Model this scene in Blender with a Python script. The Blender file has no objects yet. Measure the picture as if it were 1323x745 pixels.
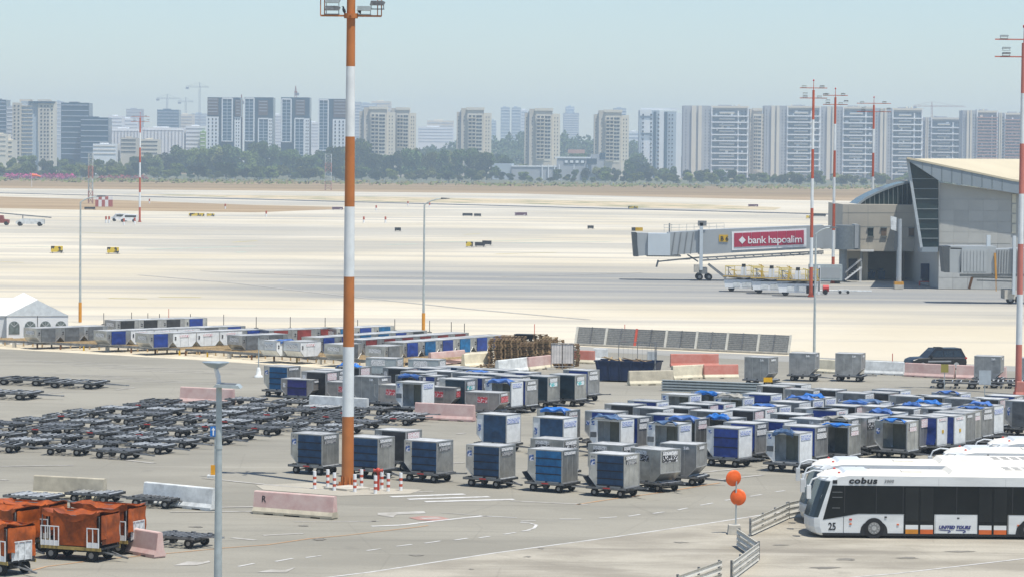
import bpy, math, random
from mathutils import Vector, Matrix
from math import radians as rad, sin, cos, tan, pi, atan2, hypot
random.seed(7)
S = bpy.context.scene
COL = S.collection

# ------------------------------------------------------------------ camera
PW, PH = 1323.0, 745.0          # photograph size, pixel positions below refer to it
FPX, CAMH, YH, ROLL = 4000.0, 16.8, 204.6, rad(0.55)
PITCH = math.atan((PH / 2 - YH) / FPX)
_f = Vector((0, cos(PITCH), -sin(PITCH)))
_r0, _u0 = Vector((1, 0, 0)), Vector((0, sin(PITCH), cos(PITCH)))
_R = _r0 * cos(ROLL) + _u0 * sin(ROLL)
_U = _u0 * cos(ROLL) - _r0 * sin(ROLL)
CP = Vector((0, 0, CAMH))
cam_d = bpy.data.cameras.new('camera')
cam = bpy.data.objects.new('camera', cam_d)
COL.objects.link(cam)
M = Matrix((_R, _U, -_f)).transposed().to_4x4()
M.translation = CP
cam.matrix_world = M
cam_d.sensor_width = 36.0
cam_d.lens = FPX / PW * 36.0
cam_d.clip_start, cam_d.clip_end = 1.0, 30000.0
S.camera = cam

def ray(px, py):
    return _f * FPX + _R * (px - PW / 2) - _U * (py - PH / 2)
def G(px, py, z=0.0):               # pixel -> point on the horizontal plane z
    d = ray(px, py)
    return CP + d * ((z - CAMH) / d.z)
def AT(px, py, dist):               # pixel -> point on the vertical plane Y = dist
    d = ray(px, py)
    return CP + d * (dist / d.y)
def SC(px, py):                     # pixels per metre on the ground at that pixel
    return FPX / G(px, py).y

# ------------------------------------------------------------------ sky and sun
SUN_EL = rad(71)
TO_SUN = Vector((0.69 * cos(SUN_EL), -0.72 * cos(SUN_EL), sin(SUN_EL))).normalized()
wd = bpy.data.worlds.new('World')
S.world = wd
wd.use_nodes = True
nt = wd.node_tree
nt.nodes.clear()
sky = nt.nodes.new('ShaderNodeTexSky')
sky.sky_type = 'NISHITA'
sky.sun_disc = False
sky.sun_elevation = SUN_EL
sky.sun_rotation = rad(136)
sky.altitude = 0
sky.air_density = 1.0
sky.dust_density = 0.3
sky.ozone_density = 4.6
bg = nt.nodes.new('ShaderNodeBackground')
bg.inputs[1].default_value = 0.1
wo = nt.nodes.new('ShaderNodeOutputWorld')
nt.links.new(sky.outputs[0], bg.inputs[0])
nt.links.new(bg.outputs[0], wo.inputs[0])
sun_d = bpy.data.lights.new('sun', 'SUN')
sun_d.energy = 4.2
sun_d.angle = rad(0.5)
sun_d.color = (1.0, 0.955, 0.88)
sun = bpy.data.objects.new('sun', sun_d)
COL.objects.link(sun)
sun.location = (0, 0, 200)
sun.rotation_euler = TO_SUN.to_track_quat('Z', 'Y').to_euler()
S.view_settings.view_transform = 'Standard'
S.view_settings.look = 'None'
S.view_settings.exposure = 0.42
S.view_settings.gamma = 1.0
S.view_settings.use_curve_mapping = False
S.render.engine = 'CYCLES'
S.cycles.max_bounces = 6
S.cycles.diffuse_bounces = 3
S.cycles.glossy_bounces = 3
S.cycles.transparent_max_bounces = 8
S.cycles.volume_bounces = 1
S.cycles.use_denoising = True
S.cycles.caustics_reflective = False
S.cycles.caustics_refractive = False

# ------------------------------------------------------------------ materials
def s2l(c):
    return tuple(((x / 12.92) if x <= 0.04045 else ((x + 0.055) / 1.055) ** 2.4) for x in c)
MATS = {}
def mat(name, col, rough=0.6, metal=0.0, var=0.12, scale=3.0, rnd=0.0, bump=0.0, spec=0.4, world=False,
        stretch=(1, 1, 1), col2=None, lo=0.35, hi=0.65, emit=None):
    if name in MATS:
        return MATS[name]
    m = bpy.data.materials.new(name)
    m.use_nodes = True
    n, l = m.node_tree.nodes, m.node_tree.links
    b = n['Principled BSDF']
    b.inputs['Roughness'].default_value = rough
    b.inputs['Metallic'].default_value = metal
    b.inputs['Specular IOR Level'].default_value = spec
    if emit:
        b.inputs['Emission Color'].default_value = (*col, 1)
        b.inputs['Emission Strength'].default_value = emit
    src = n.new('ShaderNodeNewGeometry').outputs['Position'] if world else n.new('ShaderNodeTexCoord').outputs['Object']
    mp = n.new('ShaderNodeMapping')
    mp.inputs['Scale'].default_value = stretch
    l.new(src, mp.inputs[0])
    if rnd and not world:
        oi = n.new('ShaderNodeObjectInfo')
        mu = n.new('ShaderNodeMath'); mu.operation = 'MULTIPLY'; mu.inputs[1].default_value = 37.0
        l.new(oi.outputs['Random'], mu.inputs[0])
        l.new(mu.outputs[0], mp.inputs['Location'])
    nz = n.new('ShaderNodeTexNoise')
    nz.inputs['Scale'].default_value = scale
    nz.inputs['Detail'].default_value = 6
    nz.inputs['Roughness'].default_value = 0.62
    l.new(mp.outputs[0], nz.inputs['Vector'])
    mr = n.new('ShaderNodeMapRange')
    mr.inputs[1].default_value, mr.inputs[2].default_value = lo, hi
    l.new(nz.outputs['Fac'], mr.inputs[0])
    mx = n.new('ShaderNodeMix'); mx.data_type = 'RGBA'
    c2 = col2 if col2 else tuple(min(1, c * (1 + var * 0.6)) for c in col)
    c1 = col if col2 else tuple(c * (1 - var) for c in col)
    mx.inputs[6].default_value = (*c1, 1)
    mx.inputs[7].default_value = (*c2, 1)
    l.new(mr.outputs[0], mx.inputs[0])
    out = mx.outputs[2]
    if rnd:
        oi = n.new('ShaderNodeObjectInfo')
        r2 = n.new('ShaderNodeMapRange')
        r2.inputs[3].default_value, r2.inputs[4].default_value = 1 - rnd, 1 + rnd
        l.new(oi.outputs['Random'], r2.inputs[0])
        hs = n.new('ShaderNodeHueSaturation')
        l.new(r2.outputs[0], hs.inputs['Value'])
        l.new(out, hs.inputs['Color'])
        out = hs.outputs[0]
    l.new(out, b.inputs['Base Color'])
    if bump:
        bp = n.new('ShaderNodeBump')
        bp.inputs['Strength'].default_value = bump
        bp.inputs['Distance'].default_value = 0.05
        l.new(nz.outputs['Fac'], bp.inputs['Height'])
        l.new(bp.outputs[0], b.inputs['Normal'])
    MATS[name] = m
    return m

def print_mat(name, base, ink, sx=24.0, sz=15.0, thr=0.56):
    """printed plate: rows of small ink marks on a flat colour"""
    if name in MATS:
        return MATS[name]
    m = bpy.data.materials.new(name)
    m.use_nodes = True
    n, l = m.node_tree.nodes, m.node_tree.links
    b = n['Principled BSDF']
    b.inputs['Roughness'].default_value = 0.5
    tc = n.new('ShaderNodeTexCoord')
    mp = n.new('ShaderNodeMapping')
    mp.inputs['Scale'].default_value = (sx, sx, sz)
    l.new(tc.outputs['Object'], mp.inputs[0])
    nz = n.new('ShaderNodeTexNoise')
    nz.inputs['Scale'].default_value = 1.0
    nz.inputs['Detail'].default_value = 1.0
    l.new(mp.outputs[0], nz.inputs['Vector'])
    mr = n.new('ShaderNodeMapRange')
    mr.inputs[1].default_value, mr.inputs[2].default_value = thr, thr + 0.04
    l.new(nz.outputs['Fac'], mr.inputs[0])
    mx = n.new('ShaderNodeMix'); mx.data_type = 'RGBA'
    mx.inputs[6].default_value = (*base, 1)
    mx.inputs[7].default_value = (*ink, 1)
    l.new(mr.outputs[0], mx.inputs[0])
    l.new(mx.outputs[2], b.inputs['Base Color'])
    MATS[name] = m
    return m

ALU = mat('brushed_aluminium', (0.56, 0.56, 0.535), 0.36, 0.88, 0.25, 1.6, 0.14, 0.22)
ALUD = mat('dull_aluminium', (0.42, 0.42, 0.41), 0.42, 0.75, 0.25, 1.8, 0.14, 0.18)
ALUB = mat('brownish_aluminium', (0.40, 0.365, 0.33), 0.45, 0.65, 0.2, 2.5, 0.08, 0.1)
RAIL = mat('aluminium_rail', (0.55, 0.55, 0.53), 0.4, 0.7, 0.1, 6)
ROOFM = mat('aluminium_roof', (0.52, 0.52, 0.5), 0.6, 0.25, 0.3, 1.8, 0.16)
WPANEL = mat('white_panel', (0.74, 0.76, 0.75), 0.5, 0, 0.14, 2.5, 0.06, 0.1)
INNER = mat('inner_wall', (0.33, 0.33, 0.27), 0.6, 0.2, 0.15, 2)
C_NAVY = mat('navy_curtain', (0.022, 0.068, 0.145), 0.55, 0, 0.3, 3, 0.15, 0.3)
C_BLUE = mat('blue_curtain', (0.012, 0.13, 0.30), 0.5, 0, 0.3, 3, 0.12, 0.3)
C_ROYAL = mat('royal_curtain', (0.02, 0.05, 0.24), 0.5, 0, 0.28, 3, 0.12, 0.3)
C_PURP = mat('indigo_curtain', (0.03, 0.032, 0.16), 0.5, 0, 0.25, 3, 0.1, 0.3)
C_DARK = mat('charcoal_curtain', (0.035, 0.036, 0.037), 0.6, 0, 0.3, 3, 0.2, 0.3)
C_GREY = mat('grey_curtain', (0.13, 0.14, 0.145), 0.6, 0, 0.25, 3, 0.15, 0.3)
C_TEAL = mat('dark_teal_curtain', (0.016, 0.036, 0.05), 0.55, 0, 0.3, 3, 0.1, 0.3)
C_RED = mat('red_curtain', (0.24, 0.045, 0.04), 0.6, 0, 0.3, 2.5, 0.12, 0.3)
STRAP = mat('black_strap', (0.012, 0.014, 0.02), 0.6)
TARP1 = mat('bright_blue_tarpaulin', (0.02, 0.15, 0.48), 0.45, 0, 0.3, 4, 0.12, 0.4)
TARP2 = mat('dusty_blue_tarpaulin', (0.07, 0.13, 0.24), 0.55, 0, 0.3, 4, 0.1, 0.4)
TARP3 = mat('cobalt_tarpaulin', (0.055, 0.14, 0.38), 0.5, 0, 0.2, 3, 0.1, 0.3)
TARP4 = mat('khaki_cover', (0.3, 0.29, 0.25), 0.6, 0, 0.25, 3, 0.1, 0.4)
PL_DARK = print_mat('plate_dark_print', (0.74, 0.74, 0.72), (0.12, 0.13, 0.16))
PL_RED = print_mat('plate_red_print', (0.76, 0.74, 0.73), (0.5, 0.06, 0.09))
PL_BLUE = print_mat('plate_blue_print', (0.72, 0.75, 0.78), (0.05, 0.12, 0.45), thr=0.5)
PL_REDBG = print_mat('red_plate_white_print', (0.5, 0.035, 0.045), (0.75, 0.7, 0.7), 16, 20, 0.58)
PL_BLACK = print_mat('black_plate_white_print', (0.015, 0.015, 0.016), (0.75, 0.75, 0.75), 14, 14, 0.55)
PL_STICK = print_mat('blue_sticker', (0.05, 0.12, 0.33), (0.7, 0.7, 0.74), 10, 8, 0.5)
PL_ALU = print_mat('aluminium_with_print', (0.36, 0.36, 0.35), (0.1, 0.1, 0.11), 9, 12, 0.55)
PL_TEAL = print_mat('teal_plate', (0.16, 0.5, 0.5), (0.75, 0.76, 0.76), 6, 9, 0.5)
STEEL = mat('dark_steel', (0.055, 0.057, 0.058), 0.6, 0.3, 0.35, 5, 0.2)
STEELM = mat('worn_steel', (0.24, 0.245, 0.245), 0.5, 0.5, 0.4, 5, 0.2)
STEELL = mat('light_steel', (0.5, 0.51, 0.5), 0.45, 0.4, 0.3, 5, 0.1)
GALV = mat('galvanised_steel', (0.42, 0.47, 0.47), 0.5, 0.3, 0.15, 3)
TYRE = mat('rubber', (0.018, 0.018, 0.018), 0.85, 0, 0.3, 9)
HUB = mat('wheel_hub', (0.28, 0.28, 0.27), 0.5, 0.4)
ORANGE = mat('mast_orange', (0.45, 0.155, 0.038), 0.55, 0, 0.12, 1.2, 0, 0.05)
REDOR = mat('mast_red_orange', (0.46, 0.085, 0.035), 0.55, 0, 0.15, 1.2)
PINKRED = mat('mast_faded_red', (0.52, 0.17, 0.13), 0.55, 0, 0.1, 1.2)
WHITE = mat('white_paint', (0.78, 0.79, 0.78), 0.5, 0, 0.07, 2)
MASTW = mat('mast_white', (0.70, 0.73, 0.72), 0.5, 0, 0.08, 1.5)
BARW = mat('barrier_white', (0.66, 0.68, 0.66), 0.75, 0, 0.25, 1.6, 0.05, 0.2)
BARP = mat('barrier_pink', (0.53, 0.345, 0.31), 0.75, 0, 0.2, 1.6, 0.07, 0.2, col2=(0.62, 0.47, 0.42))
BARR = mat('barrier_red', (0.5, 0.16, 0.115), 0.75, 0, 0.2, 1.6, 0.05, 0.2, col2=(0.55, 0.24, 0.19))
BARB = mat('barrier_beige', (0.5, 0.45, 0.34), 0.8, 0, 0.2, 1.6, 0.05, 0.2)
BARC = mat('barrier_cream', (0.68, 0.62, 0.46), 0.8, 0, 0.18, 1.6, 0.05, 0.2)
WOOD = mat('weathered_wood', (0.27, 0.18, 0.095), 0.8, 0, 0.35, 3, 0.25)
WOODL = mat('light_timber', (0.45, 0.33, 0.18), 0.8, 0, 0.3, 2, 0.12, stretch=(0.3, 3, 3))
RUST = mat('rusty_steel', (0.23, 0.11, 0.045), 0.8, 0.1, 0.35, 4)
BLACKM = mat('black_paint', (0.02, 0.021, 0.022), 0.5)
CONC = mat('concrete_block', (0.5, 0.47, 0.4), 0.85, 0, 0.2, 2, 0.05, 0.2)
YELLOW = mat('safety_yellow', (0.62, 0.38, 0.02), 0.5, 0, 0.15, 3)
REDP = mat('red_paint', (0.5, 0.03, 0.025), 0.45)
ORDISC = mat('orange_plastic', (0.78, 0.13, 0.02), 0.4, 0, 0.1, 3)
BLUESIGN = mat('blue_sign', (0.01, 0.16, 0.5), 0.4)
GLASSD = mat('dark_glass', (0.02, 0.026, 0.028), 0.08, 0, 0.2, 0.6, 0, 0, 0.8)

# ------------------------------------------------------------------ mesh builder
class MB:
    def __init__(s):
        s.v, s.f, s.m, s.sm = [], [], [], []
    def add(s, vs, fs, mi=0, smooth=False):
        o = len(s.v)
        s.v += [tuple(p) for p in vs]
        for f in fs:
            s.f.append(tuple(i + o for i in f)); s.m.append(mi); s.sm.append(smooth)
        return s
    def box(s, x0, x1, y0, y1, z0, z1, mi=0):
        return s.add([(x0, y0, z0), (x1, y0, z0), (x1, y1, z0), (x0, y1, z0), (x0, y0, z1), (x1, y0, z1), (x1, y1, z1), (x0, y1, z1)],
                     [(3, 2, 1, 0), (4, 5, 6, 7), (0, 1, 5, 4), (1, 2, 6, 5), (2, 3, 7, 6), (3, 0, 4, 7)], mi)
    def prism(s, pts, a0, a1, axis='y', mi=0):
        """polygon (counter-clockwise seen from the a0 side) extruded from a0 to a1 along an axis"""
        n = len(pts)
        def P(p, a):
            return {'y': (p[0], a, p[1]), 'x': (a, p[0], p[1]), 'z': (p[0], p[1], a)}[axis]
        vs = [P(p, a0) for p in pts] + [P(p, a1) for p in pts]
        fs = [tuple(range(n)), tuple(range(2 * n - 1, n - 1, -1))]
        for i in range(n):
            j = (i + 1) % n
            fs.append((i, i + n, j + n, j))
        return s.add(vs, fs, mi)
    def cyl(s, p0, p1, r0, r1=None, n=10, mi=0, caps=True, smooth=True):
        p0, p1 = Vector(p0), Vector(p1)
        r1 = r0 if r1 is None else r1
        d = (p1 - p0).normalized()
        a = d.orthogonal().normalized()
        b = d.cross(a)
        vs = []
        for p, r in ((p0, r0), (p1, r1)):
            for i in range(n):
                t = 2 * pi * i / n
                vs.append(p + a * (r * cos(t)) + b * (r * sin(t)))
        s.add(vs, [(i, (i + 1) % n, n + (i + 1) % n, n + i) for i in range(n)], mi, smooth)
        if caps:
            s.add(vs[:n], [tuple(range(n - 1, -1, -1))], mi)
            s.add(vs[n:], [tuple(range(n))], mi)
        return s
    def bar(s, p0, p1, w, h, mi=0):
        """rectangular bar between two points, w sideways, h upwards"""
        p0, p1 = Vector(p0), Vector(p1)
        d = (p1 - p0).normalized()
        up = Vector((0, 0, 1)) if abs(d.z) < 0.95 else Vector((0, 1, 0))
        a = d.cross(up).normalized() * (w / 2)
        b = a.cross(d).normalized() * (h / 2)
        vs = [p0 - a - b, p0 + a - b, p0 + a + b, p0 - a + b, p1 - a - b, p1 + a - b, p1 + a + b, p1 - a + b]
        return s.add(vs, [(0, 1, 2, 3), (7, 6, 5, 4), (1, 0, 4, 5), (2, 1, 5, 6), (3, 2, 6, 7), (0, 3, 7, 4)], mi)
    def lathe(s, prof, n=16, mi=0, origin=(0, 0, 0), axis='z'):
        ox, oy, oz = origin
        vs = []
        for r, h in prof:
            for i in range(n):
                t = 2 * pi * i / n
                c, d = r * cos(t), r * sin(t)
                vs.append((ox + c, oy + d, oz + h) if axis == 'z' else (ox + c, oy - h, oz + d))
        fs = []
        for k in range(len(prof) - 1):
            for i in range(n):
                j = (i + 1) % n
                fs.append((k * n + i, k * n + j, (k + 1) * n + j, (k + 1) * n + i))
        return s.add(vs, fs, mi, True)
    def grid(s, fn, nu, nv, mi=0, smooth=True, thick=None):
        vs = [fn(i / nu, j / nv) for j in range(nv + 1) for i in range(nu + 1)]
        w = nu + 1
        fs = [(j * w + i, j * w + i + 1, (j + 1) * w + i + 1, (j + 1) * w + i) for j in range(nv) for i in range(nu)]
        s.add(vs, fs, mi, smooth)
        if thick is not None:
            t = Vector(thick)
            s.add([Vector(p) + t for p in vs], [tuple(reversed(f)) for f in fs], mi, smooth)
            loop = [i for i in range(w)] + [j * w + nu for j in range(1, nv + 1)] + [nv * w + i for i in range(nu - 1, -1, -1)] + [j * w for j in range(nv - 1, 0, -1)]
            k = len(loop)
            ring = [vs[i] for i in loop] + [Vector(vs[i]) + t for i in loop]
            s.add(ring, [(i, i + k, (i + 1) % k + k, (i + 1) % k) for i in range(k)], mi)
        return s
    def mesh(s, name, mats):
        me = bpy.data.meshes.new(name)
        me.from_pydata(s.v, [], s.f)
        for m in (mats if isinstance(mats, (list, tuple)) else [mats]):
            me.materials.append(m)
        me.polygons.foreach_set('material_index', s.m)
        me.polygons.foreach_set('use_smooth', s.sm)
        me.update()
        return me

def obj(name, me, parent=None, loc=(0, 0, 0), rz=0.0, label=None, kind=None):
    o = bpy.data.objects.new(name, me)
    COL.objects.link(o)
    if parent is not None:
        o.parent = parent
    o.location = loc
    if rz:
        o.rotation_euler = (0, 0, rz)
    if label: o['label'] = label
    if kind: o['kind'] = kind
    return o
def tag(o, label, cat, group=None):
    o['label'] = label; o['category'] = cat
    if group: o['group'] = group
    return o
def thing(name, label, cat, loc=(0, 0, 0), rz=0.0, group=None):
    o = bpy.data.objects.new(name, None)
    o.empty_display_size = 0.3
    COL.objects.link(o)
    o.location = loc
    o.rotation_euler = (0, 0, rz)
    return tag(o, label, cat, group)
def struct(name, me, loc=(0, 0, 0)):
    return obj(name, me, None, loc, 0, None, 'structure')
def build(parent, spec):
    """spec: list of (name, mesh[, children[, location[, label]]])"""
    for e in spec:
        o = obj(e[0], e[1], parent, e[3] if len(e) > 3 else (0, 0, 0), 0, e[4] if len(e) > 4 else None)
        if len(e) > 2 and e[2]:
            build(o, e[2])
FONTS = {}
def text_mesh(txt, size, mat_, shear=0.0, bold=0.0, extrude=0.004, spacing=1.0, align='LEFT'):
    cu = bpy.data.curves.new('t', 'FONT')
    cu.body = txt; cu.size = size; cu.shear = shear; cu.offset = bold; cu.extrude = extrude
    cu.space_character = spacing; cu.align_x = align
    cu.resolution_u = 3
    o = bpy.data.objects.new('t', cu)
    COL.objects.link(o)
    bpy.context.view_layer.update()
    me = bpy.data.meshes.new_from_object(o.evaluated_get(bpy.context.evaluated_depsgraph_get()))
    bpy.data.objects.remove(o)
    me.materials.clear(); me.materials.append(mat_)
    # stand the lettering up: text x stays x, text y becomes z, facing -y
    me.transform(Matrix(((1, 0, 0, 0), (0, 0, -1, 0), (0, 1, 0, 0), (0, 0, 0, 1))))
    return me

# ------------------------------------------------------------------ the ground
def flat(name, pts, z, m):
    mb = MB()
    mb.add([(p.x, p.y, z) for p in pts], [tuple(range(len(pts)))])
    me = mb.mesh(name, m)
    if me.polygons[0].normal.z < 0:
        me.flip_normals()
    return struct(name, me)
SOIL = mat('dry_field', (0.19, 0.125, 0.055), 0.95, 0, 0.3, 0.012, world=True, stretch=(0.3, 1.4, 1), col2=(0.30, 0.21, 0.10))
SOILG = mat('green_field_edge', (0.085, 0.105, 0.05), 0.95, 0, 0.3, 0.02, world=True, stretch=(0.4, 1.2, 1), col2=(0.17, 0.15, 0.085))
SOILO = mat('orange_soil', (0.25, 0.165, 0.08), 0.95, 0, 0.2, 0.03, world=True, stretch=(0.4, 1.3, 1), col2=(0.40, 0.29, 0.16))
SOILT = mat('weedy_soil', (0.2, 0.21, 0.10), 0.95, 0, 0.2, 0.06, world=True, col2=(0.55, 0.44, 0.28), lo=0.4, hi=0.52)

def apron_material():
    m = bpy.data.materials.new('worn_concrete_apron')
    m.use_nodes = True
    n, l = m.node_tree.nodes, m.node_tree.links
    b = n['Principled BSDF']
    b.inputs['Roughness'].default_value = 0.9
    pos = n.new('ShaderNodeNewGeometry').outputs['Position']
    def noise(sc, rot, detail=6):
        mp = n.new('ShaderNodeMapping')
        mp.inputs['Scale'].default_value = sc
        mp.inputs['Rotation'].default_value = (0, 0, rot)
        l.new(pos, mp.inputs[0])
        z = n.new('ShaderNodeTexNoise')
        z.inputs['Scale'].default_value = 1
        z.inputs['Detail'].default_value = detail
        l.new(mp.outputs[0], z.inputs['Vector'])
        return z.outputs['Fac']
    def rng(x, a, c, lo=0.0, hi=1.0, smooth=True):
        r = n.new('ShaderNodeMapRange')
        if smooth: r.interpolation_type = 'SMOOTHSTEP'
        r.inputs[1].default_value, r.inputs[2].default_value, r.inputs[3].default_value, r.inputs[4].default_value = a, c, lo, hi
        l.new(x, r.inputs[0])
        return r.outputs[0]
    def mth(op, a, c):
        q = n.new('ShaderNodeMath'); q.operation = op
        for k, v in enumerate((a, c)):
            if hasattr(v, 'links'): l.new(v, q.inputs[k])
            else: q.inputs[k].default_value = v
        return q.outputs[0]
    def mix(f, a, c):
        q = n.new('ShaderNodeMix'); q.data_type = 'RGBA'
        l.new(f, q.inputs[0])
        for k, v in ((6, a), (7, c)):
            if hasattr(v, 'links'): l.new(v, q.inputs[k])
            else: q.inputs[k].default_value = (*v, 1)
        return q.outputs[2]
    sep = n.new('ShaderNodeSeparateXYZ')
    l.new(pos, sep.inputs[0])
    X, Y = sep.outputs[0], sep.outputs[1]
    base = mix(rng(noise((0.02, 0.012, 1), 0.1), 0.35, 0.65), (0.53, 0.465, 0.335), (0.61, 0.55, 0.425))
    # long tyre-worn streaks lying along the taxi lanes
    st = noise((0.004, 0.05, 1), rad(-6), 8)
    base = mix(rng(st, 0.46, 0.68, 0, 0.6), base, (0.33, 0.31, 0.27))
    st2 = noise((0.006, 0.09, 1), rad(9), 8)
    base = mix(rng(st2, 0.48, 0.68, 0, 0.6), base, (0.34, 0.32, 0.28))
    # the grey asphalt taxi lane that sweeps from the stand across the apron
    wob = mth('MULTIPLY', mth('SUBTRACT', noise((0.006, 0.03, 1), 0.2, 6), 0.5), 120.0)
    c = mth('ADD', mth('ADD', Y, mth('MULTIPLY', X, 0.28)), wob)
    up = rng(c, 345, 385); dn = rng(c, 500, 445)
    lane = mth('MULTIPLY', mth('MULTIPLY', up, dn), rng(X, -60, -15))
    lane = mth('MULTIPLY', lane, rng(noise((0.01, 0.12, 1), 0.05, 8), 0.3, 0.6, 0.5, 1.0))
    base = mix(lane, base, (0.235, 0.235, 0.22))
    pat = noise((0.008, 0.014, 1), 0.7, 5)
    base = mix(rng(pat, 0.5, 0.6, 0, 0.6), base, (0.33, 0.315, 0.27))
    base = mix(rng(noise((0.6, 0.6, 1), 0, 5), 0.55, 0.8, 0, 0.3), base, (0.38, 0.35, 0.29))
    l.new(base, b.inputs['Base Color'])
    return m
APRON = apron_material()
def paving(name, c1, c2, dark, light, rot=-0.15, big=0.05, bump=0.04):
    """weathered paving: broad patches, traffic streaks, blotches, cracks and fine grain"""
    m = bpy.data.materials.new(name)
    m.use_nodes = True
    n, l = m.node_tree.nodes, m.node_tree.links
    b = n['Principled BSDF']
    b.inputs['Roughness'].default_value = 0.92
    b.inputs['Specular IOR Level'].default_value = 0.25
    pos = n.new('ShaderNodeNewGeometry').outputs['Position']
    def noise(sc, r, det=6, rough=0.6):
        mp = n.new('ShaderNodeMapping')
        mp.inputs['Scale'].default_value = sc
        mp.inputs['Rotation'].default_value = (0, 0, r)
        l.new(pos, mp.inputs[0])
        z = n.new('ShaderNodeTexNoise')
        z.inputs['Scale'].default_value = 1
        z.inputs['Detail'].default_value = det
        z.inputs['Roughness'].default_value = rough
        l.new(mp.outputs[0], z.inputs['Vector'])
        return z.outputs['Fac']
    def rng(x, a, c, lo=0.0, hi=1.0):
        r = n.new('ShaderNodeMapRange'); r.interpolation_type = 'SMOOTHSTEP'
        for k, v in enumerate((a, c, lo, hi)): r.inputs[k + 1].default_value = v
        l.new(x, r.inputs[0])
        return r.outputs[0]
    def mix(f, a, c):
        q = n.new('ShaderNodeMix'); q.data_type = 'RGBA'
        l.new(f, q.inputs[0])
        for k, v in ((6, a), (7, c)):
            if hasattr(v, 'links'): l.new(v, q.inputs[k])
            else: q.inputs[k].default_value = (*v, 1)
        return q.outputs[2]
    col = mix(rng(noise((big, big * 1.3, 1), 0.3), 0.38, 0.62), c1, c2)
    col = mix(rng(noise((0.03, 0.45, 1), rot, 8, 0.7), 0.5, 0.72, 0, 0.55), col, dark)
    col = mix(rng(noise((0.045, 0.6, 1), rot + 0.25, 8, 0.7), 0.54, 0.75, 0, 0.5), col, light)
    col = mix(rng(noise((0.5, 0.5, 1), 0.7, 4), 0.62, 0.74, 0, 0.35), col, dark)
    vo = n.new('ShaderNodeTexVoronoi'); vo.feature = 'DISTANCE_TO_EDGE'
    mp = n.new('ShaderNodeMapping'); mp.inputs['Scale'].default_value = (0.16, 0.12, 1); mp.inputs['Rotation'].default_value = (0, 0, rot)
    l.new(pos, mp.inputs[0]); l.new(mp.outputs[0], vo.inputs['Vector'])
    vo.inputs['Scale'].default_value = 1
    col = mix(rng(vo.outputs['Distance'], 0.0, 0.012, 0.15, 0), col, tuple(x * 0.6 for x in dark))
    g = noise((9, 9, 9), 0, 3)
    col = mix(rng(g, 0.35, 0.65, 0.0, 0.22), col, dark)
    l.new(col, b.inputs['Base Color'])
    bp = n.new('ShaderNodeBump'); bp.inputs['Strength'].default_value = bump
    l.new(g, bp.inputs['Height']); l.new(bp.outputs[0], b.inputs['Normal'])
    MATS[name] = m
    return m
ASPH = paving('old_asphalt', (0.25, 0.234, 0.19), (0.315, 0.295, 0.24), (0.17, 0.161, 0.134), (0.39, 0.367, 0.305))
ASPH2 = mat('patched_road', (0.27, 0.265, 0.235), 0.92, 0, 0.2, 0.3, world=True, stretch=(0.2, 1, 1), col2=(0.32, 0.31, 0.28))
PALEC = paving('sun_bleached_concrete', (0.285, 0.258, 0.205), (0.43, 0.395, 0.318), (0.19, 0.172, 0.14), (0.5, 0.46, 0.385), 0.5, 0.14)
SAND = mat('sandy_edge', (0.6, 0.53, 0.39), 0.95, 0, 0.2, 0.5, world=True)
TAR = mat('dark_service_road', (0.055, 0.06, 0.075), 0.9, 0, 0.2, 0.05, world=True)
LINE = mat('road_paint_white', (0.36, 0.34, 0.3), 0.8, 0, 0.3, 1.3, world=True, col2=(0.58, 0.57, 0.54), lo=0.3, hi=0.55)
LINEF = mat('faded_paint_white', (0.30, 0.28, 0.235), 0.85, 0, 0.3, 1.3, world=True, col2=(0.46, 0.44, 0.4))
LINEO = mat('road_paint_orange', (0.5, 0.27, 0.12), 0.85, 0, 0.2, 0.9, world=True, col2=(0.42, 0.3, 0.19))
LINER = mat('road_paint_red', (0.40, 0.23, 0.19), 0.85, 0, 0.2, 0.9, world=True)
LINEY = mat('road_paint_yellow', (0.62, 0.52, 0.12), 0.85, 0, 0.2, 0.9, world=True)
LINEM = mat('road_paint_mint', (0.45, 0.62, 0.5), 0.85, 0, 0.2, 0.9, world=True)

def V2(x, y): return Vector((x, y, 0))
flat('ground', [V2(-3000, -200), V2(3000, -200), V2(3000, 6000), V2(-3000, 6000)], -0.06, SOIL)
flat('field_verge', [G(-500, 228), G(661, 238), G(1900, 250), G(1900, 240), G(661, 229), G(-500, 218)], -0.05, SOILG)
flat('apron', [V2(-160, -100), V2(160, -100), G(1700, 268), G(1000, 258), G(661, 250), G(300, 246), G(-300, 240.5), V2(-160, 300)], -0.04, APRON)
flat('soil_strip', [G(-300, 236.5), G(300, 243.5), G(661, 247.5), G(1000, 254), G(1700, 264), G(1700, 268), G(1000, 258), G(661, 250), G(300, 246), G(-300, 240.5)], -0.03, SOILO)
flat('soil_island', [G(-250, 246), G(0, 254), G(150, 258.5), G(330, 265), G(440, 267.5), G(445, 270), G(330, 274.5), G(150, 272), G(0, 269), G(-250, 262)], -0.03, SOILO)
flat('weed_island', [G(140, 250.5), G(340, 252.5), G(520, 254.5), G(830, 261), G(1010, 268), G(1000, 271.5), G(830, 268.5), G(661, 263), G(520, 261.5), G(340, 256.5)], -0.03, SOILT)
flat('service_road', [G(-200, 243.5), G(0, 249), G(330, 257), G(661, 265.6), G(1000, 274.2), G(1600, 290), G(1600, 291.6), G(1000, 275.5), G(661, 266.6), G(330, 258), G(0, 249.8), G(-200, 244.2)], -0.02, TAR)
flat('yard_paving', [V2(-60, -50), G(-200, 443), G(0, 447.5), G(230, 459), G(460, 474), G(620, 481), G(700, 470), G(780, 452), G(1020, 459), G(1500, 489), V2(60, -50)], -0.01, ASPH)
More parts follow.
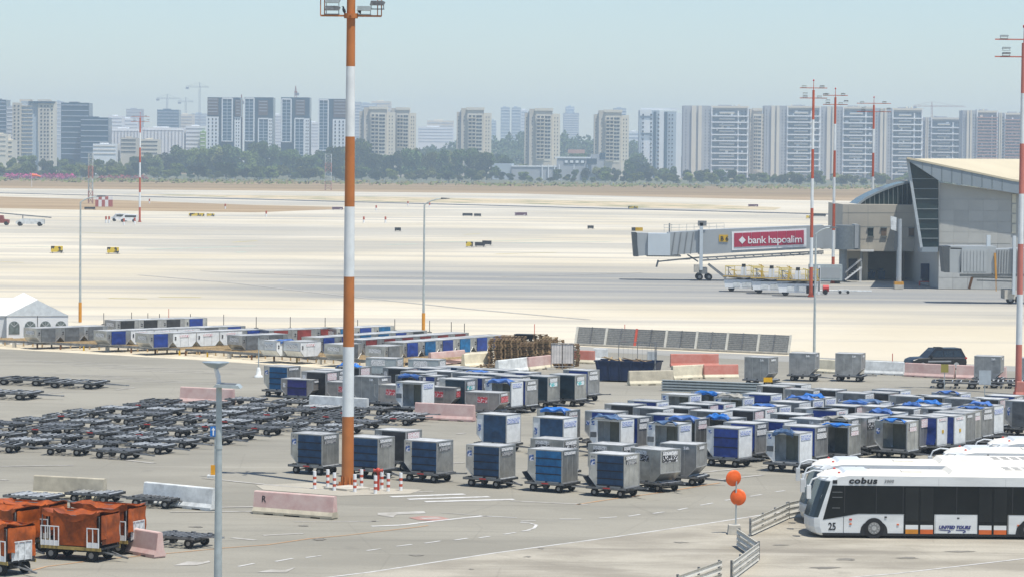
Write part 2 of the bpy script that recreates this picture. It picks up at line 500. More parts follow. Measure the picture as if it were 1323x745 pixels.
flat('perimeter_lane', [G(735, 446.5), G(1030, 460), G(1500, 481), G(1500, 487), G(1020, 467), G(735, 452)], -0.004, ASPH2)
flat('concrete_stand', [G(330, 760), G(480, 738), G(640, 713.5), G(800, 692), G(920, 674.5), G(1045, 655), G(1200, 642), G(1600, 630), G(1600, 860), G(330, 860)], -0.004, PALEC)
flat('sandy_verge', [G(-200, 439), G(0, 443.5), G(230, 455), G(450, 471), G(640, 478), G(640, 484), G(450, 477), G(230, 463), G(0, 450), G(-200, 445.5)], -0.003, SAND)

def ribbon(pts, w, m, z=0.004, name='painted_line'):
    """paint stripe through pixel positions, w metres wide"""
    P = [G(*p) for p in pts]
    L, R_ = [], []
    for i, p in enumerate(P):
        a = P[max(0, i - 1)]; b = P[min(len(P) - 1, i + 1)]
        d = (b - a).normalized()
        nrm = Vector((-d.y, d.x, 0)) * (w / 2)
        L.append(p + nrm); R_.append(p - nrm)
    mb = MB()
    vs = [(q.x, q.y, z) for q in L + R_]
    k = len(L)
    mb.add(vs, [(i, i + k, i + k + 1, i + 1) for i in range(k - 1)])
    me = mb.mesh(name, m)
    if me.polygons[0].normal.z < 0: me.flip_normals()
    return struct(name, me)
def spot(pts, m, z=0.006, name='painted_mark'):
    return flat(name, [G(*p) for p in pts], z, m)

ribbon([(400, 748), (480, 738), (640, 713.5), (800, 692), (920, 674.5), (1045, 655)], 0.16, LINE)
ribbon([(1020, 752), (1160, 740), (1323, 721), (1400, 712)], 0.14, LINE, 0.008)
for a, b in (((474, 710.5), (492, 708)), ((512, 705), (532, 702.5)), ((549, 701), (569, 698)), ((587, 697), (604, 694.5)), ((619, 694), (633, 692)), ((651, 689.5), (666, 687)), ((674, 685.5), (685, 684)),
             ((844, 662.5), (858, 660.5)), ((876, 658), (888, 655.5)), ((905, 652), (921, 649)), ((937, 645.5), (953, 643)), ((969, 640.5), (984, 638)), ((1002, 634.5), (1014, 633)),
             ((723, 669.8), (751, 669.8)), ((774, 668.5), (797, 667)), ((812, 666.2), (827, 663.8)), ((673, 672.5), (692, 672)),
             ((356, 724.5), (378, 720.5)), ((308, 731), (328, 727)), ((395, 719.5), (415, 717))):
    ribbon([a, b], 0.15, LINE)
ribbon([(672, 674), (685, 675), (693, 677.5), (690, 681.5), (682, 684)], 0.15, LINE)
ribbon([(480, 679), (520, 677.5), (560, 672.5), (623, 665.8)], 0.3, LINE)
ribbon([(623, 665.8), (668, 668)], 0.14, LINE)
ribbon([(480, 672.5), (490, 672.5)], 0.2, LINEF)
ribbon([(380, 673), (420, 673), (486, 672.6)], 0.2, LINEF)
ribbon([(570, 661.5), (630, 666)], 0.12, LINEF)
spot([(488, 662), (548, 659.5), (550, 662.5), (512, 664), (508, 667.5), (496, 666), (488, 664.5)], LINEF)
spot([(528, 668), (545, 666), (570, 667), (581, 669.5), (560, 672), (540, 671)], LINER)
spot([(541, 668.3), (565, 667.9), (572, 669.3), (548, 670)], LINEF, 0.01)
ribbon([(30, 739), (60, 731), (130, 722), (232, 712.6), (290, 707), (345, 703), (400, 695), (445, 691), (540, 680), (553, 678)], 0.13, LINEO)
ribbon([(745, 651), (790, 644), (850, 636), (905, 627), (930, 623)], 0.16, LINEO)
spot([(224, 730), (242, 724.5), (262, 725.5), (270, 723.5), (272, 725.5), (254, 729.5)], LINEF)
spot([(332, 738.5), (350, 735), (368, 736), (382, 732), (370, 739), (350, 738.8)], LINEF)
ribbon([(340, 691), (385, 688.5), (392, 688.8)], 0.3, LINEF)
ribbon([(300, 694), (330, 697)], 0.3, LINEF)
for k in range(3):
    ribbon([(505 + 22 * k, 641 + 3.2 * k), (600 + 32 * k, 637.5 + 3.4 * k)], 0.5, LINE)
ribbon([(470, 638), (560, 634)], 0.3, LINEF)
ribbon([(660, 646.5), (760, 651)], 0.3, LINEF)
for k in range(9):
    y0 = 462 + k * 3.3
    ribbon([(20 + 37 * k % 150, y0 + 3), (140 + 41 * k % 190, y0 + 7)], 0.25, LINEF)
for p in (((0, 602), (95, 600.5)), ((130, 640), (155, 641)), ((130, 590), (200, 598)), ((0, 619), (10, 620)), ((150, 503), (175, 500)), ((60, 508), (82, 506)), ((262, 617), (330, 624)), ((330, 624), (420, 632)),
          ((930, 619), (985, 613)), ((905, 610), (960, 604)), ((985, 602), (1030, 596)), ((590, 560), (602, 559)), ((700, 530), (718, 529)), ((545, 600), (600, 597)), ((220, 661), (330, 660)), ((120, 695), (190, 690)), ((280, 655), (330, 654))):
    ribbon(list(p), 0.3, LINEF, 0.012)
for p in (((140, 384.5), (190, 385.5)), ((205, 383), (260, 383.5)), ((0, 338), (30, 339)), ((640, 328), (720, 326)), ((880, 318), (1010, 322)), ((600, 303), (620, 302)), ((300, 313), (332, 311)), ((100, 300), (160, 302))):
    ribbon(list(p), 0.5, LINEY, -0.015)
for p in (((190, 322), (330, 318)), ((0, 318), (70, 319)), ((500, 316), (540, 315)), ((560, 313), (700, 310)), ((660, 314), (790, 312)), ((305, 326), (318, 325.5))):
    ribbon(list(p), 0.9, LINEM, -0.015)
ribbon([(180, 355), (300, 365), (450, 382), (600, 398), (760, 412)], 0.8, LINEF, -0.015)
ribbon([(260, 350), (430, 357), (640, 358), (830, 352)], 0.7, LINEF, -0.012)
# skid marks and oil stains with shapes of their own
STAIN = mat('oil_stain', (0.20, 0.185, 0.155), 0.9, 0, 0.2, 0.6, world=True)
for cx, cy, w, h in ((393, 678.5, 8, 1.2), (412, 696, 12, 1.6), (538, 716.5, 11, 1.4), (608, 734.5, 5, 0.8), (682, 718.5, 7, 0.8), (1093, 722, 14, 1.6), (1172, 720, 16, 1.4), (1065, 733, 22, 1.6), (880, 700, 12, 1), (1008, 703.5, 14, 0.8), (1240, 712, 26, 1.2), (700, 708, 6, 0.8), (255, 680, 12, 1)):
    spot([(cx + w * cos(t * pi / 9) * random.uniform(0.35, 1.15), cy + h * sin(t * pi / 9) * random.uniform(0.4, 1.2)) for t in range(18)], STAIN, 0.009, 'oil_stain')

# ------------------------------------------------------------------ luggage containers
DIM = {'AKE': (2.0, 1.53, 1.63), 'AKH': (2.44, 1.53, 1.14), 'AKR': (2.44, 1.9, 1.2), 'BOX': (2.0, 1.53, 1.63)}
def profile(kind, cut):
    w, d, h = DIM[kind]
    x = w / 2
    if kind == 'BOX':
        return [(-x, 0), (x, 0), (x, h), (-x, h)]
    if kind == 'AKE':
        p = [(-0.56, 0), (x, 0), (x, h), (-x, h), (-x, 0.47)]
        if cut == 'R':
            p = [(-a, b) for a, b in reversed(p)]
        return p
    return [(-0.78, 0), (0.78, 0), (x, 0.45), (x, h), (-x, h), (-x, 0.45)]
def inset(poly, t):
    n = len(poly); out = []
    for i in range(n):
        a, b, c = Vector(poly[i - 1]), Vector(poly[i]), Vector(poly[(i + 1) % n])
        d1, d2 = (b - a).normalized(), (c - b).normalized()
        n1, n2 = Vector((-d1.y, d1.x)), Vector((-d2.y, d2.x))
        k = 1 + n1.dot(n2)
        out.append(tuple(b + (n1 + n2) * (t / k)))
    return out
def clipx(poly, x0, x1):
    def half(p, f, inter):
        r = []
        for i in range(len(p)):
            a, b = p[i], p[(i + 1) % len(p)]
            if f(a): r.append(a)
            if f(a) != f(b): r.append(inter(a, b))
        return r
    def at(x):
        return lambda a, b: (x, a[1] + (b[1] - a[1]) * (x - a[0]) / (b[0] - a[0]))
    p = half(poly, lambda q: q[0] >= x0, at(x0))
    return half(p, lambda q: q[0] <= x1, at(x1))
def door(kind, cut):
    w, d, h = DIM[kind]
    if kind in ('AKE', 'BOX'):
        return (-0.50, 0.93) if cut != 'R' else (-0.93, 0.5)
    return (-0.70, 0.70)
CACHE = {}
def shell_mesh(kind, cut, panel, front):
    key = ('shell', kind, cut, panel.name, front)
    if key in CACHE: return CACHE[key]
    w, d, h = DIM[kind]
    pr = profile(kind, cut); ins = inset(pr, 0.03)
    mb = MB(); n = len(pr)
    for i in range(n):
        j = (i + 1) % n
        top = pr[i][1] > h - 0.01 and pr[j][1] > h - 0.01
        mb.prism([pr[i], pr[j], ins[j], ins[i]], -d / 2, d / 2, 'y', 2 if top else 0)
    mb.prism(ins, d / 2 - 0.04, d / 2 - 0.005, 'y', 0)
    f0, f1 = -d / 2 + 0.006, -d / 2 + 0.036
    if front == 'solid':
        mb.prism(ins, f0, f1, 'y', 0)
        xs = (-w / 6, w / 6)
        for x in xs:
            mb.box(x - 0.012, x + 0.012, f0 - 0.012, f0 + 0.01, 0.06, h - 0.05, 1)
    else:
        x0, x1 = door(kind, cut)
        lo, hi = min(p[0] for p in ins), max(p[0] for p in ins)
        mb.prism(clipx(ins, lo, x0), f0, f1, 'y', 0)
        mb.prism(clipx(ins, x1, hi), f0, f1, 'y', 0)
        mb.box(x0, x1, f0, f1, h - 0.11, h - 0.034, 1)
        mb.box(x0, x1, f0, f1, 0.034, 0.075, 1)
        if front == 'open':
            mb.box(x0 - 0.02, x1 + 0.02, d / 2 - 0.055, d / 2 - 0.045, 0.04, h - 0.04, 3)
            for k in range(4):
                x = x0 + (x1 - x0) * k / 3
                mb.box(x - 0.02, x + 0.02, d / 2 - 0.08, d / 2 - 0.055, 0.04, h - 0.05, 3)
    for y in (-d / 6, d / 6):
        xr = max(p[0] for p in pr)
        z0 = 0.5 if (kind != 'AKE' or cut == 'R') and kind != 'BOX' else 0.05
        mb.box(xr - 0.005, xr + 0.011, y - 0.015, y + 0.015, z0, h - 0.04, 1)
    # aluminium edge rails, a little proud of the panels
    r = 0.045
    for (x, z) in pr:
        mb.bar((x, -d / 2 - 0.004, z), (x, d / 2 + 0.004, z), r, r, 1)
    for y in (-d / 2, d / 2):
        for i in range(n):
            j = (i + 1) % n
            mb.bar((pr[i][0], y, pr[i][1]), (pr[j][0], y, pr[j][1]), r * 0.8, r * 0.8, 1)
    me = mb.mesh('container_shell', [panel, RAIL, ROOFM, INNER])
    CACHE[key] = me
    return me
def curtain_mesh(kind, cut, m, flap=0.0):
    key = ('curt', kind, cut, m.name, flap)
    if key in CACHE: return CACHE[key]
    w, d, h = DIM[kind]
    x0, x1 = door(kind, cut)
    rr = random.Random(len(CACHE))
    ph = [rr.uniform(0, 6) for _ in range(4)]
    def fn(u, v):
        x = x0 - 0.03 + (x1 - x0 + 0.06) * u
        z = 0.05 + (h - 0.1) * v
        b = 0.018 * sin(u * 9 + ph[0]) * sin(v * 7 + ph[1]) + 0.025 * sin(v * 10 + ph[2]) * sin(u * pi)
        y = -d / 2 - 0.03 - max(0, b)
        if flap:
            t = max(0, 1 - v - flap * (0.4 + u))
            x -= t * 0.35 * u; y -= t * 0.25
        return (x, y, z)
    mb = MB().grid(fn, 10, 12, 0, True, (0, 0.02, 0))
    me = mb.mesh('container_curtain', m)
    CACHE[key] = me
    return me
def simple(key, fn, mats):
    if key not in CACHE:
        mb = MB(); fn(mb)
        CACHE[key] = mb.mesh(key if isinstance(key, str) else key[0], mats)
    return CACHE[key]
def strap_mesh(kind, cut, z):
    x0, x1 = door(kind, cut); d = DIM[kind][1]
    return simple(('strap', kind, cut, round(z, 2)), lambda b: b.box(x0 - 0.02, x1 + 0.02, -d / 2 - 0.085, -d / 2 - 0.03, z - 0.022, z + 0.022), STRAP)
def side_plate(kind, m, y0, y1, z0, z1):
    w, d, h = DIM[kind]
    return simple(('label_plate', kind, m.name, y0, y1, z0, z1), lambda b: b.box(w / 2 + 0.024, w / 2 + 0.036, y0, y1, h * z0, h * z1), m)
def front_plate(kind, m, x0, x1, z0, z1):
    w, d, h = DIM[kind]
    return simple(('front_plate', kind, m.name, x0, x1, z0, z1), lambda b: b.box(x0, x1, -d / 2 - 0.022, -d / 2 - 0.004, h * z0, h * z1), m)
def side_panel(kind, m):
    w, d, h = DIM[kind]
    return simple(('side_panel', kind, m.name), lambda b: b.box(w / 2 + 0.002, w / 2 + 0.014, -d / 2 + 0.03, d / 2 - 0.03, 0.04, h - 0.03), m)
def tarp_mesh(kind, m, v):
    key = ('tarp', kind, m.name, v)
    if key in CACHE: return CACHE[key]
    w, d, h = DIM[kind]
    rr = random.Random(v * 31 + 5)
    x0, x1 = (-0.75 + rr.uniform(-0.15, 0.2), 0.75 + rr.uniform(-0.2, 0.2))
    ph = [rr.uniform(0, 6) for _ in range(8)]
    amp = 0.10 + 0.06 * (v % 3)
    def fn(u, t):
        x = x0 + (x1 - x0) * u
        y = -d / 2 - 0.07 + (0.55 + 0.25 * sin(ph[0] + 3 * u)) * t
        hang = 0.0
        if t < 0.2:
            hang = (0.2 - t) * (0.5 + 0.6 * (v % 2) + 0.3 * sin(ph[1] + u * 8))
            y = -d / 2 - 0.05 - 0.02 * sin(u * 20)
        e = min(1, 6 * u, 6 * (1 - u)) * min(1, 5 * (1 - t))
        z = h + 0.035 - hang + e * amp * (0.45 + 0.35 * sin(u * 11 + ph[2]) * cos(t * 7 + ph[3]) + 0.4 * abs(sin(u * 5 + t * 6 + ph[4])))
        return (x, y, z)
    mb = MB().grid(fn, 18, 9, 0, False, (0, 0.006, -0.012))
    me = mb.mesh('tarpaulin', m)
    CACHE[key] = me
    return me

# style: shell panel, front, curtain, straps, side panel, plates (side), front plates, label words
ST = {
 'navy':  (ALU, 'door', C_NAVY, (0.26, 0.5, 0.74, 0.06), None, [(PL_DARK, -0.62, 0.5, 0.86, 0.95), (PL_ALU, -0.55, 0.45, 0.7, 0.82)], [(PL_STICK, -0.93, -0.68, 0.64, 0.83), (PL_ALU, -0.9, -0.7, 0.87, 0.93)], 'silver container with strapped navy curtain'),
 'blue':  (ALU, 'door', C_BLUE, (0.26, 0.5, 0.74), None, [(PL_DARK, -0.62, 0.5, 0.86, 0.95)], [(PL_STICK, -0.93, -0.68, 0.64, 0.83)], 'silver container with bright strapped blue curtain'),
 'royal': (ALUD, 'door', C_ROYAL, (), None, [(PL_DARK, -0.55, 0.45, 0.84, 0.95), (PL_DARK, -0.62, 0.55, 0.6, 0.78)], [(PL_STICK, -0.93, -0.68, 0.5, 0.66)], 'silver container with plain royal blue curtain'),
 'whroyal': (WPANEL, 'door', C_ROYAL, (0.36, 0.68), WPANEL, [(PL_BLUE, -0.6, 0.55, 0.76, 0.9)], [(PL_STICK, -0.88, -0.7, 0.8, 0.9)], 'white container with strapped royal blue curtain'),
 'whnavy': (WPANEL, 'door', C_NAVY, (), WPANEL, [(PL_BLUE, -0.7, 0.6, 0.7, 0.88)], [(PL_STICK, -0.9, -0.72, 0.4, 0.66)], 'white container with plain navy curtain'),
 'openwh': (WPANEL, 'open', None, (), WPANEL, [(PL_BLUE, -0.6, 0.55, 0.76, 0.92)], [(PL_STICK, -0.88, -0.7, 0.78, 0.92), (C_GREY, -0.96, -0.56, 0.36, 0.54)], 'open white container with grey inside'),
 'openalu': (ALU, 'open', None, (), None, [(PL_DARK, -0.5, 0.4, 0.82, 0.94), (PL_RED, -0.5, 0.45, 0.66, 0.8)], [(PL_STICK, -0.9, -0.7, 0.55, 0.75)], 'open silver container with dark inside'),
 'dark':  (ALUD, 'door', C_DARK, (), None, [(PL_RED, -0.6, 0.5, 0.66, 0.95)], [(PL_DARK, -0.9, -0.66, 0.62, 0.85)], 'silver container with charcoal curtain'),
 'grey':  (ALUD, 'door', C_GREY, (), WPANEL, [(PL_DARK, -0.6, 0.5, 0.66, 0.93)], [(PL_STICK, -0.86, -0.7, 0.45, 0.75)], 'pale-sided container with grey curtain'),
 'teal':  (ALU, 'door', C_TEAL, (), None, [(PL_DARK, -0.55, 0.4, 0.76, 0.92), (PL_TEAL, -0.55, 0.42, 0.58, 0.74)], [], 'silver container with near-black curtain and teal plate'),
 'whdark': (WPANEL, 'door', C_ROYAL, (), WPANEL, [(PL_RED, -0.5, 0.4, 0.86, 0.94), (YELLOW, -0.12, 0.1, 0.42, 0.54)], [], 'white container with a yellow mark on its side'),
 'solid': (ALU, 'solid', None, (), None, [(PL_DARK, -0.6, 0.5, 0.84, 0.95), (PL_BLACK, -0.6, 0.5, 0.62, 0.82)], [(PL_DARK, -0.7, 0.1, 0.84, 0.95), (PL_BLACK, -0.7, 0.2, 0.62, 0.82)], 'plain silver container with black lettered plates'),
 'plain': (ALUD, 'solid', None, (), None, [(PL_DARK, -0.4, 0.3, 0.84, 0.93)], [(PL_DARK, 0.3, 0.6, 0.84, 0.93)], 'plain dull grey container'),
 'red':   (ALUB, 'solid', None, (), None, [(PL_REDBG, -0.6, 0.5, 0.45, 0.78), (PL_DARK, -0.6, 0.4, 0.82, 0.94)], [(PL_REDBG, -0.35, 0.35, 0.42, 0.75)], 'low brownish container with red lettered plates'),
 'redc':  (ALUB, 'door', C_PURP, (0.5,), None, [(PL_REDBG, -0.6, 0.5, 0.4, 0.8), (PL_DARK, -0.6, 0.4, 0.82, 0.94)], [(PL_DARK, -1.08, -0.9, 0.5, 0.76)], 'low brownish container with indigo curtain'),
 'lattice': (GALV, 'solid', None, (), None, [(PL_DARK, -0.6, 0.5, 0.5, 0.9)], [(PL_DARK, -0.8, 0.3, 0.5, 0.9)], 'low pale grey container with rows of dark print'),
}
def container_parts(o, style, kind, cut, tarp=None):
    panel, front, cmat, straps, sp, splates, fplates, words = ST[style]
    if kind in ('AKH', 'AKR') and front == 'open': pass
    obj('shell', shell_mesh(kind, cut, panel, front), o)
    if cmat is not None:
        fl = random.choice((0, 0, 0, 0.55, 0.75)) if style in ('teal', 'dark', 'grey', 'royal', 'whdark') else 0.0
        c = obj('curtain', curtain_mesh(kind, cut, cmat, fl), o)
        h = DIM[kind][2]
        for z in straps:
            obj('strap', strap_mesh(kind, cut, z * h), c)
    low = cut == 'R' or kind in ('AKH', 'AKR')
    if sp is not None and not low:
        obj('side_panel', side_panel(kind, sp), o)
    for p in splates:
        if low and p[3] < 0.42: continue
        obj('label_plate', side_plate(kind, *p), o)
    for p in fplates:
        obj('sticker', front_plate(kind, *p), o) if (p[2] - p[1]) < 0.45 else obj('label_plate', front_plate(kind, *p), o)
    if tarp:
        obj('tarpaulin', tarp_mesh(kind, tarp[0], tarp[1]), o)

# ------------------------------------------------------------------ container dollies
def _deck(b, L=1.15, Wd=0.8):
    for y in (-Wd, Wd):
        b.box(-L, L, y - 0.05, y + 0.05, 0.37, 0.49, 0)
    for x in (-L, 0, L):
        b.box(x - 0.045, x + 0.045, -Wd + 0.05, Wd - 0.05, 0.38, 0.48, 0)
    b.box(-L + 0.1, L - 0.1, -0.12, 0.12, 0.3, 0.375, 0)
def _rollers(b, L=1.15, Wd=0.8, n=7, rad_=0.035):
    for i in range(n):
        x = -L + 0.12 + (2 * L - 0.24) * i / (n - 1)
        b.cyl((x, -Wd + 0.06, 0.475), (x, Wd - 0.06, 0.475), rad_, None, 6, 1 if i % 4 else 2, False)
    b.box(-L, L, -Wd - 0.06, -Wd - 0.052, 0.40, 0.5, 2)
    for y in (-0.45, 0.45):
        b.box(-L + 0.06, L - 0.06, y - 0.03, y + 0.03, 0.42, 0.455, 0)
    for x in (-0.8, 0.1, 0.9):
        b.box(x - 0.1, x + 0.1, Wd - 0.02, Wd + 0.06, 0.49, 0.53, 1)
        b.box(x - 0.05, x + 0.05, -Wd - 0.05, -Wd + 0.03, 0.492, 0.56, 0)
def _wheel(b, r=0.2, w=0.13):
    b.cyl((0, -w / 2, 0), (0, w / 2, 0), r, None, 14, 0)
    b.cyl((0, -w / 2 - 0.012, 0), (0, w / 2 + 0.012, 0), r * 0.48, None, 10, 1)
def _drawbar(b, L=1.15, tip=2.25):
    b.bar((L, 0.3, 0.33), (tip - 0.3, 0.03, 0.27), 0.06, 0.06)
    b.bar((L, -0.3, 0.33), (tip - 0.3, -0.03, 0.27), 0.06, 0.06)
    b.bar((tip - 0.35, 0, 0.27), (tip, 0, 0.25), 0.09, 0.06)
    b.cyl((tip, 0, 0.21), (tip, 0, 0.29), 0.07, None, 8)
def _turn(b):
    b.box(0.55, 0.95, -0.55, 0.55, 0.28, 0.36, 0)
    b.bar((0.75, -0.62, 0.2), (0.75, 0.62, 0.2), 0.07, 0.07)
    b.bar((-0.75, -0.62, 0.2), (-0.75, 0.62, 0.2), 0.07, 0.07)
    b.box(-0.1, 0.1, -0.75, -0.55, 0.2, 0.37)
def _guard(b):
    b.prism([(-1.2, 0.5), (-1.12, 0.5), (-1.45, 0.95), (-1.53, 0.92)], -0.5, 0.5)
BEDS = [simple('dolly_rollers_%d' % k, lambda b: _rollers(b, n=nn, rad_=rr_), [STEEL, lm, STEELM]) for k, (nn, rr_, lm) in enumerate(((6, 0.03, STEELL), (9, 0.035, STEELM), (7, 0.04, STEELL), (10, 0.045, STEELL), (5, 0.03, STEELM)))]
DOLLY = [('deck', simple('dolly_deck', _deck, STEEL)), ('roller_bed', None),
         ('axle_frame', simple('dolly_axles', _turn, STEEL)), ('drawbar', simple('dolly_drawbar', _drawbar, STEELM))]
WHEEL = simple('dolly_wheel', _wheel, [TYRE, HUB])
GUARD = simple('dolly_guard', _guard, STEEL)
ENDB = simple('dolly_reflector', lambda b: b.box(-0.15, 0.25, -0.872, -0.858, 0.42, 0.475), REDP)
def dolly(label, loc, rz, group, scale=1.0, guard=False, tail=True, refl=False):
    o = thing('container_dolly', label, 'dolly', loc, rz, group)
    for nme, me in DOLLY:
        if nme == 'drawbar' and not tail: continue
        q = obj(nme, me or random.choice(BEDS), o)
        if nme == 'drawbar':
            t = random.uniform(-0.35, 0.35); q.rotation_euler = (0, random.choice((0, 0, 0, -0.12)), t)
            q.location = (0.75 - 0.75 * cos(t), -0.75 * sin(t), 0)
    for x in (-0.75, 0.75):
        for y in (-0.62, 0.62):
            obj('wheel', WHEEL, o, (x, y, 0.2))
    if guard: obj('end_guard', GUARD, o)
    if refl: obj('reflector', ENDB, o)
    if scale != 1.0:
        o.scale = (scale, scale * 0.98, 1.0)
    return o

def put_container(px, py, style, kind='AKE', cut='L', yaw=-32.0, tarp=None, zone='', group=None, base=0.51, on_dolly=True, guard=False, extra='', refl=False):
    """px, py: pixel of the top corner where front and right side meet"""
    w, d, h = DIM[kind]
    n = G(px, py, base + h)
    a = rad(yaw)
    off = Matrix.Rotation(a, 3, 'Z') @ Vector((w / 2, -d / 2, 0))
    c = Vector((n.x - off.x, n.y - off.y, base))
    words = ST[style][7]
    lab = words + extra
    if tarp:
        lab += {TARP1.name: ' and bright blue tarpaulin', TARP2.name: ' and dusty blue cover', TARP3.name: ' and cobalt sheet', TARP4.name: ' and khaki cover'}[tarp[0].name]
    lab += ' ' + zone
    o = thing('luggage_container', lab, 'container', c, a, 'containers: ' + lab)
    container_parts(o, style, kind, cut, tarp)
    if on_dolly:
        dolly('dark steel dolly loaded with a container ' + zone, (c.x, c.y, 0), a, 'loaded dollies ' + zone, guard=guard, refl=refl)
    return o

T1, T2, T3, T4 = TARP1, TARP2, TARP3, TARP4
Z1 = 'in the front train beside the striped mast'
for i, (x, y, st, g) in enumerate(((416.2, 561.5, 'navy', 0), (488.6, 566, 'navy', 0), (564.6, 570.5, 'navy', 1), (645.5, 576.6, 'navy', 0), (726.4, 582, 'blue', 1), (806.6, 587.7, 'navy', 1))):
    put_container(x, y, st, zone=Z1, guard=bool(g), yaw=-31.5, refl=True)
put_container(524.3, 557, 'dark', zone='just behind the front train')
put_container(853.5, 581.5, 'solid', 'AKE', 'R', -44, zone='at the end of the front train')
put_container(899.8, 574.3, 'plain', 'AKE', 'R', -24, zone='at the end of the front train')
put_container(654.3, 536, 'whnavy', zone='alone behind the front train')
put_container(727.9, 540.5, 'whnavy', zone='behind the front train beside another')
put_container(728, 568.4, 'solid', zone='in the second row behind the front train')
put_container(732, 530.5, 'openalu', tarp=(T1, 1), zone='before the tall container line')
put_container(803.6, 575.3, 'solid', zone='in the second row behind the front train')
Z2 = 'in the yard behind the buses'
BL = [
 (801.7, 542.2, 'openwh', (T2, 2)), (824, 539.4, 'royal', None), (877.2, 548, 'openwh', (T2, 4)), (899, 541.6, 'openalu', (T3, 1)),
 (795, 532.5, 'royal', None), (819, 523.4, 'dark', None), (856.6, 528, 'grey', None), (848, 518.8, 'whroyal', None), (890.7, 510.2, 'openwh', None),
 (875, 536.5, 'royal', None), (890, 527.2, 'dark', None), (928.7, 508, 'openwh', (T1, 3)), (915.6, 522.8, 'dark', None), (935, 521.6, 'whdark', None),
 (931, 532, 'grey', None), (973.6, 530.6, 'dark', None), (960, 514.2, 'openwh', (T4, 2)), (996, 509.7, 'whroyal', None), (948, 541, 'openalu', (T1, 5)),
 (976, 547.3, 'royal', None), (954.4, 553.6, 'whroyal', None), (1033, 559.7, 'openwh', (T2, 7)), (1053.5, 551.7, 'royal', None), (1013, 544.8, 'whroyal', None),
 (1096.7, 550, 'openalu', (T1, 6)), (1035.3, 535.9, 'dark', None), (988, 528, 'whdark', None), (1006.8, 525, 'openwh', (T3, 9)), (1032.4, 520, 'grey', None),
 (1050, 517, 'openwh', (T3, 2)), (1066, 514.2, 'openwh', (T1, 8)), (1050.7, 504, 'grey', None), (1012.5, 499.4, 'dark', None), (1035, 497, 'grey', None),
 (1080, 504, 'dark', None), (1118, 508.4, 'grey', None), (1148.4, 507.8, 'dark', None), (1163, 504.5, 'whroyal', None), (1187, 512.4, 'grey', None), (1218.3, 512.7, 'dark', None),
 (1122.8, 520.4, 'openalu', (T3, 3)), (1137, 519.8, 'whnavy', (T2, 1)), (1105, 525, 'dark', None), (1081, 530, 'whdark', None), (1097.5, 541.6, 'openalu', (T4, 4)),
 (1136, 537, 'grey', None), (1119.4, 539.8, 'solid', None), (1158.7, 534, 'openwh', (T3, 5)), (1180.4, 527.8, 'grey', None), (1196, 524.4, 'openalu', (T3, 7)),
 (1216, 522.6, 'openwh', (T1, 2)), (1172.4, 544.9, 'openalu', (T1, 4)), (1188.4, 539.8, 'dark', None), (1210.6, 539, 'whdark', None), (1233, 537.5, 'whdark', None),
 (1246, 534, 'plain', None), (1255.7, 531.2, 'openalu', None), (1269.4, 527.8, 'royal', (T3, 6)), (1284.2, 524.4, 'whnavy', (T3, 8)), (1338, 519, 'grey', None),
 (1259, 515.8, 'grey', None), (1290.5, 515.8, 'dark', None), (1241, 508.5, 'openwh', (T3, 4)), (1311, 512, 'royal', None), (1060, 542, 'plain', None), (1066, 529, 'grey', None), (1150, 526, 'plain', None), (1230, 529, 'dark', None),
]
for (x, y, st, tp) in BL:
    put_container(x, y, st, tarp=tp, zone=Z2, yaw=-32 + random.uniform(-1.5, 1.5), guard=random.random() < 0.3)
Z3 = 'in the yard before the pallets'
AL = [
 (371.4, 473.8, 'blue', None), (421, 480.7, 'dark', None), (436.4, 478.4, 'royal', None), (545.3, 494.3, 'openwh', None), (660.5, 493.2, 'openwh', (T3, 1)),
 (679.3, 491.5, 'royal', None), (707.8, 486.4, 'teal', None), (743, 484.5, 'teal', None), (759.7, 478.7, 'royal', None), (601.2, 490.4, 'teal', None), (562, 485.8, 'royal', None),
 (543, 485.8, 'openalu', (T3, 3)), (488.8, 487, 'plain', None), (526, 476, 'dark', None), (550, 480.7, 'grey', None), (567, 476, 'whnavy', None), (464.3, 474.4, 'dark', (T1, 2)),
 (622, 477, 'navy', None), (628, 481, 'openalu', (T3, 6)), (684.4, 481.8, 'royal', None), (617, 482.5, 'plain', None), (623.4, 488, 'royal', None), (673, 486.5, 'royal', None), (583, 480, 'grey', None), (650, 484, 'navy', None), (655, 478.5, 'grey', None), (592, 474.5, 'navy', None)]
for (x, y, st, tp) in AL:
    put_container(x, y, st, tarp=tp, zone=Z3, yaw=-31 + random.uniform(-1.5, 1.5))
for (x, y, st) in ((404.4, 490.4, 'redc'), (464.3, 494.4, 'red'), (526, 498, 'red'), (588, 500.6, 'red'), (645.6, 507.5, 'red'), (512, 463, 'lattice'), (567, 464.7, 'lattice')):
    put_container(x, y, st, 'AKH', 'L', -24 if st != 'lattice' else -18, zone=Z3 if st == 'lattice' else 'behind the jersey barriers')
Z4 = 'along the far barriers'
put_container(993, 462, 'plain', 'AKE', 'R', -32, zone='by the far barriers beside the steel beams')
put_container(1053, 456.5, 'plain', 'AKE', 'R', -18, zone=Z4 + ' with a sandy barrier behind')
put_container(1112.8, 457, 'plain', 'AKE', 'R', -18, zone=Z4 + ' before the white barrier')
put_container(1293, 460.5, 'plain', 'AKE', 'R', -18, zone=Z4 + ' behind the dark car')
put_container(1348, 463, 'plain', 'AKE', 'R', -18, zone=Z4 + ' past the pale red mast')
for (x, y, z, w) in ((1236, 500, 0, 'behind the blank grey sign'), (1305, 500, 0, 'beside the pale red mast')):
    dolly('long empty pallet dolly ' + w, G(x, y), rad(-10), None, 1.55)
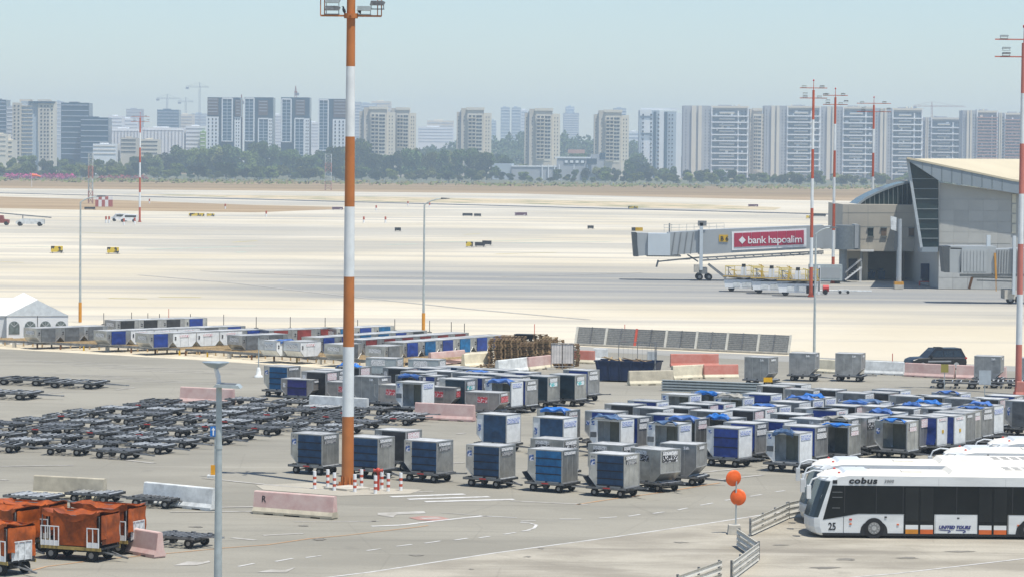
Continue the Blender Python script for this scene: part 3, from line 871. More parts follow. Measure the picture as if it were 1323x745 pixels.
for (x, y, w) in ((34, 496, 'alone on the lane, second from the verge'), (100, 500, 'alone on the lane with its drawbar towards the lamp post'), (12, 514, 'alone on the lane nearest the dolly park')):
    o = dolly('long pallet dolly ' + w, G(x, y), rad(-16), None, 1.7)

# empty dollies parked in the left-hand lot
LOT = [(-30, 596), (30, 594), (180, 592), (228, 586), (340, 568), (445, 568), (445, 566), (545, 553), (570, 548), (452, 529), (380, 525), (300, 521), (190, 524), (150, 531), (100, 537), (0, 546), (-30, 548)]
def inside(px, py, poly):
    r = False
    for i in range(len(poly)):
        (x0, y0), (x1, y1) = poly[i - 1], poly[i]
        if (y0 > py) != (y1 > py) and px < (x1 - x0) * (py - y0) / (y1 - y0) + x0:
            r = not r
    return r
def PIX(p):
    q = Vector(p) - CP
    return (PW / 2 + FPX * q.dot(_R) / q.dot(_f), PH / 2 - FPX * q.dot(_U) / q.dot(_f))
o0 = G(85, 587)
ax, bx = Vector((3.6, -1.2, 0)), Vector((1.25, 3.0, 0))
nlot = 0
for i in range(-14, 14):
    for j in range(-4, 22):
        p = o0 + ax * i + bx * j + Vector((random.uniform(-0.5, 0.5), random.uniform(-0.35, 0.35), 0))
        if inside(*PIX(p), LOT):
            dolly('empty dark steel roller dolly in the packed dolly park', p, rad(-21 + random.uniform(-9, 9)), 'empty dollies in the dolly park', 1.05, False, refl=random.random() < 0.3)
            nlot += 1
for (x, y, r, w) in ((123, 647.5, -20, 'before the beige barrier'), (203, 653.5, -22, 'before the white barrier'), (234, 704, -26, 'beside the grey lamp post'), (44, 651, -24, 'behind the orange carts')):
    dolly('empty dark steel roller dolly ' + w, G(x, y), rad(r), None, 1.05)

# ------------------------------------------------------------------ rows of containers on the roller racks
RS = {
 'g': (ALU, C_GREY, 'silver winged container with grey curtain'),
 'b': (ALU, C_ROYAL, 'silver winged container with royal blue curtain'),
 'B': (ALU, C_BLUE, 'silver winged container with bright blue curtain'),
 'r': (ALUD, C_RED, 'silver winged container with red curtain'),
 'w': (ALUD, None, 'pale winged container with closed plain front'),
 'd': (ALUD, C_DARK, 'silver winged container with dark curtain'),
}
def rack_row(px, py, seq, yaw, zone, zt=0.62, tarp=None):
    """px, py: pixel of the near top corner at the row's left end"""
    w, d, h = DIM['AKR']
    a = rad(yaw)
    n = G(px, py, zt + h)
    rot = Matrix.Rotation(a, 3, 'Z')
    off = rot @ Vector((-w / 2, -d / 2, 0))
    c = n - off
    step = rot @ Vector((w + 0.05, 0, 0))
    for k, s in enumerate(seq):
        if s == '.': continue
        panel, cm, words = RS[s]
        lab = words + ' ' + zone
        o = thing('luggage_container', lab, 'container', (c.x + step.x * k, c.y + step.y * k, zt), a, 'containers: ' + lab)
        obj('shell', shell_mesh('AKR', 'L', WPANEL if s == 'w' else panel, 'solid' if cm is None else 'door'), o)
        if cm is not None: obj('curtain', curtain_mesh('AKR', 'L', cm), o)
        else: obj('label_plate', front_plate('AKR', PL_RED, -0.5, 0.5, 0.68, 0.86), o)
        obj('label_plate', simple('end_plate', lambda b: b.box(-1.256, -1.244, -0.6, 0.6, 0.66, 0.98), PL_DARK), o)
        obj('sticker', front_plate('AKR', PL_BLACK, -1.02, -0.86, 0.5, 0.74), o)
        if tarp and k == 0: obj('tarpaulin', tarp_mesh('AKR', tarp, 3), o)
        legs = o
RK = 'on the rack'
rack_row(47, 424, 'ggg', 43, RK + ' before the white tent')
rack_row(138, 427.5, 'bwwwgb', 43, RK + ' second row from the tent')
rack_row(192.5, 431, 'bwwwb', 43, RK + ' third row from the tent')
rack_row(312, 433.5, 'gg', 43, RK + ' fourth row from the tent')
rack_row(150, 414, 'dddb', 40, 'in the row behind the racks')
rack_row(348, 426.5, 'rrr', 40, 'in the back row')
rack_row(357, 440.5, 'w', 50, RK + ' under the blue tarpaulin', tarp=TARP3)
rack_row(388, 441.5, 'w', 50, RK + ' beside the blue tarpaulin')
rack_row(413, 436, 'bbBBbd', 55, RK + ' in the long blue row')
rack_row(443, 445, 'g', 55, RK + ' beside the striped mast')
rack_row(468, 439, 'rrrrrr', 55, RK + ' in the long red row')
rack_row(497, 447.5, 'g', 55, RK + ' before the last rows')
rack_row(521.5, 442.5, 'bBbBbb', 56, RK + ' in the last blue row')
rack_row(435, 424.5, 'BbB', 50, 'behind the long blue row')

# the racks: a steel head beam with legs and timber roller tracks behind it
def rack(px0, py0, px1, py1, yaw, depth, label, nt_):
    p0, p1 = G(px0, py0, 0.55), G(px1, py1, 0.55)
    o = thing('roller_rack', label, 'rack', (p0.x, p0.y, 0), 0, None)
    b = MB()
    q = p1 - p0
    b.bar((0, 0, 0.5), (q.x, q.y, 0.5), 0.12, 0.2)
    obj('head_beam', b.mesh('head_beam', STEELM), o)
    L = q.length
    k = int(L / 2.4)
    dr = Vector((cos(rad(yaw)), sin(rad(yaw)), 0))
    for i in range(k + 1):
        t = i / k
        m = [RUST, YELLOW, CONC, RUST][i % 4]
        lb = MB().box(-0.07 - 0.1 * (i % 4 == 2), 0.07 + 0.1 * (i % 4 == 2), -0.07, 0.07, 0, 0.4)
        obj('leg', lb.mesh('rack_leg', m), o, (q.x * t, q.y * t, 0))
    for i in range(nt_ + 1):
        t = i / nt_
        b = MB().bar((0, 0, 0.51), tuple(Vector((0, 0, 0.51)) + dr * depth), 0.16, 0.16)
        for s_ in (0.15, 0.5, 0.9):
            v = dr * depth * s_
            b.box(v.x - 0.06, v.x + 0.06, v.y - 0.06, v.y + 0.06, 0, 0.43)
        obj('track', b.mesh('rack_track', WOODL), o, (q.x * t, q.y * t + 0.08, 0))
    return o
rack(-40, 437.5, 232, 450, 43, 12, 'long low roller rack of timber tracks before the white tent', 22)
rack(240, 450.5, 505, 467, 52, 11, 'long low roller rack of timber tracks by the striped mast', 24)

# ------------------------------------------------------------------ jersey barriers
def barrier_mesh(L, m, m2):
    key = ('barrier', round(L, 1), m.name, m2.name)
    def fn(b):
        lo = [(-0.3, 0.06), (0.3, 0.06), (0.3, 0.14), (0.2, 0.32), (-0.2, 0.32), (-0.3, 0.14)]
        up = [(-0.2, 0.321), (0.2, 0.321), (0.12, 1.03), (0.09, 1.07), (-0.09, 1.07), (-0.12, 1.03)]
        b.prism(lo, -L / 2, L / 2, 'x', 1)
        b.prism(up, -L / 2 + 0.004, L / 2 - 0.004, 'x', 0)
        for x in (-L / 2 + 0.35, -L / 6, L / 6, L / 2 - 0.35):
            b.box(x - 0.3, x + 0.3, -0.295, 0.295, 0, 0.062, 1)
    return simple(key, fn, [m, m2])
def barrier(px0, py0, px1, py1, m, m2, label, group=None, L=None):
    p, q = G(px0, py0), G(px1, py1)
    d = q - p
    L = L or d.length
    if L > 5.2: L = 5.2
    c = (p + q) / 2
    o = thing('jersey_barrier', label, 'barrier', c, atan2(d.y, d.x), group)
    obj('block', barrier_mesh(L, m, m2), o)
    return o
b1 = barrier(330, 662, 433, 670, BARP, BARB, 'faded pink concrete barrier with a letter R by the mast')
obj('lettering', text_mesh('R', 0.42, BLACKM, bold=0.004), b1, (-1.78, -0.18, 0.58)).rotation_euler = (rad(-7), 0, 0)
barrier(45, 641, 136, 646, BARB, BARC, 'beige concrete barrier behind two empty dollies')
barrier(188, 650, 277, 659, BARW, BARW, 'stained white concrete barrier beside the grey lamp post')
barrier(140, 708, 207, 720, BARP, BARP, 'pink concrete barrier beside the orange carts')
barrier(234, 519, 302, 522.5, BARP, BARP, 'pink concrete barrier at the edge of the dolly park')
barrier(401, 530.5, 475, 535, BARW, WHITE, 'white concrete barrier before the low container train')
barrier(537, 540.5, 613, 544, BARP, BARP, 'pink concrete barrier before the low container train')
barrier(641, 483, 682, 478, BARW, BARW, 'white concrete barrier before the pallet stacks')
barrier(681, 478.5, 720, 474, BARP, BARC, 'pale pink barrier before the pallet stacks')
barrier(598, 474, 630, 472, BARC, BARC, 'yellow-stained cream barrier beside the pallet stacks')
barrier(555, 472, 599, 468, BARP, BARP, 'pale pink barrier before the last blue container row')
barrier(740, 468.5, 768, 469.5, BARR, BARC, 'red concrete barrier behind the skip')
barrier(767, 466, 785, 466.5, BARW, BARW, 'white concrete barrier behind the skip')
barrier(812, 497, 869, 496, BARB, BARC, 'sand-coloured barrier beside the navy skip')
barrier(868, 490, 909, 488, BARC, BARC, 'cream barrier behind the steel beams')
barrier(909, 488.5, 953, 488, BARR, BARC, 'red barrier behind the steel beams')
barrier(866, 473.5, 928, 473.5, BARR, BARR, 'red barrier farther back behind the cream one')
barrier(1050, 480, 1082, 482, BARC, BARC, 'sandy barrier between two grey containers')
barrier(1118, 482.5, 1168, 484.5, BARW, BARW, 'clean white barrier beside the dark car')
barrier(1170, 485.5, 1233, 488.5, BARP, BARP, 'pink barrier in front of the dark car')
barrier(1236, 488.5, 1300, 491, BARP, BARP, 'pink barrier behind a grey container near the pale red mast')
barrier(1314, 511, 1380, 514, BARR, BARR, 'red barrier at the foot of the pale red mast')

# ------------------------------------------------------------------ floodlight masts
def mast(px, py, hgt, r0, r1, red, label, head=True, nb=7, big=False, armw=1.55):
    p = G(px, py)
    o = thing('floodlight_mast', label, 'light mast', p)
    for k in range(nb):
        z0, z1 = hgt * k / nb, hgt * (k + 1) / nb
        ra, rb = r0 + (r1 - r0) * k / nb, r0 + (r1 - r0) * (k + 1) / nb
        obj('band', MB().cyl((0, 0, z0), (0, 0, z1), ra, rb, 18, 0, k in (0, nb - 1)).mesh('mast_band', red if k % 2 == 0 else MASTW), o)
    b = MB().cyl((0, 0, 0), (0, 0, 0.06), r0 * 1.7, None, 18)
    for k in range(10):
        t = 2 * pi * k / 10
        b.box(r0 * 1.35 * cos(t) - 0.03, r0 * 1.35 * cos(t) + 0.03, r0 * 1.35 * sin(t) - 0.03, r0 * 1.35 * sin(t) + 0.03, 0.06, 0.22)
        b.bar((r0 * 1.05 * cos(t), r0 * 1.05 * sin(t), 0.06), (r0 * 1.0 * cos(t), r0 * 1.0 * sin(t), 0.5), 0.05, 0.16)
    obj('base_plate', b.mesh('mast_base', red), o)
    if not head: return o
    w = armw
    fr = MB()
    zl, zu = hgt - 1.0, hgt + 0.25
    for z in (zl, zu):
        fr.bar((-w, 0, z), (w, 0, z), 0.09, 0.09)
    if big:
        fr.bar((0, -w * 0.8, zl + 0.02), (0, w * 0.8, zl + 0.02), 0.09, 0.09)
        for x in (-w, -w + 0.2, w - 0.2, w):
            fr.bar((x, 0.02, zl), (x, 0.02, zu + 0.5), 0.05, 0.05)
        fr.cyl((0, 0, zl - 0.12), (0, 0, zl + 0.12), r1 * 1.7, None, 12)
    fr.cyl((0, 0, hgt), (0, 0, hgt + 1.1), 0.05, 0.03, 8)
    obj('cross_arm', fr.mesh('mast_arm', red), o)
    xs = [(-w * 0.62, zl, 0), (w * 0.42, zl, 1), (w * 0.85, zl + 0.28, 0), (-w * 0.62, zl + 0.38, 1), (w * 0.6, zu, 0), (-w * 0.7, zu, 1)]
    for (x, z, v) in xs:
        lb = MB()
        lb.prism([(-0.36, 0.22), (0.34, 0.22), (0.42, 0.38), (0.28, 0.44), (-0.3, 0.44)], -0.25, 0.25)
        lb.bar((-0.3, 0, 0.03), (-0.3, 0, 0.24), 0.04, 0.04)
        lb.bar((0.34, 0, 0.03), (0.34, 0, 0.24), 0.04, 0.04)
        lb.box(-0.38, 0.38, -0.04, 0.04, 0.0, 0.05)
        fo = obj('floodlight', lb.mesh('floodlight', GALV if v else STEELM), o, (x, 0 if big else -0.1, z + 0.05))
        if not big: fo.scale = (0.8, 0.8, 0.6)
    obj('beacon', MB().lathe([(0.001, 0), (0.1, 0), (0.1, 0.14), (0.06, 0.2), (0.001, 0.22)], 10).mesh('beacon', REDP), o, (0, 0, hgt + 1.1))
    return o
m0 = mast(449, 627, 24.95, 0.315, 0.215, ORANGE, 'tall orange and white banded mast standing beside the front containers', big=True)
mast(1315.5, 509, 25.5, 0.24, 0.16, PINKRED, 'tall pale red and white banded mast behind the buses', armw=2.1)
mast(1047.5, 383, 25.6, 0.23, 0.15, REDOR, 'red and white banded mast in front of the boarding bridge beside its advert', armw=1.7)
mast(1076, 366, 25.6, 0.23, 0.15, REDOR, 'red and white banded mast where the boarding bridge meets the terminal', armw=1.7)
mast(1126, 351.5, 25.4, 0.23, 0.15, REDOR, 'red and white banded mast rising behind the terminal', armw=2.6)
mast(180.5, 287, 26, 0.27, 0.18, REDOR, 'red and white banded mast far out across the taxiway', armw=2.3)
# kerbed island round the near mast
flat('mast_island', [G(330, 626), G(420, 622), G(470, 629), G(545, 632), (G(530, 637)), G(440, 640), G(340, 632)], 0.005, mat('worn_island', (0.36, 0.33, 0.265), 0.9, 0, 0.15, 0.3, world=True, col2=(0.44, 0.405, 0.325)))
pl = MB().prism([tuple(G(*q).xy) for q in ((418, 631), (448, 634), (478, 631.5), (452, 628))], 0, 0.1, 'z')
struct('mast_plinth', pl.mesh('mast_plinth', CONC))
# two crows perched on the mast's lower arm
def bird_mesh(b):
    prof = [(0.0, 0.0), (0.05, 0.05), (0.085, 0.14), (0.075, 0.24), (0.045, 0.3), (0.05, 0.34), (0.035, 0.39), (0.0, 0.405)]
    n = 10
    vs = []
    for r, h in prof:
        for i in range(n):
            t = 2 * pi * i / n
            vs.append((r * cos(t) - 0.25 * h + 0.05, r * 0.8 * sin(t), h + 0.05))
    fs = [(k * n + i, k * n + (i + 1) % n, (k + 1) * n + (i + 1) % n, (k + 1) * n + i) for k in range(len(prof) - 1) for i in range(n)]
    b.add(vs, fs, 0, True)
    b.add([(0.02, -0.035, 0.1), (0.02, 0.035, 0.1), (0.2, 0.03, -0.12), (0.2, -0.03, -0.12), (0.05, 0, 0.13), (0.2, 0, -0.09)], [(0, 1, 2, 3), (0, 3, 5, 4), (1, 4, 5, 2), (0, 4, 1), (2, 5, 3)])
    b.add([(-0.06, -0.015, 0.43), (-0.06, 0.015, 0.43), (-0.15, 0, 0.41), (-0.06, 0, 0.455)], [(0, 1, 2), (0, 2, 3), (1, 3, 2)], 1)
    for y in (-0.03, 0.03):
        b.cyl((0.03, y, 0.0), (0.03, y, 0.08), 0.008, None, 5, 1)
BIRD = simple('bird_body', bird_mesh, [mat('black_feathers', (0.02, 0.022, 0.026), 0.5), STEEL])
for k, (dx, lab) in enumerate(((-0.36, 'dark crow perched against the mast on its lower arm'), (0.42, 'dark crow perched out along the mast arm under a lamp'))):
    p = G(449, 627)
    tag(obj('crow', BIRD, None, (p.x + dx, p.y, 24.95 - 1.0 + 0.045)), lab, 'bird')

# ------------------------------------------------------------------ street lamps
def street_lamp(px, py, hgt, r, label, arm=1.6, side=1, base=None):
    p = G(px, py)
    o = thing('street_lamp', label, 'street lamp', p)
    b = MB().cyl((0, 0, 0), (0, 0, hgt), r, r * 0.6, 10)
    obj('pole', b.mesh('lamp_pole', GALV), o)
    a = MB()
    pts = [(0, 0, hgt)] + [(side * arm * t, 0, hgt + 0.55 * (1 - (1 - t) ** 2)) for t in (0.2, 0.45, 0.75, 1)]
    for q, w in zip(pts, pts[1:]): a.cyl(q, w, r * 0.5, None, 7)
    obj('arm', a.mesh('lamp_arm', GALV), o)
    e = pts[-1]
    h = MB().prism([(0, -0.04), (0.9, 0.02), (0.9, 0.1), (0.1, 0.14)], -0.16, 0.16)
    ho = obj('lamp_head', h.mesh('lamp_head', STEELM), o, e)
    if side < 0: ho.scale = (-1, 1, 1)
    if base:
        obj('base_band', MB().cyl((0, 0, 0.02), (0, 0, 2.0), r * 1.25, None, 10).mesh('lamp_base', base), o)
    return o
street_lamp(103.5, 416, 12.0, 0.13, 'slender grey street lamp with orange foot beside the white tent', 1.6, 1, mat('lamp_orange', (0.6, 0.26, 0.02), 0.5))
street_lamp(547, 431, 12.3, 0.13, 'slender grey street lamp with curved arm behind the container racks', 1.5, 1, mat('lamp_orange', (0.6, 0.26, 0.02)))
street_lamp(1052, 455, 10.4, 0.13, 'slender grey street lamp beside the blast fence', 1.2, 1)
# the near lamp post, its foot below the frame
npz = 10.9
top = AT(283, 497, 90.0)
o = thing('lamp_post', 'near grey lamp post with flared reflector on top', 'lamp post', (top.x, top.y, 0))
obj('pole', MB().cyl((0, 0, 0), (0, 0, top.z), 0.15, 0.085, 14).mesh('post_pole', GALV), o)
obj('collar', MB().cyl((0, 0, top.z - 1.86), (0, 0, top.z - 1.75), 0.11, None, 14).mesh('post_collar', GALV), o)
b = MB()
pts = [(0.0, 0, top.z), (-0.02, 0, top.z + 0.22), (-0.08, 0, top.z + 0.45), (-0.1, 0, top.z + 0.5)]
for q, w in zip(pts, pts[1:]): b.cyl(q, w, 0.075, 0.06, 10)
obj('neck', b.mesh('post_neck', WHITE), o)
b = MB().lathe([(0.11, 0), (0.16, 0.02), (0.25, 0.06), (0.34, 0.12), (0.4, 0.17), (0.38, 0.18), (0.32, 0.135), (0.2, 0.08), (0.1, 0.05), (0.001, 0.045)], 20)
obj('reflector', b.mesh('post_reflector', mat('pale_reflector', (0.36, 0.42, 0.45), 0.35, 0.3, 0.1)), o, (-0.1, 0, top.z + 0.5))
b = MB().prism([(-0.2, 0), (0.6, -0.04), (0.52, 0.05), (-0.12, 0.08)], -0.4, 0.4)
b.add([(-0.02, -0.3, 0.085), (0.44, -0.3, 0.065), (0.44, 0.3, 0.065), (-0.02, 0.3, 0.085)], [(0, 1, 2, 3)], 1)
obj('panel', b.mesh('post_panel', [GALV, STEELM]), o, (0.06, 0, top.z - 0.03))

# ------------------------------------------------------------------ bollards, hydrant, mirrors, arrow sign
def bollard_mesh(b):
    zs = [0, 0.2, 0.34, 0.5, 0.64, 0.9]
    for k in range(5):
        b.cyl((0, 0, zs[k]), (0, 0, zs[k + 1]), 0.09, None, 12, k % 2, k in (0, 4))
BOLL = simple('bollard', bollard_mesh, [WHITE, mat('bollard_red', (0.5, 0.09, 0.045), 0.5)])
for (x, y) in ((406.5, 631), (423.4, 628.5), (432, 633), (458.4, 635), (467, 628.5), (485, 637), (493.3, 631), (501.6, 634), (517.8, 633)):
    tag(obj('bollard', BOLL, None, G(x, y)), 'white bollard with two red rings at the foot of the orange mast', 'bollard', 'bollards round the mast')
o = thing('fire_hydrant', 'red standpipe hydrant with two outlets among the bollards', 'hydrant', G(488.5, 633))
obj('pipe', MB().cyl((0, 0, 0), (0, 0, 1.0), 0.07, None, 10).mesh('hydrant_pipe', mat('hydrant_red', (0.45, 0.05, 0.03), 0.5)), o)
b = MB().lathe([(0.001, 0), (0.12, 0.02), (0.14, 0.12), (0.08, 0.22), (0.001, 0.24)], 10)
b.cyl((-0.2, 0, 0.1), (0.2, 0, 0.1), 0.07, None, 8)
b.cyl((-0.24, 0, 0.1), (-0.2, 0, 0.1), 0.1, None, 8); b.cyl((0.2, 0, 0.1), (0.24, 0, 0.1), 0.1, None, 8)
obj('outlet_head', b.mesh('hydrant_head', MATS['hydrant_red']), o, (0, 0, 0.92))

p = G(948.5, 689)
o = thing('traffic_mirror', 'post in a concrete block carrying two orange-backed round mirrors', 'mirror', p)
obj('base_block', MB().prism([(-0.3, 0), (0.3, 0), (0.26, 0.42), (-0.26, 0.42)], -0.3, 0.3).mesh('mirror_base', [CONC]), o)
obj('post', MB().cyl((0.07, 0, 0.4), (0.07, 0, 2.62), 0.035, None, 10).mesh('mirror_post', GALV), o)
DISC = simple('mirror_disc', lambda b: (b.lathe([(0.36, -0.02), (0.375, 0.0), (0.36, 0.03), (0.3, 0.06), (0.27, 0.06), (0.2, 0.1), (0.12, 0.115), (0.001, 0.12)], 28, 0, (0, 0, 0), 'y'),
                                          b.lathe([(0.001, -0.08), (0.2, -0.06), (0.36, -0.02)], 28, 1, (0, 0, 0), 'y')), [ORDISC, STEELL])
a = obj('mirror', DISC, o, (-0.06, 0.02, 2.52)); a.rotation_euler = (0.1, 0.1, 0.35)
a = obj('mirror', DISC, o, (0.16, 0.02, 1.66)); a.rotation_euler = (-0.1, 0, -0.35)
obj('bracket', MB().bar((0.07, 0, 2.5), (-0.06, 0.02, 2.52), 0.03, 0.03).bar((0.07, 0, 1.66), (0.16, 0.02, 1.66), 0.03, 0.03).mesh('mirror_bracket', GALV), o)

p = G(275.5, 616)
o = thing('arrow_sign', 'blue arrow sign on a slim post with yellow foot', 'sign', p)
obj('base_slab', MB().box(-0.3, 0.42, -0.3, 0.3, 0, 0.12).mesh('sign_base', BARW), o)
obj('post', MB().cyl((0.08, 0, 0.12), (0.08, 0, 2.6), 0.03, None, 8).mesh('sign_post', GALV), o)
obj('foot_marker', MB().box(-0.13, 0.1, -0.05, -0.02, 0.14, 0.65).mesh('sign_foot', mat('sign_yellow', (0.7, 0.32, 0.01), 0.5)), o)
b = obj('sign_plate', MB().box(-0.17, 0.17, -0.06, -0.035, 2.15, 2.68).mesh('sign_plate', BLUESIGN), o)
obj('arrow', MB().prism([(-0.035, 2.2), (0.035, 2.2), (0.035, 2.48), (0.1, 2.48), (0, 2.63), (-0.1, 2.48), (-0.035, 2.48)], -0.07, -0.062).mesh('sign_arrow', WHITE), b)
for (x, y, w, h_, m, lab) in ((1220, 505, 0.55, 0.6, mat('faded_yellow_sign', (0.3, 0.26, 0.06), 0.6), 'small faded yellow sign on a thin post before the pink barrier'),
                              (1272, 520, 0.85, 1.0, mat('blank_sign_back', (0.4, 0.45, 0.48), 0.5), 'blank grey back of a sign before the long dolly')):
    o = thing('road_sign', lab, 'sign', G(x, y))
    zt = 2.0 if h_ < 0.8 else 2.3
    obj('post', MB().cyl((0, 0, 0), (0, 0, zt), 0.03, None, 8).mesh('sign_post', GALV), o)
    obj('sign_plate', MB().box(-w / 2, w / 2, -0.06, -0.035, zt - h_, zt).mesh('sign_plate', m), o)
o = thing('marker_sign', 'small bright yellow marker on top of a far container post', 'sign', G(992, 500))
obj('post', MB().cyl((0, 0, 0), (0, 0, 0.6), 0.025, None, 6).mesh('sign_post', GALV), o)
obj('sign_plate', MB().box(-0.33, 0.33, -0.05, -0.03, 0.4, 0.75).mesh('sign_plate', mat('marker_yellow', (0.75, 0.42, 0.01), 0.5)), o)
def stanchion(px, py, h, m, label, grp):
    o = thing('stanchion', label, 'post', G(px, py), 0, grp)
    obj('pole', MB().cyl((0, 0, 0), (0, 0, h), 0.035, None, 6).mesh('stanchion', m), o)
    obj('foot', MB().lathe([(0.25, 0), (0.22, 0.06), (0.06, 0.1), (0.001, 0.1)], 10).mesh('stanchion_foot', m), o)
for (x, y) in ((134, 419), (170, 418), (191, 419), (206, 420), (246, 420), (289, 421), (331, 424), (375, 424), (462, 428), (510, 427), (555, 429), (583, 431), (600, 433), (420, 425)):
    stanchion(x, y, 1.15, STEEL, 'thin dark marker post along the apron edge', 'marker posts along the apron edge')
for (x, y, h) in ((218, 411, 1.0), (690.5, 436, 1.3), (807, 441, 1.6), (1153, 470, 0.9)):
    stanchion(x, y, h, mat('post_red', (0.55, 0.1, 0.06), 0.6), 'thin red marker post along the apron edge', 'red marker posts along the apron edge')
# portable post on a white cone foot near the racks
o = thing('portable_post', 'thin grey post on a white cone-shaped weight before the rack', 'post', G(334, 487))
obj('weight', MB().lathe([(0.34, 0), (0.3, 0.15), (0.2, 0.2), (0.14, 0.7), (0.1, 0.75), (0.001, 0.76)], 14).mesh('cone_weight', BARW), o)
obj('pole', MB().cyl((0, 0, 0.7), (0, 0, 3.0), 0.04, None, 8).mesh('cone_pole', GALV), o)
obj('panel', MB().box(-0.06, 0.45, -0.03, 0.0, 2.1, 2.9).mesh('cone_panel', STEELL), o)

# ------------------------------------------------------------------ crash rails beside the bus
def crash_rail(p0, p1, label, hgt=0.68):
    a, b_ = G(*p0), G(*p1)
    d = b_ - a
    o = thing('crash_rail', label, 'guard rail', a, atan2(d.y, d.x))
    L = d.length
    for k in range(3):
        z = 0.06 + k * 0.26
        pr = [(-0.05, z), (0.0, z + 0.02), (0.0, z + 0.08), (-0.05, z + 0.1), (0.0, z + 0.12), (0.0, z + 0.18), (-0.05, z + 0.2), (-0.07, z + 0.2), (-0.025, z + 0.1), (-0.07, z)]
        obj('rail', MB().prism(pr, 0, L, 'x').mesh('crash_rail', mat('cream_rail', (0.58, 0.56, 0.49), 0.5, 0.1)), o)  # cream rail faces, one even colour
    n = max(1, int(L / 2))
    for k in range(n + 1):
        obj('post', MB().box(-0.04, 0.04, 0.005, 0.09, 0, hgt + 0.12).mesh('rail_post', STEELM), o, (0.06 + (L - 0.12) * k / n, 0, 0))
crash_rail((1019, 669.5), (1058, 661), 'steel crash rail section meeting the bus front')
crash_rail((970, 692), (1018, 669.8), 'long steel crash rail section beside the round mirrors')
crash_rail((953, 705), (979, 723), 'short steel crash rail section turning back at the kink')
crash_rail((946, 749), (979, 724), 'steel crash rail section beyond the kink')
crash_rail((876, 768), (931, 748), 'last steel crash rail section at the lane edge')

# ------------------------------------------------------------------ steel beam pile, blast fence, skip, pallets
p0, p1 = G(856, 504), G(986, 509)
d = p1 - p0; a = atan2(d.y, d.x)
for k in range(4):
    pr = [(0, 0), (0.3, 0), (0.3, 0.05), (0.06, 0.08), (0.06, 0.12), (0.3, 0.15), (0.3, 0.2), (0, 0.2)]
    o = obj('steel_beam', MB().prism([(-y, z) for y, z in reversed(pr)], 0, d.length, 'x').mesh('steel_beam', GALV), None, (p0.x, p0.y, 0.002 + k * 0.203), a)
    tag(o, 'long galvanised steel beam stacked in the pile before the barriers', 'beam', 'beams in the steel pile')
FENCE = mat('fence_mesh_panel', (0.24, 0.245, 0.235), 0.6, 0.2, 0.25, 6, 0.1)
FENCE2 = mat('fence_post_light', (0.6, 0.58, 0.5), 0.6)
pa, pb = G(743.5, 445), G(1019, 457)
d = pb - pa; L = d.length
o = thing('blast_fence', 'long leaning grey slatted blast fence facing the apron', 'fence', pa, atan2(d.y, d.x))
nseg = 14
hh, lean = 1.62, 0.45
for k in range(nseg):
    x0, x1 = L * k / nseg + 0.03, L * (k + 1) / nseg - 0.03
    b = MB()
    for r in range(9):
        z0, z1 = 0.16 + (hh - 0.16) * r / 9, 0.16 + (hh - 0.16) * (r + 0.95) / 9
        y0, y1 = lean * z0 / hh, lean * z1 / hh
        b.add([(x0, y0, z0), (x1, y0, z0), (x1, y1 - 0.03, z1), (x0, y1 - 0.03, z1), (x0, y0 + 0.04, z0), (x1, y0 + 0.04, z0), (x1, y1 + 0.01, z1), (x0, y1 + 0.01, z1)],
              [(0, 1, 2, 3), (7, 6, 5, 4), (3, 2, 6, 7), (1, 0, 4, 5), (0, 3, 7, 4), (2, 1, 5, 6)])
    obj('panel', b.mesh('blast_panel', FENCE), o)
for k in range(0, nseg + 1):
    x = L * k / nseg
    m = FENCE2 if k % 2 == 0 else STEELM
    if k == 4: m = MATS['post_red']
    w = 0.2 if k % 2 == 0 else 0.06
    obj('post', MB().bar((x, -0.06, 0.05), (x, lean - 0.05, hh + 0.03), w, 0.1).bar((x, 0.06, 0.1), (x, lean + 0.9, 0.1), 0.06, 0.06).mesh('blast_post', m), o)
obj('foot_beam', MB().box(0, L, -0.25, 0.3, 0, 0.14).mesh('blast_foot', CONC), o)

p = G(812, 492)
o = thing('skip', 'navy steel skip heaped with timber offcuts', 'skip', p, rad(-16))
NAVYP = mat('navy_paint', (0.016, 0.03, 0.075), 0.5, 0.1, 0.3, 2)
b = MB()
wpr = [(-2.1, 0.12), (2.1, 0.12), (2.45, 1.55), (-2.45, 1.55)]
for pts in ([(-2.1, 0.1), (2.1, 0.1), (2.4, 1.55), (-2.4, 1.55)],):
    b.prism(pts, -1.0, -0.93); b.prism(pts, 0.93, 1.0)
b.box(-2.1, 2.1, -0.93, 0.93, 0.1, 0.16)
b.add([(-2.1, -0.93, 0.1), (-2.1, 0.93, 0.1), (-2.4, 0.93, 1.55), (-2.4, -0.93, 1.55), (-2.04, -0.93, 0.1), (-2.04, 0.93, 0.1), (-2.34, 0.93, 1.55), (-2.34, -0.93, 1.55)], [(3, 2, 1, 0), (4, 5, 6, 7)])
b.add([(2.1, -0.93, 0.1), (2.1, 0.93, 0.1), (2.4, 0.93, 1.55), (2.4, -0.93, 1.55), (2.04, -0.93, 0.1), (2.04, 0.93, 0.1), (2.34, 0.93, 1.55), (2.34, -0.93, 1.55)], [(0, 1, 2, 3), (7, 6, 5, 4)])
obj('body', b.mesh('skip_body', NAVYP), o)
for k in range(6):
    x = -1.95 + k * 0.78
    obj('rib', MB().bar((x, -1.03, 0.15), (x * 1.12, -1.03, 1.5), 0.09, 0.07).mesh('skip_rib', NAVYP), o)
obj('rim', MB().box(-2.46, 2.46, -1.06, -0.96, 1.5, 1.6).box(-2.46, 2.46, 0.96, 1.06, 1.5, 1.6).mesh('skip_rim', NAVYP), o)
rr = random.Random(3)
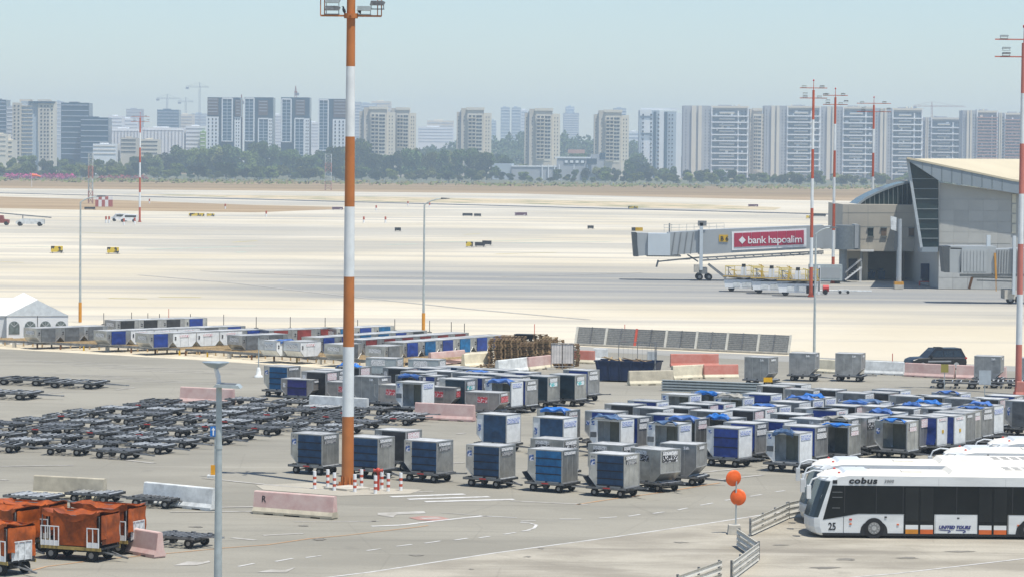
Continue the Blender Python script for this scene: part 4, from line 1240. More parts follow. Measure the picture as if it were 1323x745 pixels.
for k in range(12):
    x, y = rr.uniform(-1.7, 1.2), rr.uniform(-0.6, 0.6)
    t = rr.uniform(0, 3)
    ln = rr.uniform(0.6, 1.1)
    q = obj('timber_offcut', MB().bar((-ln * cos(t), -0.25 * sin(t), -0.1), (ln * cos(t), 0.25 * sin(t), rr.uniform(0, 0.35)), 0.14, 0.06).mesh('timber', WOODL if k % 2 else WOOD), None, p + Matrix.Rotation(rad(-16), 3, 'Z') @ Vector((x, y, 1.42 + 0.04 * (k % 4))), rad(-16))
    tag(q, 'loose timber offcut heaped in the navy skip', 'timber', 'timber in the skip')
# site fence bays and frames around the skip
for (x0, y0, x1, y1, h, lab) in ((712, 477, 741, 477, 2.1, 'portable white-sheeted fence bay beside the pallet stacks'), (799, 478, 848, 480, 2.3, 'portable wire fence bay with a sheeted corner behind the skip')):
    a_, b_ = G(x0, y0), G(x1, y1)
    d = b_ - a_
    o = thing('fence_bay', lab, 'fence', a_, atan2(d.y, d.x))
    L = d.length
    fr = MB()
    for x in (0, L / 2, L): fr.cyl((x, 0, 0), (x, 0, h), 0.03, None, 6)
    for z in (0.25, h): fr.cyl((0, 0, z), (L, 0, z), 0.025, None, 6)
    for k in range(1, 8): fr.cyl((L * k / 8, 0, 0.25), (L * k / 8, 0, h), 0.008, None, 4)
    obj('frame', fr.mesh('bay_frame', STEELM), o)
    if h < 2.2:
        obj('sheet', MB().box(0.05, L / 2 - 0.05, 0.03, 0.04, 0.5, h - 0.06).box(L / 2 + 0.05, L - 0.05, 0.03, 0.04, 0.5, h - 0.06).mesh('bay_sheet', mat('translucent_sheet', (0.66, 0.62, 0.58), 0.7, 0, 0.2, 1.2)), o)
    else:
        obj('sheet', MB().box(L - 0.8, L - 0.04, 0.03, 0.04, 0.3, h - 0.7).mesh('bay_sheet', BARW), o)
    for x in (0, L):
        obj('foot', MB().box(x - 0.35, x + 0.35, -0.14, 0.14, 0, 0.16).mesh('bay_foot', CONC), o)
o = thing('fence_post', 'dark braced post in a concrete block before the sand-coloured barrier', 'post', G(846, 496))
obj('pole', MB().cyl((0, 0, 0.2), (0, 0, 3.2), 0.04, None, 8).bar((-0.4, 0, 0.3), (0, 0, 1.4), 0.03, 0.03).mesh('fp_pole', STEELM), o)
obj('base_block', MB().box(-0.95, 0.12, -0.25, 0.25, 0, 0.42).mesh('fp_base', CONC), o)
def pallet_mesh(b):
    for k in range(5):
        x = -0.52 + k * 0.26
        b.box(x - 0.07, x + 0.07, -0.4, 0.4, 0.118, 0.14)
    for y in (-0.35, 0, 0.35):
        for x in (-0.52, 0, 0.52):
            b.box(x - 0.07, x + 0.07, y - 0.05, y + 0.05, 0.022, 0.118)
        b.box(-0.6, 0.6, y - 0.05, y + 0.05, 0, 0.022)
PALLET = simple('pallet', pallet_mesh, WOOD)
PALLETL = simple('pallet_light', pallet_mesh, mat('fresh_pallet_wood', (0.38, 0.26, 0.13), 0.8, 0, 0.35, 3, 0.25))
rr = random.Random(11)
stacks = []
base = G(640, 473)
for i in range(5):
    for j in range(3):
        stacks.append((base.x + i * 1.27 + j * 0.5 + 0.1, base.y + i * -0.25 + j * 1.15, 15 + rr.randint(-2, 2) + (1 if j == 2 else 0) - (3 if i == 4 else 0), -12))
stacks[5] = (stacks[5][0], stacks[5][1], 15, -12)
stacks.append((G(630, 482).x, G(630, 482).y, 5, 8))
npal = 0
for (x, y, n, r) in stacks:
    for k in range(n):
        tag(obj('wooden_pallet', PALLET if rr.random() < 0.7 else PALLETL, None, (x + rr.uniform(-0.07, 0.07), y + rr.uniform(-0.05, 0.05), k * 0.142), rad(r + rr.uniform(-5, 5))),
            'brown wooden pallet in the tall stacks beside the fence bay', 'pallet', 'pallets in the tall stacks')
        npal += 1
st = G(652, 470)
o = obj('black_crate', MB().box(-0.75, 0.75, -0.5, 0.5, 0, 0.32).box(-0.8, 0.8, -0.55, 0.55, 0.32, 0.4).mesh('black_crate', BLACKM), None, (stacks[5][0], stacks[5][1], stacks[5][2] * 0.142 + 0.01), rad(-12))
tag(o, 'black flat crate lying on top of the pallet stacks', 'crate')

# ------------------------------------------------------------------ orange-covered luggage carts
OR1 = mat('orange_tarpaulin', (0.34, 0.07, 0.006), 0.5, 0, 0.45, 2.2, 0.1, 0.35)
CARTY = mat('cart_ochre', (0.4, 0.3, 0.1), 0.6, 0, 0.3, 3)
def cart(px, py, yaw, label, seed):
    rr = random.Random(seed)
    o = thing('luggage_cart', label, 'luggage cart', G(px, py), rad(yaw), None)
    L, W_ = 1.45, 0.75
    obj('deck', MB().box(-L, L, -W_, W_, 0.52, 0.6, 1).box(-L, L, -W_ - 0.03, -W_ + 0.02, 0.46, 0.6).box(-L, L, W_ - 0.02, W_ + 0.03, 0.46, 0.6).box(-L + 0.1, L - 0.1, -0.1, 0.1, 0.4, 0.52, 1).mesh('cart_deck', [CARTY, STEEL]), o)
    for x in (-1.0, 0.95):
        obj('axle', MB().bar((x, -0.6, 0.25), (x, 0.6, 0.25), 0.08, 0.08).box(x - 0.12, x + 0.12, -0.3, 0.3, 0.25, 0.5).mesh('cart_axle', STEEL), o)
        for y in (-0.62, 0.62):
            obj('wheel', simple('cart_wheel', lambda b: _wheel(b, 0.26, 0.16), [TYRE, HUB]), o, (x, y, 0.26))
    obj('drawbar', MB().bar((L - 0.2, 0.25, 0.38), (L + 0.55, 0.02, 0.22), 0.06, 0.06).bar((L - 0.2, -0.25, 0.38), (L + 0.55, -0.02, 0.22), 0.06, 0.06).bar((L + 0.5, 0, 0.22), (L + 0.85, 0, 0.16), 0.08, 0.07).mesh('cart_drawbar', STEELM), o)
    ph = [rr.uniform(0, 6) for _ in range(6)]
    T = 1.95
    def sag(u, v):
        return 0.07 * sin(u * 7 + ph[0]) * sin(v * 5 + ph[1]) + 0.05 * sin(u * 17 + ph[2]) * cos(v * 6 + ph[3]) - 0.2 * sin(u * pi) * sin(v * pi) - 0.06 * sin(u * pi) + 0.12 * max(0, abs(u - 0.5) - 0.42) * 8
    def topf(u, v):
        return (-L + 0.1 + (2 * L - 0.15) * u, -W_ - 0.04 + (2 * W_ + 0.08) * v, T + sag(u, v) + 0.04)
    x0, x1 = -0.72 - rr.uniform(0, 0.12), L - 0.2
    def front(u, v):
        return (x0 + (x1 - x0) * u, -W_ - 0.02 - 0.03 * abs(sin(u * 8 + ph[3])) * (0.3 + v), 0.64 + (T - 0.6) * v + sag(u, 0) * v)
    def back(u, v):
        return (-L + 0.1 + (2 * L - 0.15) * u, W_ + 0.02 - 0.02 * sin(u * 9), 0.62 + (T - 0.58) * v)
    b = MB().grid(topf, 20, 8, 0, True, (0, 0, -0.03)).grid(front, 18, 8, 0, True, (0, 0.02, 0)).grid(back, 10, 3, 0, True, (0, -0.02, 0))
    def valance(u, v):
        return (-L + 0.08 + (2 * L - 0.1) * u, -W_ - 0.075 - 0.03 * sin(u * 13 + ph[4]) * (1 - v), T + 0.05 + sag(u, 0) - (0.2 + 0.07 * sin(u * 9 + ph[5])) * (1 - v))
    b.grid(valance, 24, 2, 0, True, (0, 0.015, 0))
    b.grid(lambda u, v: (L - 0.04 + 0.03 * sin(v * 9 + ph[1]), -W_ + 0.1 + (2 * W_ - 0.12) * u + 0.02, 0.72 + (T - 0.75) * v), 6, 6, 0, True, (0.02, 0, 0))
    b.grid(lambda u, v: (L + 0.02 + 0.12 * (1 - v) * sin(u * 4), -W_ - 0.03 + 0.5 * u, 0.95 + (T - 0.98) * v + 0.03 * sin(u * 6)), 6, 6, 0, True, (0.02, 0, 0))
    obj('cover', b.mesh('cart_cover', OR1), o)
    fr = MB()
    for x in (-L + 0.05, L - 0.1):
        for y in (-W_ + 0.02, W_ - 0.04):
            fr.cyl((x, y, 0.6), (x, y, T - 0.06), 0.025, None, 6)
    for y in (-W_ + 0.02, W_ - 0.04): fr.cyl((-L + 0.05, y, T - 0.06), (L - 0.1, y, T - 0.06), 0.02, None, 6)
    obj('frame', fr.mesh('cart_frame', STEELM), o)
    for (xa, xb, full) in ((-L + 0.05, -0.55, 0), (L - 0.62, L - 0.08, 0)):
        g = MB()
        n = 5 if xb - xa > 0.7 else 3
        for k in range(n):
            x = xa + (xb - xa) * k / (n - 1)
            g.box(x - 0.018, x + 0.018, -W_ - 0.1, -W_ - 0.065, 0.6, 1.4)
        g.box(xa - 0.018, xb + 0.018, -W_ - 0.102, -W_ - 0.063, 1.38, 1.42)
        g.box(xa, xb, -W_ - 0.09, -W_ - 0.075, 0.6, 0.82)
        obj('side_gate', g.mesh('cart_gate', WHITE), o)
    if seed % 2:
        g = MB().box(L + 0.03, L + 0.05, -0.55, 0.45, 0.62, 1.32)
        for y in (-0.58, -0.24, 0.1, 0.46): g.box(L + 0.045, L + 0.08, y - 0.02, y + 0.02, 0.6, 1.36)
        g.box(L + 0.046, L + 0.078, -0.6, 0.48, 1.34, 1.38)
        obj('end_gate', g.mesh('cart_gate', mat('worn_white', (0.62, 0.64, 0.64), 0.6, 0, 0.4, 4)), o)
cart(104, 721, -24, 'orange-covered luggage cart with white side gates before the pink barrier', 4)
cart(139, 711, -24, 'orange-covered luggage cart behind the gated one, its end flap hanging', 5)
cart(-4, 738, -38, 'orange-covered luggage cart with a worn white end gate', 7)
cart(3, 714, -32, 'orange-covered luggage cart with torn corner beside the worn end gate', 8)
cart(38, 708, -22, 'orange-covered luggage cart behind, its top crumpled', 10)

# ------------------------------------------------------------------ airport buses
BUSW = mat('bus_white', (0.66, 0.68, 0.67), 0.32, 0, 0.12, 0.9, 0, 0, 0.5, stretch=(0.4, 1, 2))
BUSR = mat('bus_roof', (0.76, 0.72, 0.63), 0.5, 0, 0.1, 1)
BUSG = mat('bus_glass', (0.012, 0.014, 0.014), 0.25, 0, 0.3, 0.5, 0, 0, 0.2)
BUSWS = mat('bus_windscreen', (0.03, 0.04, 0.042), 0.08, 0, 0.3, 0.5, 0, 0, 0.45)
BUSO = mat('bus_orange', (0.62, 0.13, 0.025), 0.4)
BUSY = mat('bus_amber', (0.55, 0.22, 0.02), 0.4)
TXTB = mat('lettering_black', (0.02, 0.022, 0.025), 0.5)
TXTN = mat('lettering_navy', (0.02, 0.025, 0.16), 0.5)
def bus(loc, label, full=True, number=None):
    o = thing('airport_bus', label, 'bus', loc, rad(0.6))
    L, W_, H_ = 13.8, 3.0, 2.82
    # body: side outline with a raked, rounded front, lofted across the width so the nose is bowed in plan
    side = [(0.35, 0.12), (L, 0.12), (L, 2.62), (L - 0.12, 2.76), (1.35, 2.80), (0.95, 2.74), (0.62, 2.55), (0.38, 1.9), (0.16, 1.2), (0.05, 0.85), (0.06, 0.5), (0.16, 0.22)]
    b = MB()
    secs = [(-1.5, 1.0, 0.0), (-1.42, 0.55, 0.04), (-1.0, 0.2, 0.06), (0, 0.0, 0.08), (1.0, 0.2, 0.06), (1.42, 0.55, 0.04), (1.5, 1.0, 0.0)]
    n = len(side)
    vs = []
    for (y, bow, up) in secs:
        for (x, z) in side:
            xx = x + (0.55 * bow if x < 2 else 0)
            vs.append((xx, y, z + (up if z > 2.5 else 0)))
    fs, mi = [], []
    for k in range(len(secs) - 1):
        for i in range(n):
            j = (i + 1) % n
            fs.append((k * n + i, (k + 1) * n + i, (k + 1) * n + j, k * n + j))
    b.add(vs, fs, 0)
    b.add(vs[:n], [tuple(range(n))], 0)
    b.add(vs[-n:], [tuple(range(n - 1, -1, -1))], 0)
    for q in range(len(b.f)):
        f = b.f[q]
        if len(f) == 4 and all(b.v[i][2] > 2.6 for i in f): b.m[q] = 1
    obj('body', b.mesh('bus_body', [BUSW, BUSR]), o)
    # windscreen following the bowed nose, a little proud
    def ws(u, v):
        y = -1.475 + 2.95 * u
        ay = abs(y)
        bow = 0.2 * ay if ay < 1.0 else (0.2 + 0.35 * (ay - 1.0) / 0.42 if ay < 1.42 else 0.55 + 0.45 * (ay - 1.42) / 0.08)
        z = 0.92 + 1.62 * v
        x = 0.075 + (z - 0.92) * 0.325 + 0.55 * bow - 0.025
        return (x, y, z)
    w = obj('windscreen', MB().grid(ws, 60, 4, 0, True, (0.01, 0, 0)).mesh('bus_windscreen', BUSWS), o)
    Y = -1.5
    def pan(name, pts, m, dy, par=o):
        return obj(name, MB().prism(pts, Y - dy, Y - dy + 0.02 + dy * 0.5).mesh('bus_' + name, m), par)
    # one dark glass band, its lower edge stepping up behind the cab
    pan('window_band', [(0.74, 0.82), (1.66, 0.98), (2.3, 1.1), (L - 0.15, 1.1), (L - 0.15, 2.36), (1.14, 2.36)], BUSG, 0.012)
    for k, x in enumerate((1.68, 3.1, 4.3, 6.7, 9.2, 12.5)):
        pan('pillar', [(x, 1.14), (x + 0.04, 1.14), (x + 0.04, 2.34), (x, 2.34)], BLACKM, 0.02)
    doors = ((4.38, 5.73), (7.67, 9.02), (11.0, 12.35))
    for a0, a1 in doors:
        dd = pan('door', [(a0, 0.14), (a1, 0.14), (a1, 2.34), (a0, 2.34)], BUSG, 0.026)
        mid = (a0 + a1) / 2
        for c0, c1, mm in ((a0 + 0.06, mid - 0.05, BUSY if a0 < 6 else BUSO), (mid + 0.05, a1 - 0.06, BUSO)):
            pan('kick_panel', [(c0, 0.22), (c1, 0.22), (c1, 0.42), (c0, 0.42)], mm, 0.036, dd)
            pan('kick_panel', [(c0, 0.423), (c1, 0.423), (c1, 0.62), (c0, 0.62)], BUSW, 0.036, dd)
            pan('door_window', [(c0, 0.78), (c1, 0.78), (c1, 2.28), (c0, 2.28)], mat('bus_door_glass', (0.016, 0.018, 0.018), 0.3, 0, 0.3, 0.5, 0, 0, 0.25), 0.034, dd)
    pan('skirt', [(0.75, 0.12), (L - 0.05, 0.12), (L - 0.05, 0.235), (0.72, 0.235)], BLACKM, 0.03)
    pan('service_hatch', [(5.78, 0.25), (7.62, 0.25), (7.62, 1.07), (5.78, 1.07)], BUSW, 0.02)
    for xg in (4.36, 9.05, 10.9, 12.4):
        pan('panel_gap', [(xg, 0.24), (xg + 0.012, 0.24), (xg + 0.012, 1.08), (xg, 1.08)], BLACKM, 0.014)
    for xg in (2.9, 5.9, 8.9, 11.9):
        pan('roof_seam', [(xg, 2.37), (xg + 0.012, 2.37), (xg + 0.012, 2.7), (xg, 2.7)], mat('seam_grey', (0.4, 0.41, 0.41), 0.5), 0.004)
    pan('panel_gap', [(1.66, 0.24), (1.675, 0.24), (1.675, 0.97), (1.66, 0.97)], BLACKM, 0.012)
    for wx in (3.03, 10.0):
        if wx > 8 and not full: continue
        arc = [(wx - 0.62, 0.13)] + [(wx + 0.6 * cos(t), 0.36 + 0.46 * sin(t)) for t in [pi - pi * q / 10 for q in range(11)]] + [(wx + 0.62, 0.13)]
        obj('wheel_arch', MB().prism(list(reversed(arc)), Y - 0.034, Y - 0.008).mesh('bus_arch', BLACKM), o)
        wh = MB().cyl((0, -0.02, 0), (0, 0.26, 0), 0.46, None, 24, 0).cyl((0, -0.035, 0), (0, -0.015, 0), 0.27, 0.27, 20, 1)
        for q in range(10):
            t = 2 * pi * q / 10
            wh.cyl((0.2 * cos(t), -0.05, 0.2 * sin(t)), (0.2 * cos(t), -0.03, 0.2 * sin(t)), 0.03, None, 6, 2)
        wh.cyl((0, -0.06, 0), (0, -0.03, 0), 0.1, None, 12, 2)
        obj('wheel', wh.mesh('bus_wheel', [TYRE, HUB, STEELL]), o, (wx, Y - 0.032, 0.46))
    for (x, z, m, s_) in ((1.98, 0.84, REDP, 0.06), (1.98, 0.64, BUSO, 0.05), (4.1, 0.63, BUSO, 0.05), (3.55, 0.96, BLACKM, 0.05), (6.8, 0.94, BLACKM, 0.05), (9.5, 0.63, BUSO, 0.05)):
        pan('marker_lamp', [(x - s_, z - s_ * 0.6), (x + s_, z - s_ * 0.6), (x + s_, z + s_ * 0.6), (x - s_, z + s_ * 0.6)], m, 0.03)
    # roof equipment
    def hump(x0, x1, h, y0=-1.15, y1=1.15):
        return MB().add([(x0, y0, 2.78), (x1, y0, 2.78), (x1, y1, 2.78), (x0, y1, 2.78), (x0 + 0.25, y0 + 0.12, 2.88 + h), (x1 - 0.06, y0 + 0.12, 2.88 + h), (x1 - 0.06, y1 - 0.12, 2.88 + h), (x0 + 0.25, y1 - 0.12, 2.88 + h)],
                        [(4, 5, 6, 7), (0, 1, 5, 4), (1, 2, 6, 5), (2, 3, 7, 6), (3, 0, 4, 7)])
    obj('air_vent', hump(1.55, 2.9, 0.08).mesh('bus_hump', BUSW), o)
    ac = obj('air_conditioner', hump(6.35, 12.6, 0.16).mesh('bus_ac', BUSR), o)
    for q in range(7):
        for r in range(3):
            obj('slot', MB().box(9.0 + q * 0.45, 9.3 + q * 0.45, -0.8 + r * 0.5, -0.62 + r * 0.5, 3.041, 3.052).mesh('bus_slot', STEELM), ac)
    obj('roof_hatch', MB().box(4.4, 5.3, -0.4, 0.4, 2.86, 2.91).mesh('bus_hatch', BUSR), o)
    for y in (-0.95, 0.95):
        obj('beacon', MB().lathe([(0.001, 0), (0.06, 0), (0.06, 0.07), (0.001, 0.11)], 10).mesh('bus_beacon', REDP), o, (1.5, y, 2.83))
    for y in (-1.35, 1.35):
        mm = MB()
        pts = [(1.0, y * 0.9, 2.72), (0.6, y, 2.74), (0.25, y, 2.6), (0.12, y, 2.3)]
        for q, w2 in zip(pts, pts[1:]): mm.cyl(q, w2, 0.04, None, 8)
        mm.box(0.02, 0.2, y - 0.14, y + 0.14, 1.75, 2.35)
        obj('mirror', mm.mesh('bus_mirror', [BUSW]), o)
    for y in (-1.0, 1.0):
        hl = obj('headlight', MB().cyl((0.1, 0, 0), (0.2, 0, 0), 0.12, None, 12).mesh('bus_headlight', STEELL), o, (0.16, y * 0.95, 0.62))
    obj('destination_box', MB().box(1.16, 1.36, Y - 0.02, Y + 0.1, 2.44, 2.6).mesh('bus_box', BLACKM), o)
    obj('lettering', text_mesh('cobus', 0.37, TXTB, 0.15, 0.016, 0.004, 1.08), o, (1.87, Y - 0.016, 2.46)).scale = (1.35, 1, 1)
    obj('lettering', text_mesh('3000', 0.2, mat('lettering_grey', (0.09, 0.095, 0.1), 0.5), 0.25, 0.0, 0.004, 1.1), o, (3.45, Y - 0.016, 2.5))
    if number:
        obj('lettering', text_mesh(number, 0.46, TXTB, 0, 0.008, 0.004, 0.95), o, (0.98, Y - 0.012, 0.37)).scale = (0.8, 1, 1)
    t_ = obj('lettering', text_mesh('UNITED TOURS', 0.2, TXTN, 0.3, 0.01, 0.004), o, (5.92, Y - 0.036, 0.46))
    obj('lettering_swash', MB().prism([(6.0, 0.42), (6.4, 0.4), (6.48, 0.33), (6.36, 0.28), (6.32, 0.31), (6.42, 0.34), (6.36, 0.37), (6.0, 0.39)], Y - 0.03, Y - 0.024).prism([(6.7, 0.42), (7.1, 0.4), (7.16, 0.33), (7.05, 0.28), (7.0, 0.31), (7.1, 0.34), (7.05, 0.37), (6.7, 0.39)], Y - 0.03, Y - 0.024).mesh('swash', TXTN), o)
    for z in (2.05, 1.82, 1.34):
        pan('painted_glint', [(1.15, z), (1.6 if z > 1.5 else 1.5, z), (1.6 if z > 1.5 else 1.5, z + 0.025), (1.15, z + 0.025)], mat('glass_glint', (0.16, 0.17, 0.17), 0.3), 0.02)  # glints on the cab glass, painted on as thin grey strips
    return o
bp = G(1041, 694)
bus((bp.x, bp.y + 1.5, 0), 'white airport bus numbered 25 with dark window band', True, '25')
bus((bp.x + 0.25, bp.y + 1.5 + 5.0, 0), 'white airport bus parked right behind the numbered one', True)
b3 = AT(1203, 600, bp.y + 13.2)
bus((b3.x, bp.y + 13.0, 0), 'white airport bus standing farther back, its nose beside the dark container', True)
b4 = AT(1262, 590, bp.y + 18)
bus((b4.x, bp.y + 18.2, 0), 'white airport bus rearmost of the four, mostly hidden', True)

# ------------------------------------------------------------------ dark estate car behind the barriers
p = G(1208, 476)
o = thing('parked_car', 'black estate car with roof bar behind the pink barrier', 'car', p, rad(14))
CARB = mat('black_car_paint', (0.012, 0.012, 0.013), 0.3, 0.0, 0.1, 1, 0, 0, 0.6)
lower = [(-2.35, 0.3), (2.38, 0.3), (2.42, 0.6), (2.36, 0.98), (1.1, 1.0), (-0.95, 1.0), (-1.9, 0.96), (-2.32, 0.8), (-2.42, 0.55)]
def loft(b, sec_pts, ys, sc, mi=0):
    n = len(sec_pts); vs = []
    for y, (sx, sz) in zip(ys, sc):
        for (x, z) in sec_pts: vs.append((x * sx, y, 0.6 + (z - 0.6) * sz))
    b.add(vs, [(k * n + i, (k + 1) * n + i, (k + 1) * n + (i + 1) % n, k * n + (i + 1) % n) for k in range(len(ys) - 1) for i in range(n)], mi, False)
    b.add(vs[:n], [tuple(range(n))], mi); b.add(vs[-n:], [tuple(range(n - 1, -1, -1))], mi)
b = MB()
loft(b, lower, [-0.97, -0.93, -0.6, 0.6, 0.93, 0.97], [(0.96, 0.8), (0.985, 0.97), (1, 1), (1, 1), (0.985, 0.97), (0.96, 0.8)])
obj('body', b.mesh('car_body', CARB), o)
def cabin(x0b, x0t, x1t, x1b, zb, zt, wb, wt):
    return [(x0b, -wb, zb), (x1b, -wb, zb), (x1b, wb, zb), (x0b, wb, zb), (x0t, -wt, zt), (x1t, -wt, zt), (x1t, wt, zt), (x0t, wt, zt)]
BX = [(3, 2, 1, 0), (4, 5, 6, 7), (0, 1, 5, 4), (1, 2, 6, 5), (2, 3, 7, 6), (3, 0, 4, 7)]
obj('cabin', MB().add(cabin(-1.05, -0.3, 1.95, 2.34, 0.97, 1.72, 0.9, 0.76), BX).mesh('car_cabin', CARB), o)
for (xa, xb_, xc, xd) in ((-0.78, -0.2, 0.36, 0.36), (0.43, 0.43, 1.2, 1.2), (1.28, 1.28, 1.8, 2.1)):
    y0, y1 = -0.89, -0.79
    obj('side_window', MB().add([(xa, y0 - 0.005, 1.04), (xd, y0 - 0.005, 1.04), (xc, y1 - 0.005, 1.54), (xb_, y1 - 0.005, 1.54), (xa, y0 + 0.03, 1.04), (xd, y0 + 0.03, 1.04), (xc, y1 + 0.03, 1.54), (xb_, y1 + 0.03, 1.54)], [(0, 1, 2, 3), (7, 6, 5, 4), (0, 4, 5, 1), (1, 5, 6, 2), (2, 6, 7, 3), (3, 7, 4, 0)]).mesh('car_window', GLASSD), o)
obj('rear_window', MB().add([(2.34, -0.74, 1.06), (2.34, 0.74, 1.06), (2.03, 0.64, 1.64), (2.03, -0.64, 1.64), (2.26, -0.74, 1.06), (2.26, 0.74, 1.06), (1.96, 0.64, 1.64), (1.96, -0.64, 1.64)], [(0, 1, 2, 3), (7, 6, 5, 4), (0, 4, 5, 1), (1, 5, 6, 2), (2, 6, 7, 3), (3, 7, 4, 0)]).mesh('car_rear', GLASSD), o)
obj('windscreen', MB().add([(-0.93, -0.78, 1.04), (-0.93, 0.78, 1.04), (-0.38, 0.68, 1.66), (-0.38, -0.68, 1.66), (-0.86, -0.78, 1.02), (-0.86, 0.78, 1.02), (-0.3, 0.68, 1.64), (-0.3, -0.68, 1.64)], [(3, 2, 1, 0), (4, 5, 6, 7)]).mesh('car_ws', GLASSD), o)
for y in (-0.8, 0.8):
    obj('tail_light', MB().box(2.2, 2.4, y - 0.16, y + 0.16, 0.86, 1.0).mesh('car_tail', REDP), o)
for x in (-1.45, 1.45):
    for y in (-0.9, 0.9):
        obj('wheel', simple('car_wheel', lambda b: (b.cyl((0, -0.11, 0), (0, 0.11, 0), 0.36, None, 18, 0), b.cyl((0, -0.125, 0), (0, 0.125, 0), 0.24, None, 14, 1)), [TYRE, STEELL]), o, (x, y, 0.36))
obj('side_trim', MB().box(-1.0, 1.0, -0.985, -0.965, 0.62, 0.74).mesh('car_trim', mat('grey_trim', (0.3, 0.31, 0.32), 0.4)), o)
obj('roof_bar', MB().box(-0.05, 0.5, -0.35, 0.35, 1.725, 1.79).mesh('car_bar', BLACKM), o)
obj('number_plate', MB().box(2.4, 2.43, -0.26, 0.26, 0.55, 0.67).mesh('car_plate', YELLOW), o)
obj('mirror', MB().box(-0.75, -0.6, -1.06, -0.92, 1.0, 1.14).mesh('car_mirror', CARB), o)

# ------------------------------------------------------------------ white event tent
p = G(88, 444)
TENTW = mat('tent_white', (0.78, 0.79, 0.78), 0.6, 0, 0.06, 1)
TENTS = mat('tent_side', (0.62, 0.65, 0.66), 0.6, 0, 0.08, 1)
TWIN = mat('tent_window', (0.16, 0.19, 0.18), 0.3, 0, 0.4, 2.5)
o = thing('event_tent', 'white gabled event tent with arched windows behind the rack', 'tent', p, rad(14))
Wt, Ht, Rt, Lt = 5.4, 2.5, 3.9, 14.0
gab = [(-Wt, 0), (0, 0), (0, Ht), (-Wt / 2, Rt), (-Wt, Ht)]
b = MB().prism([(-Wt, 0), (0, 0), (0, Ht), (-Wt, Ht)], 0, 0.05, 'y', 0)
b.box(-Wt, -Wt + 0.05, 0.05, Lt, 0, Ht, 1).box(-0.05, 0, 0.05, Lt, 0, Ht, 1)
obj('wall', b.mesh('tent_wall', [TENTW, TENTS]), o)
obj('gable', MB().prism([(-Wt - 0.06, Ht + 0.01), (0.06, Ht + 0.01), (-Wt / 2, Rt)], -0.05, 0.02).mesh('tent_gable', mat('tent_gable', (0.66, 0.7, 0.7), 0.6)), o)
b = MB().add([(-Wt - 0.12, -0.06, Ht), (-Wt / 2, -0.06, Rt + 0.04), (-Wt / 2, Lt, Rt + 0.04), (-Wt - 0.12, Lt, Ht), (0.12, -0.06, Ht), (0.12, Lt, Ht)], [(0, 1, 2, 3), (1, 4, 5, 2)])
obj('roof', b.mesh('tent_roof', TENTW), o)
def arch(cx, w, z0, z1):
    r = w / 2
    return [(cx - r, z0), (cx + r, z0)] + [(cx + r * cos(t), z1 - r + r * sin(t)) for t in [pi * q / 8 for q in range(9)]]
for cx in (-4.75, -3.35, -2.0, -0.65):
    w_ = obj('window', MB().prism(arch(cx, 0.95, 0.9, 2.05), -0.025, -0.005).mesh('tent_window', TWIN), o)
    for q in (pi / 4, pi / 2, 3 * pi / 4):
        obj('glazing_bar', MB().bar((cx, -0.03, 1.55), (cx + 0.45 * cos(q), -0.03, 1.55 + 0.45 * sin(q)), 0.015, 0.03).mesh('glazing_bar', TENTW), w_)
obj('pole', MB().box(-Wt / 2 - 0.03, -Wt / 2 + 0.03, -0.035, -0.01, 0, Ht).mesh('tent_pole', STEELM), o)
# its long side runs off to the left
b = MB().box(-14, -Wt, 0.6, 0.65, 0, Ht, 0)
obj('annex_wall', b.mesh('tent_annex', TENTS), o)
obj('annex_roof', MB().add([(-14, 0.5, Ht), (-Wt, 0.5, Ht), (-Wt / 2, 4.5, Rt), (-14, 4.5, Rt)], [(0, 1, 2, 3)]).mesh('tent_annex_roof', TENTW), o)
for cx in (-6.6, -8.6):
    obj('window', MB().prism(arch(cx, 1.0, 0.1, 2.0), 0.575, 0.595).mesh('tent_window', TWIN), o)
p = G(6, 440)
tag(obj('air_unit', MB().box(-0.6, 0.6, -0.4, 0.4, 0.1, 1.75).box(-0.5, 0.3, -0.42, -0.4, 0.3, 1.5, 1).box(-0.62, 0.62, -0.42, 0.42, 0, 0.1, 1).mesh('air_unit', [BARW, STEELM]), None, p, rad(14)), 'white cabinet air unit beside the tent side wall', 'air unit')

# ------------------------------------------------------------------ terminal pier
class PB(MB):
    """boxes given by photo pixels on the plane Y = d, stored relative to an origin"""
    def __init__(s, org):
        super().__init__(); s.o = Vector(org)
    def rect(s, x0, y0, x1, y1, d, dep, mi=0):
        a, c = AT(x0, y1, d), AT(x1, y0, d)
        o = s.o
        return s.box(a.x - o.x, c.x - o.x, d - o.y, d + dep - o.y, a.z - o.z, c.z - o.z, mi)
    def rectz(s, x0, z0, x1, z1, d, dep, mi=0):
        a, c = AT(x0, 300, d), AT(x1, 300, d)
        o = s.o
        return s.box(a.x - o.x, c.x - o.x, d - o.y, d + dep - o.y, z0 - o.z, z1 - o.z, mi)
    def poly(s, pts, d, dep, mi=0):
        q = [AT(x, y, d) for x, y in pts]
        o = s.o
        return s.prism([(p.x - o.x, p.z - o.z) for p in q], d - o.y, d + dep - o.y, 'y', mi)
    def line(s, x0, y0, x1, y1, d, w, mi=0, d2=None):
        a, c = AT(x0, y0, d) - s.o, AT(x1, y1, d2 or d) - s.o
        return s.bar(a, c, w, w, mi)
def ZG(px, py, d): return AT(px, py, d).z
T_BEI = mat('terminal_beige', (0.47, 0.435, 0.36), 0.7, 0, 0.08, 0.3)
T_GRY = mat('terminal_grey_cladding', (0.42, 0.415, 0.375), 0.6, 0, 0.06, 0.3, 0.04)
T_BLK = mat('terminal_blockwork', (0.46, 0.46, 0.43), 0.8, 0, 0.12, 0.5, 0.06)
T_FAS = mat('terminal_fascia', (0.26, 0.3, 0.32), 0.5, 0.2, 0.06, 0.3)
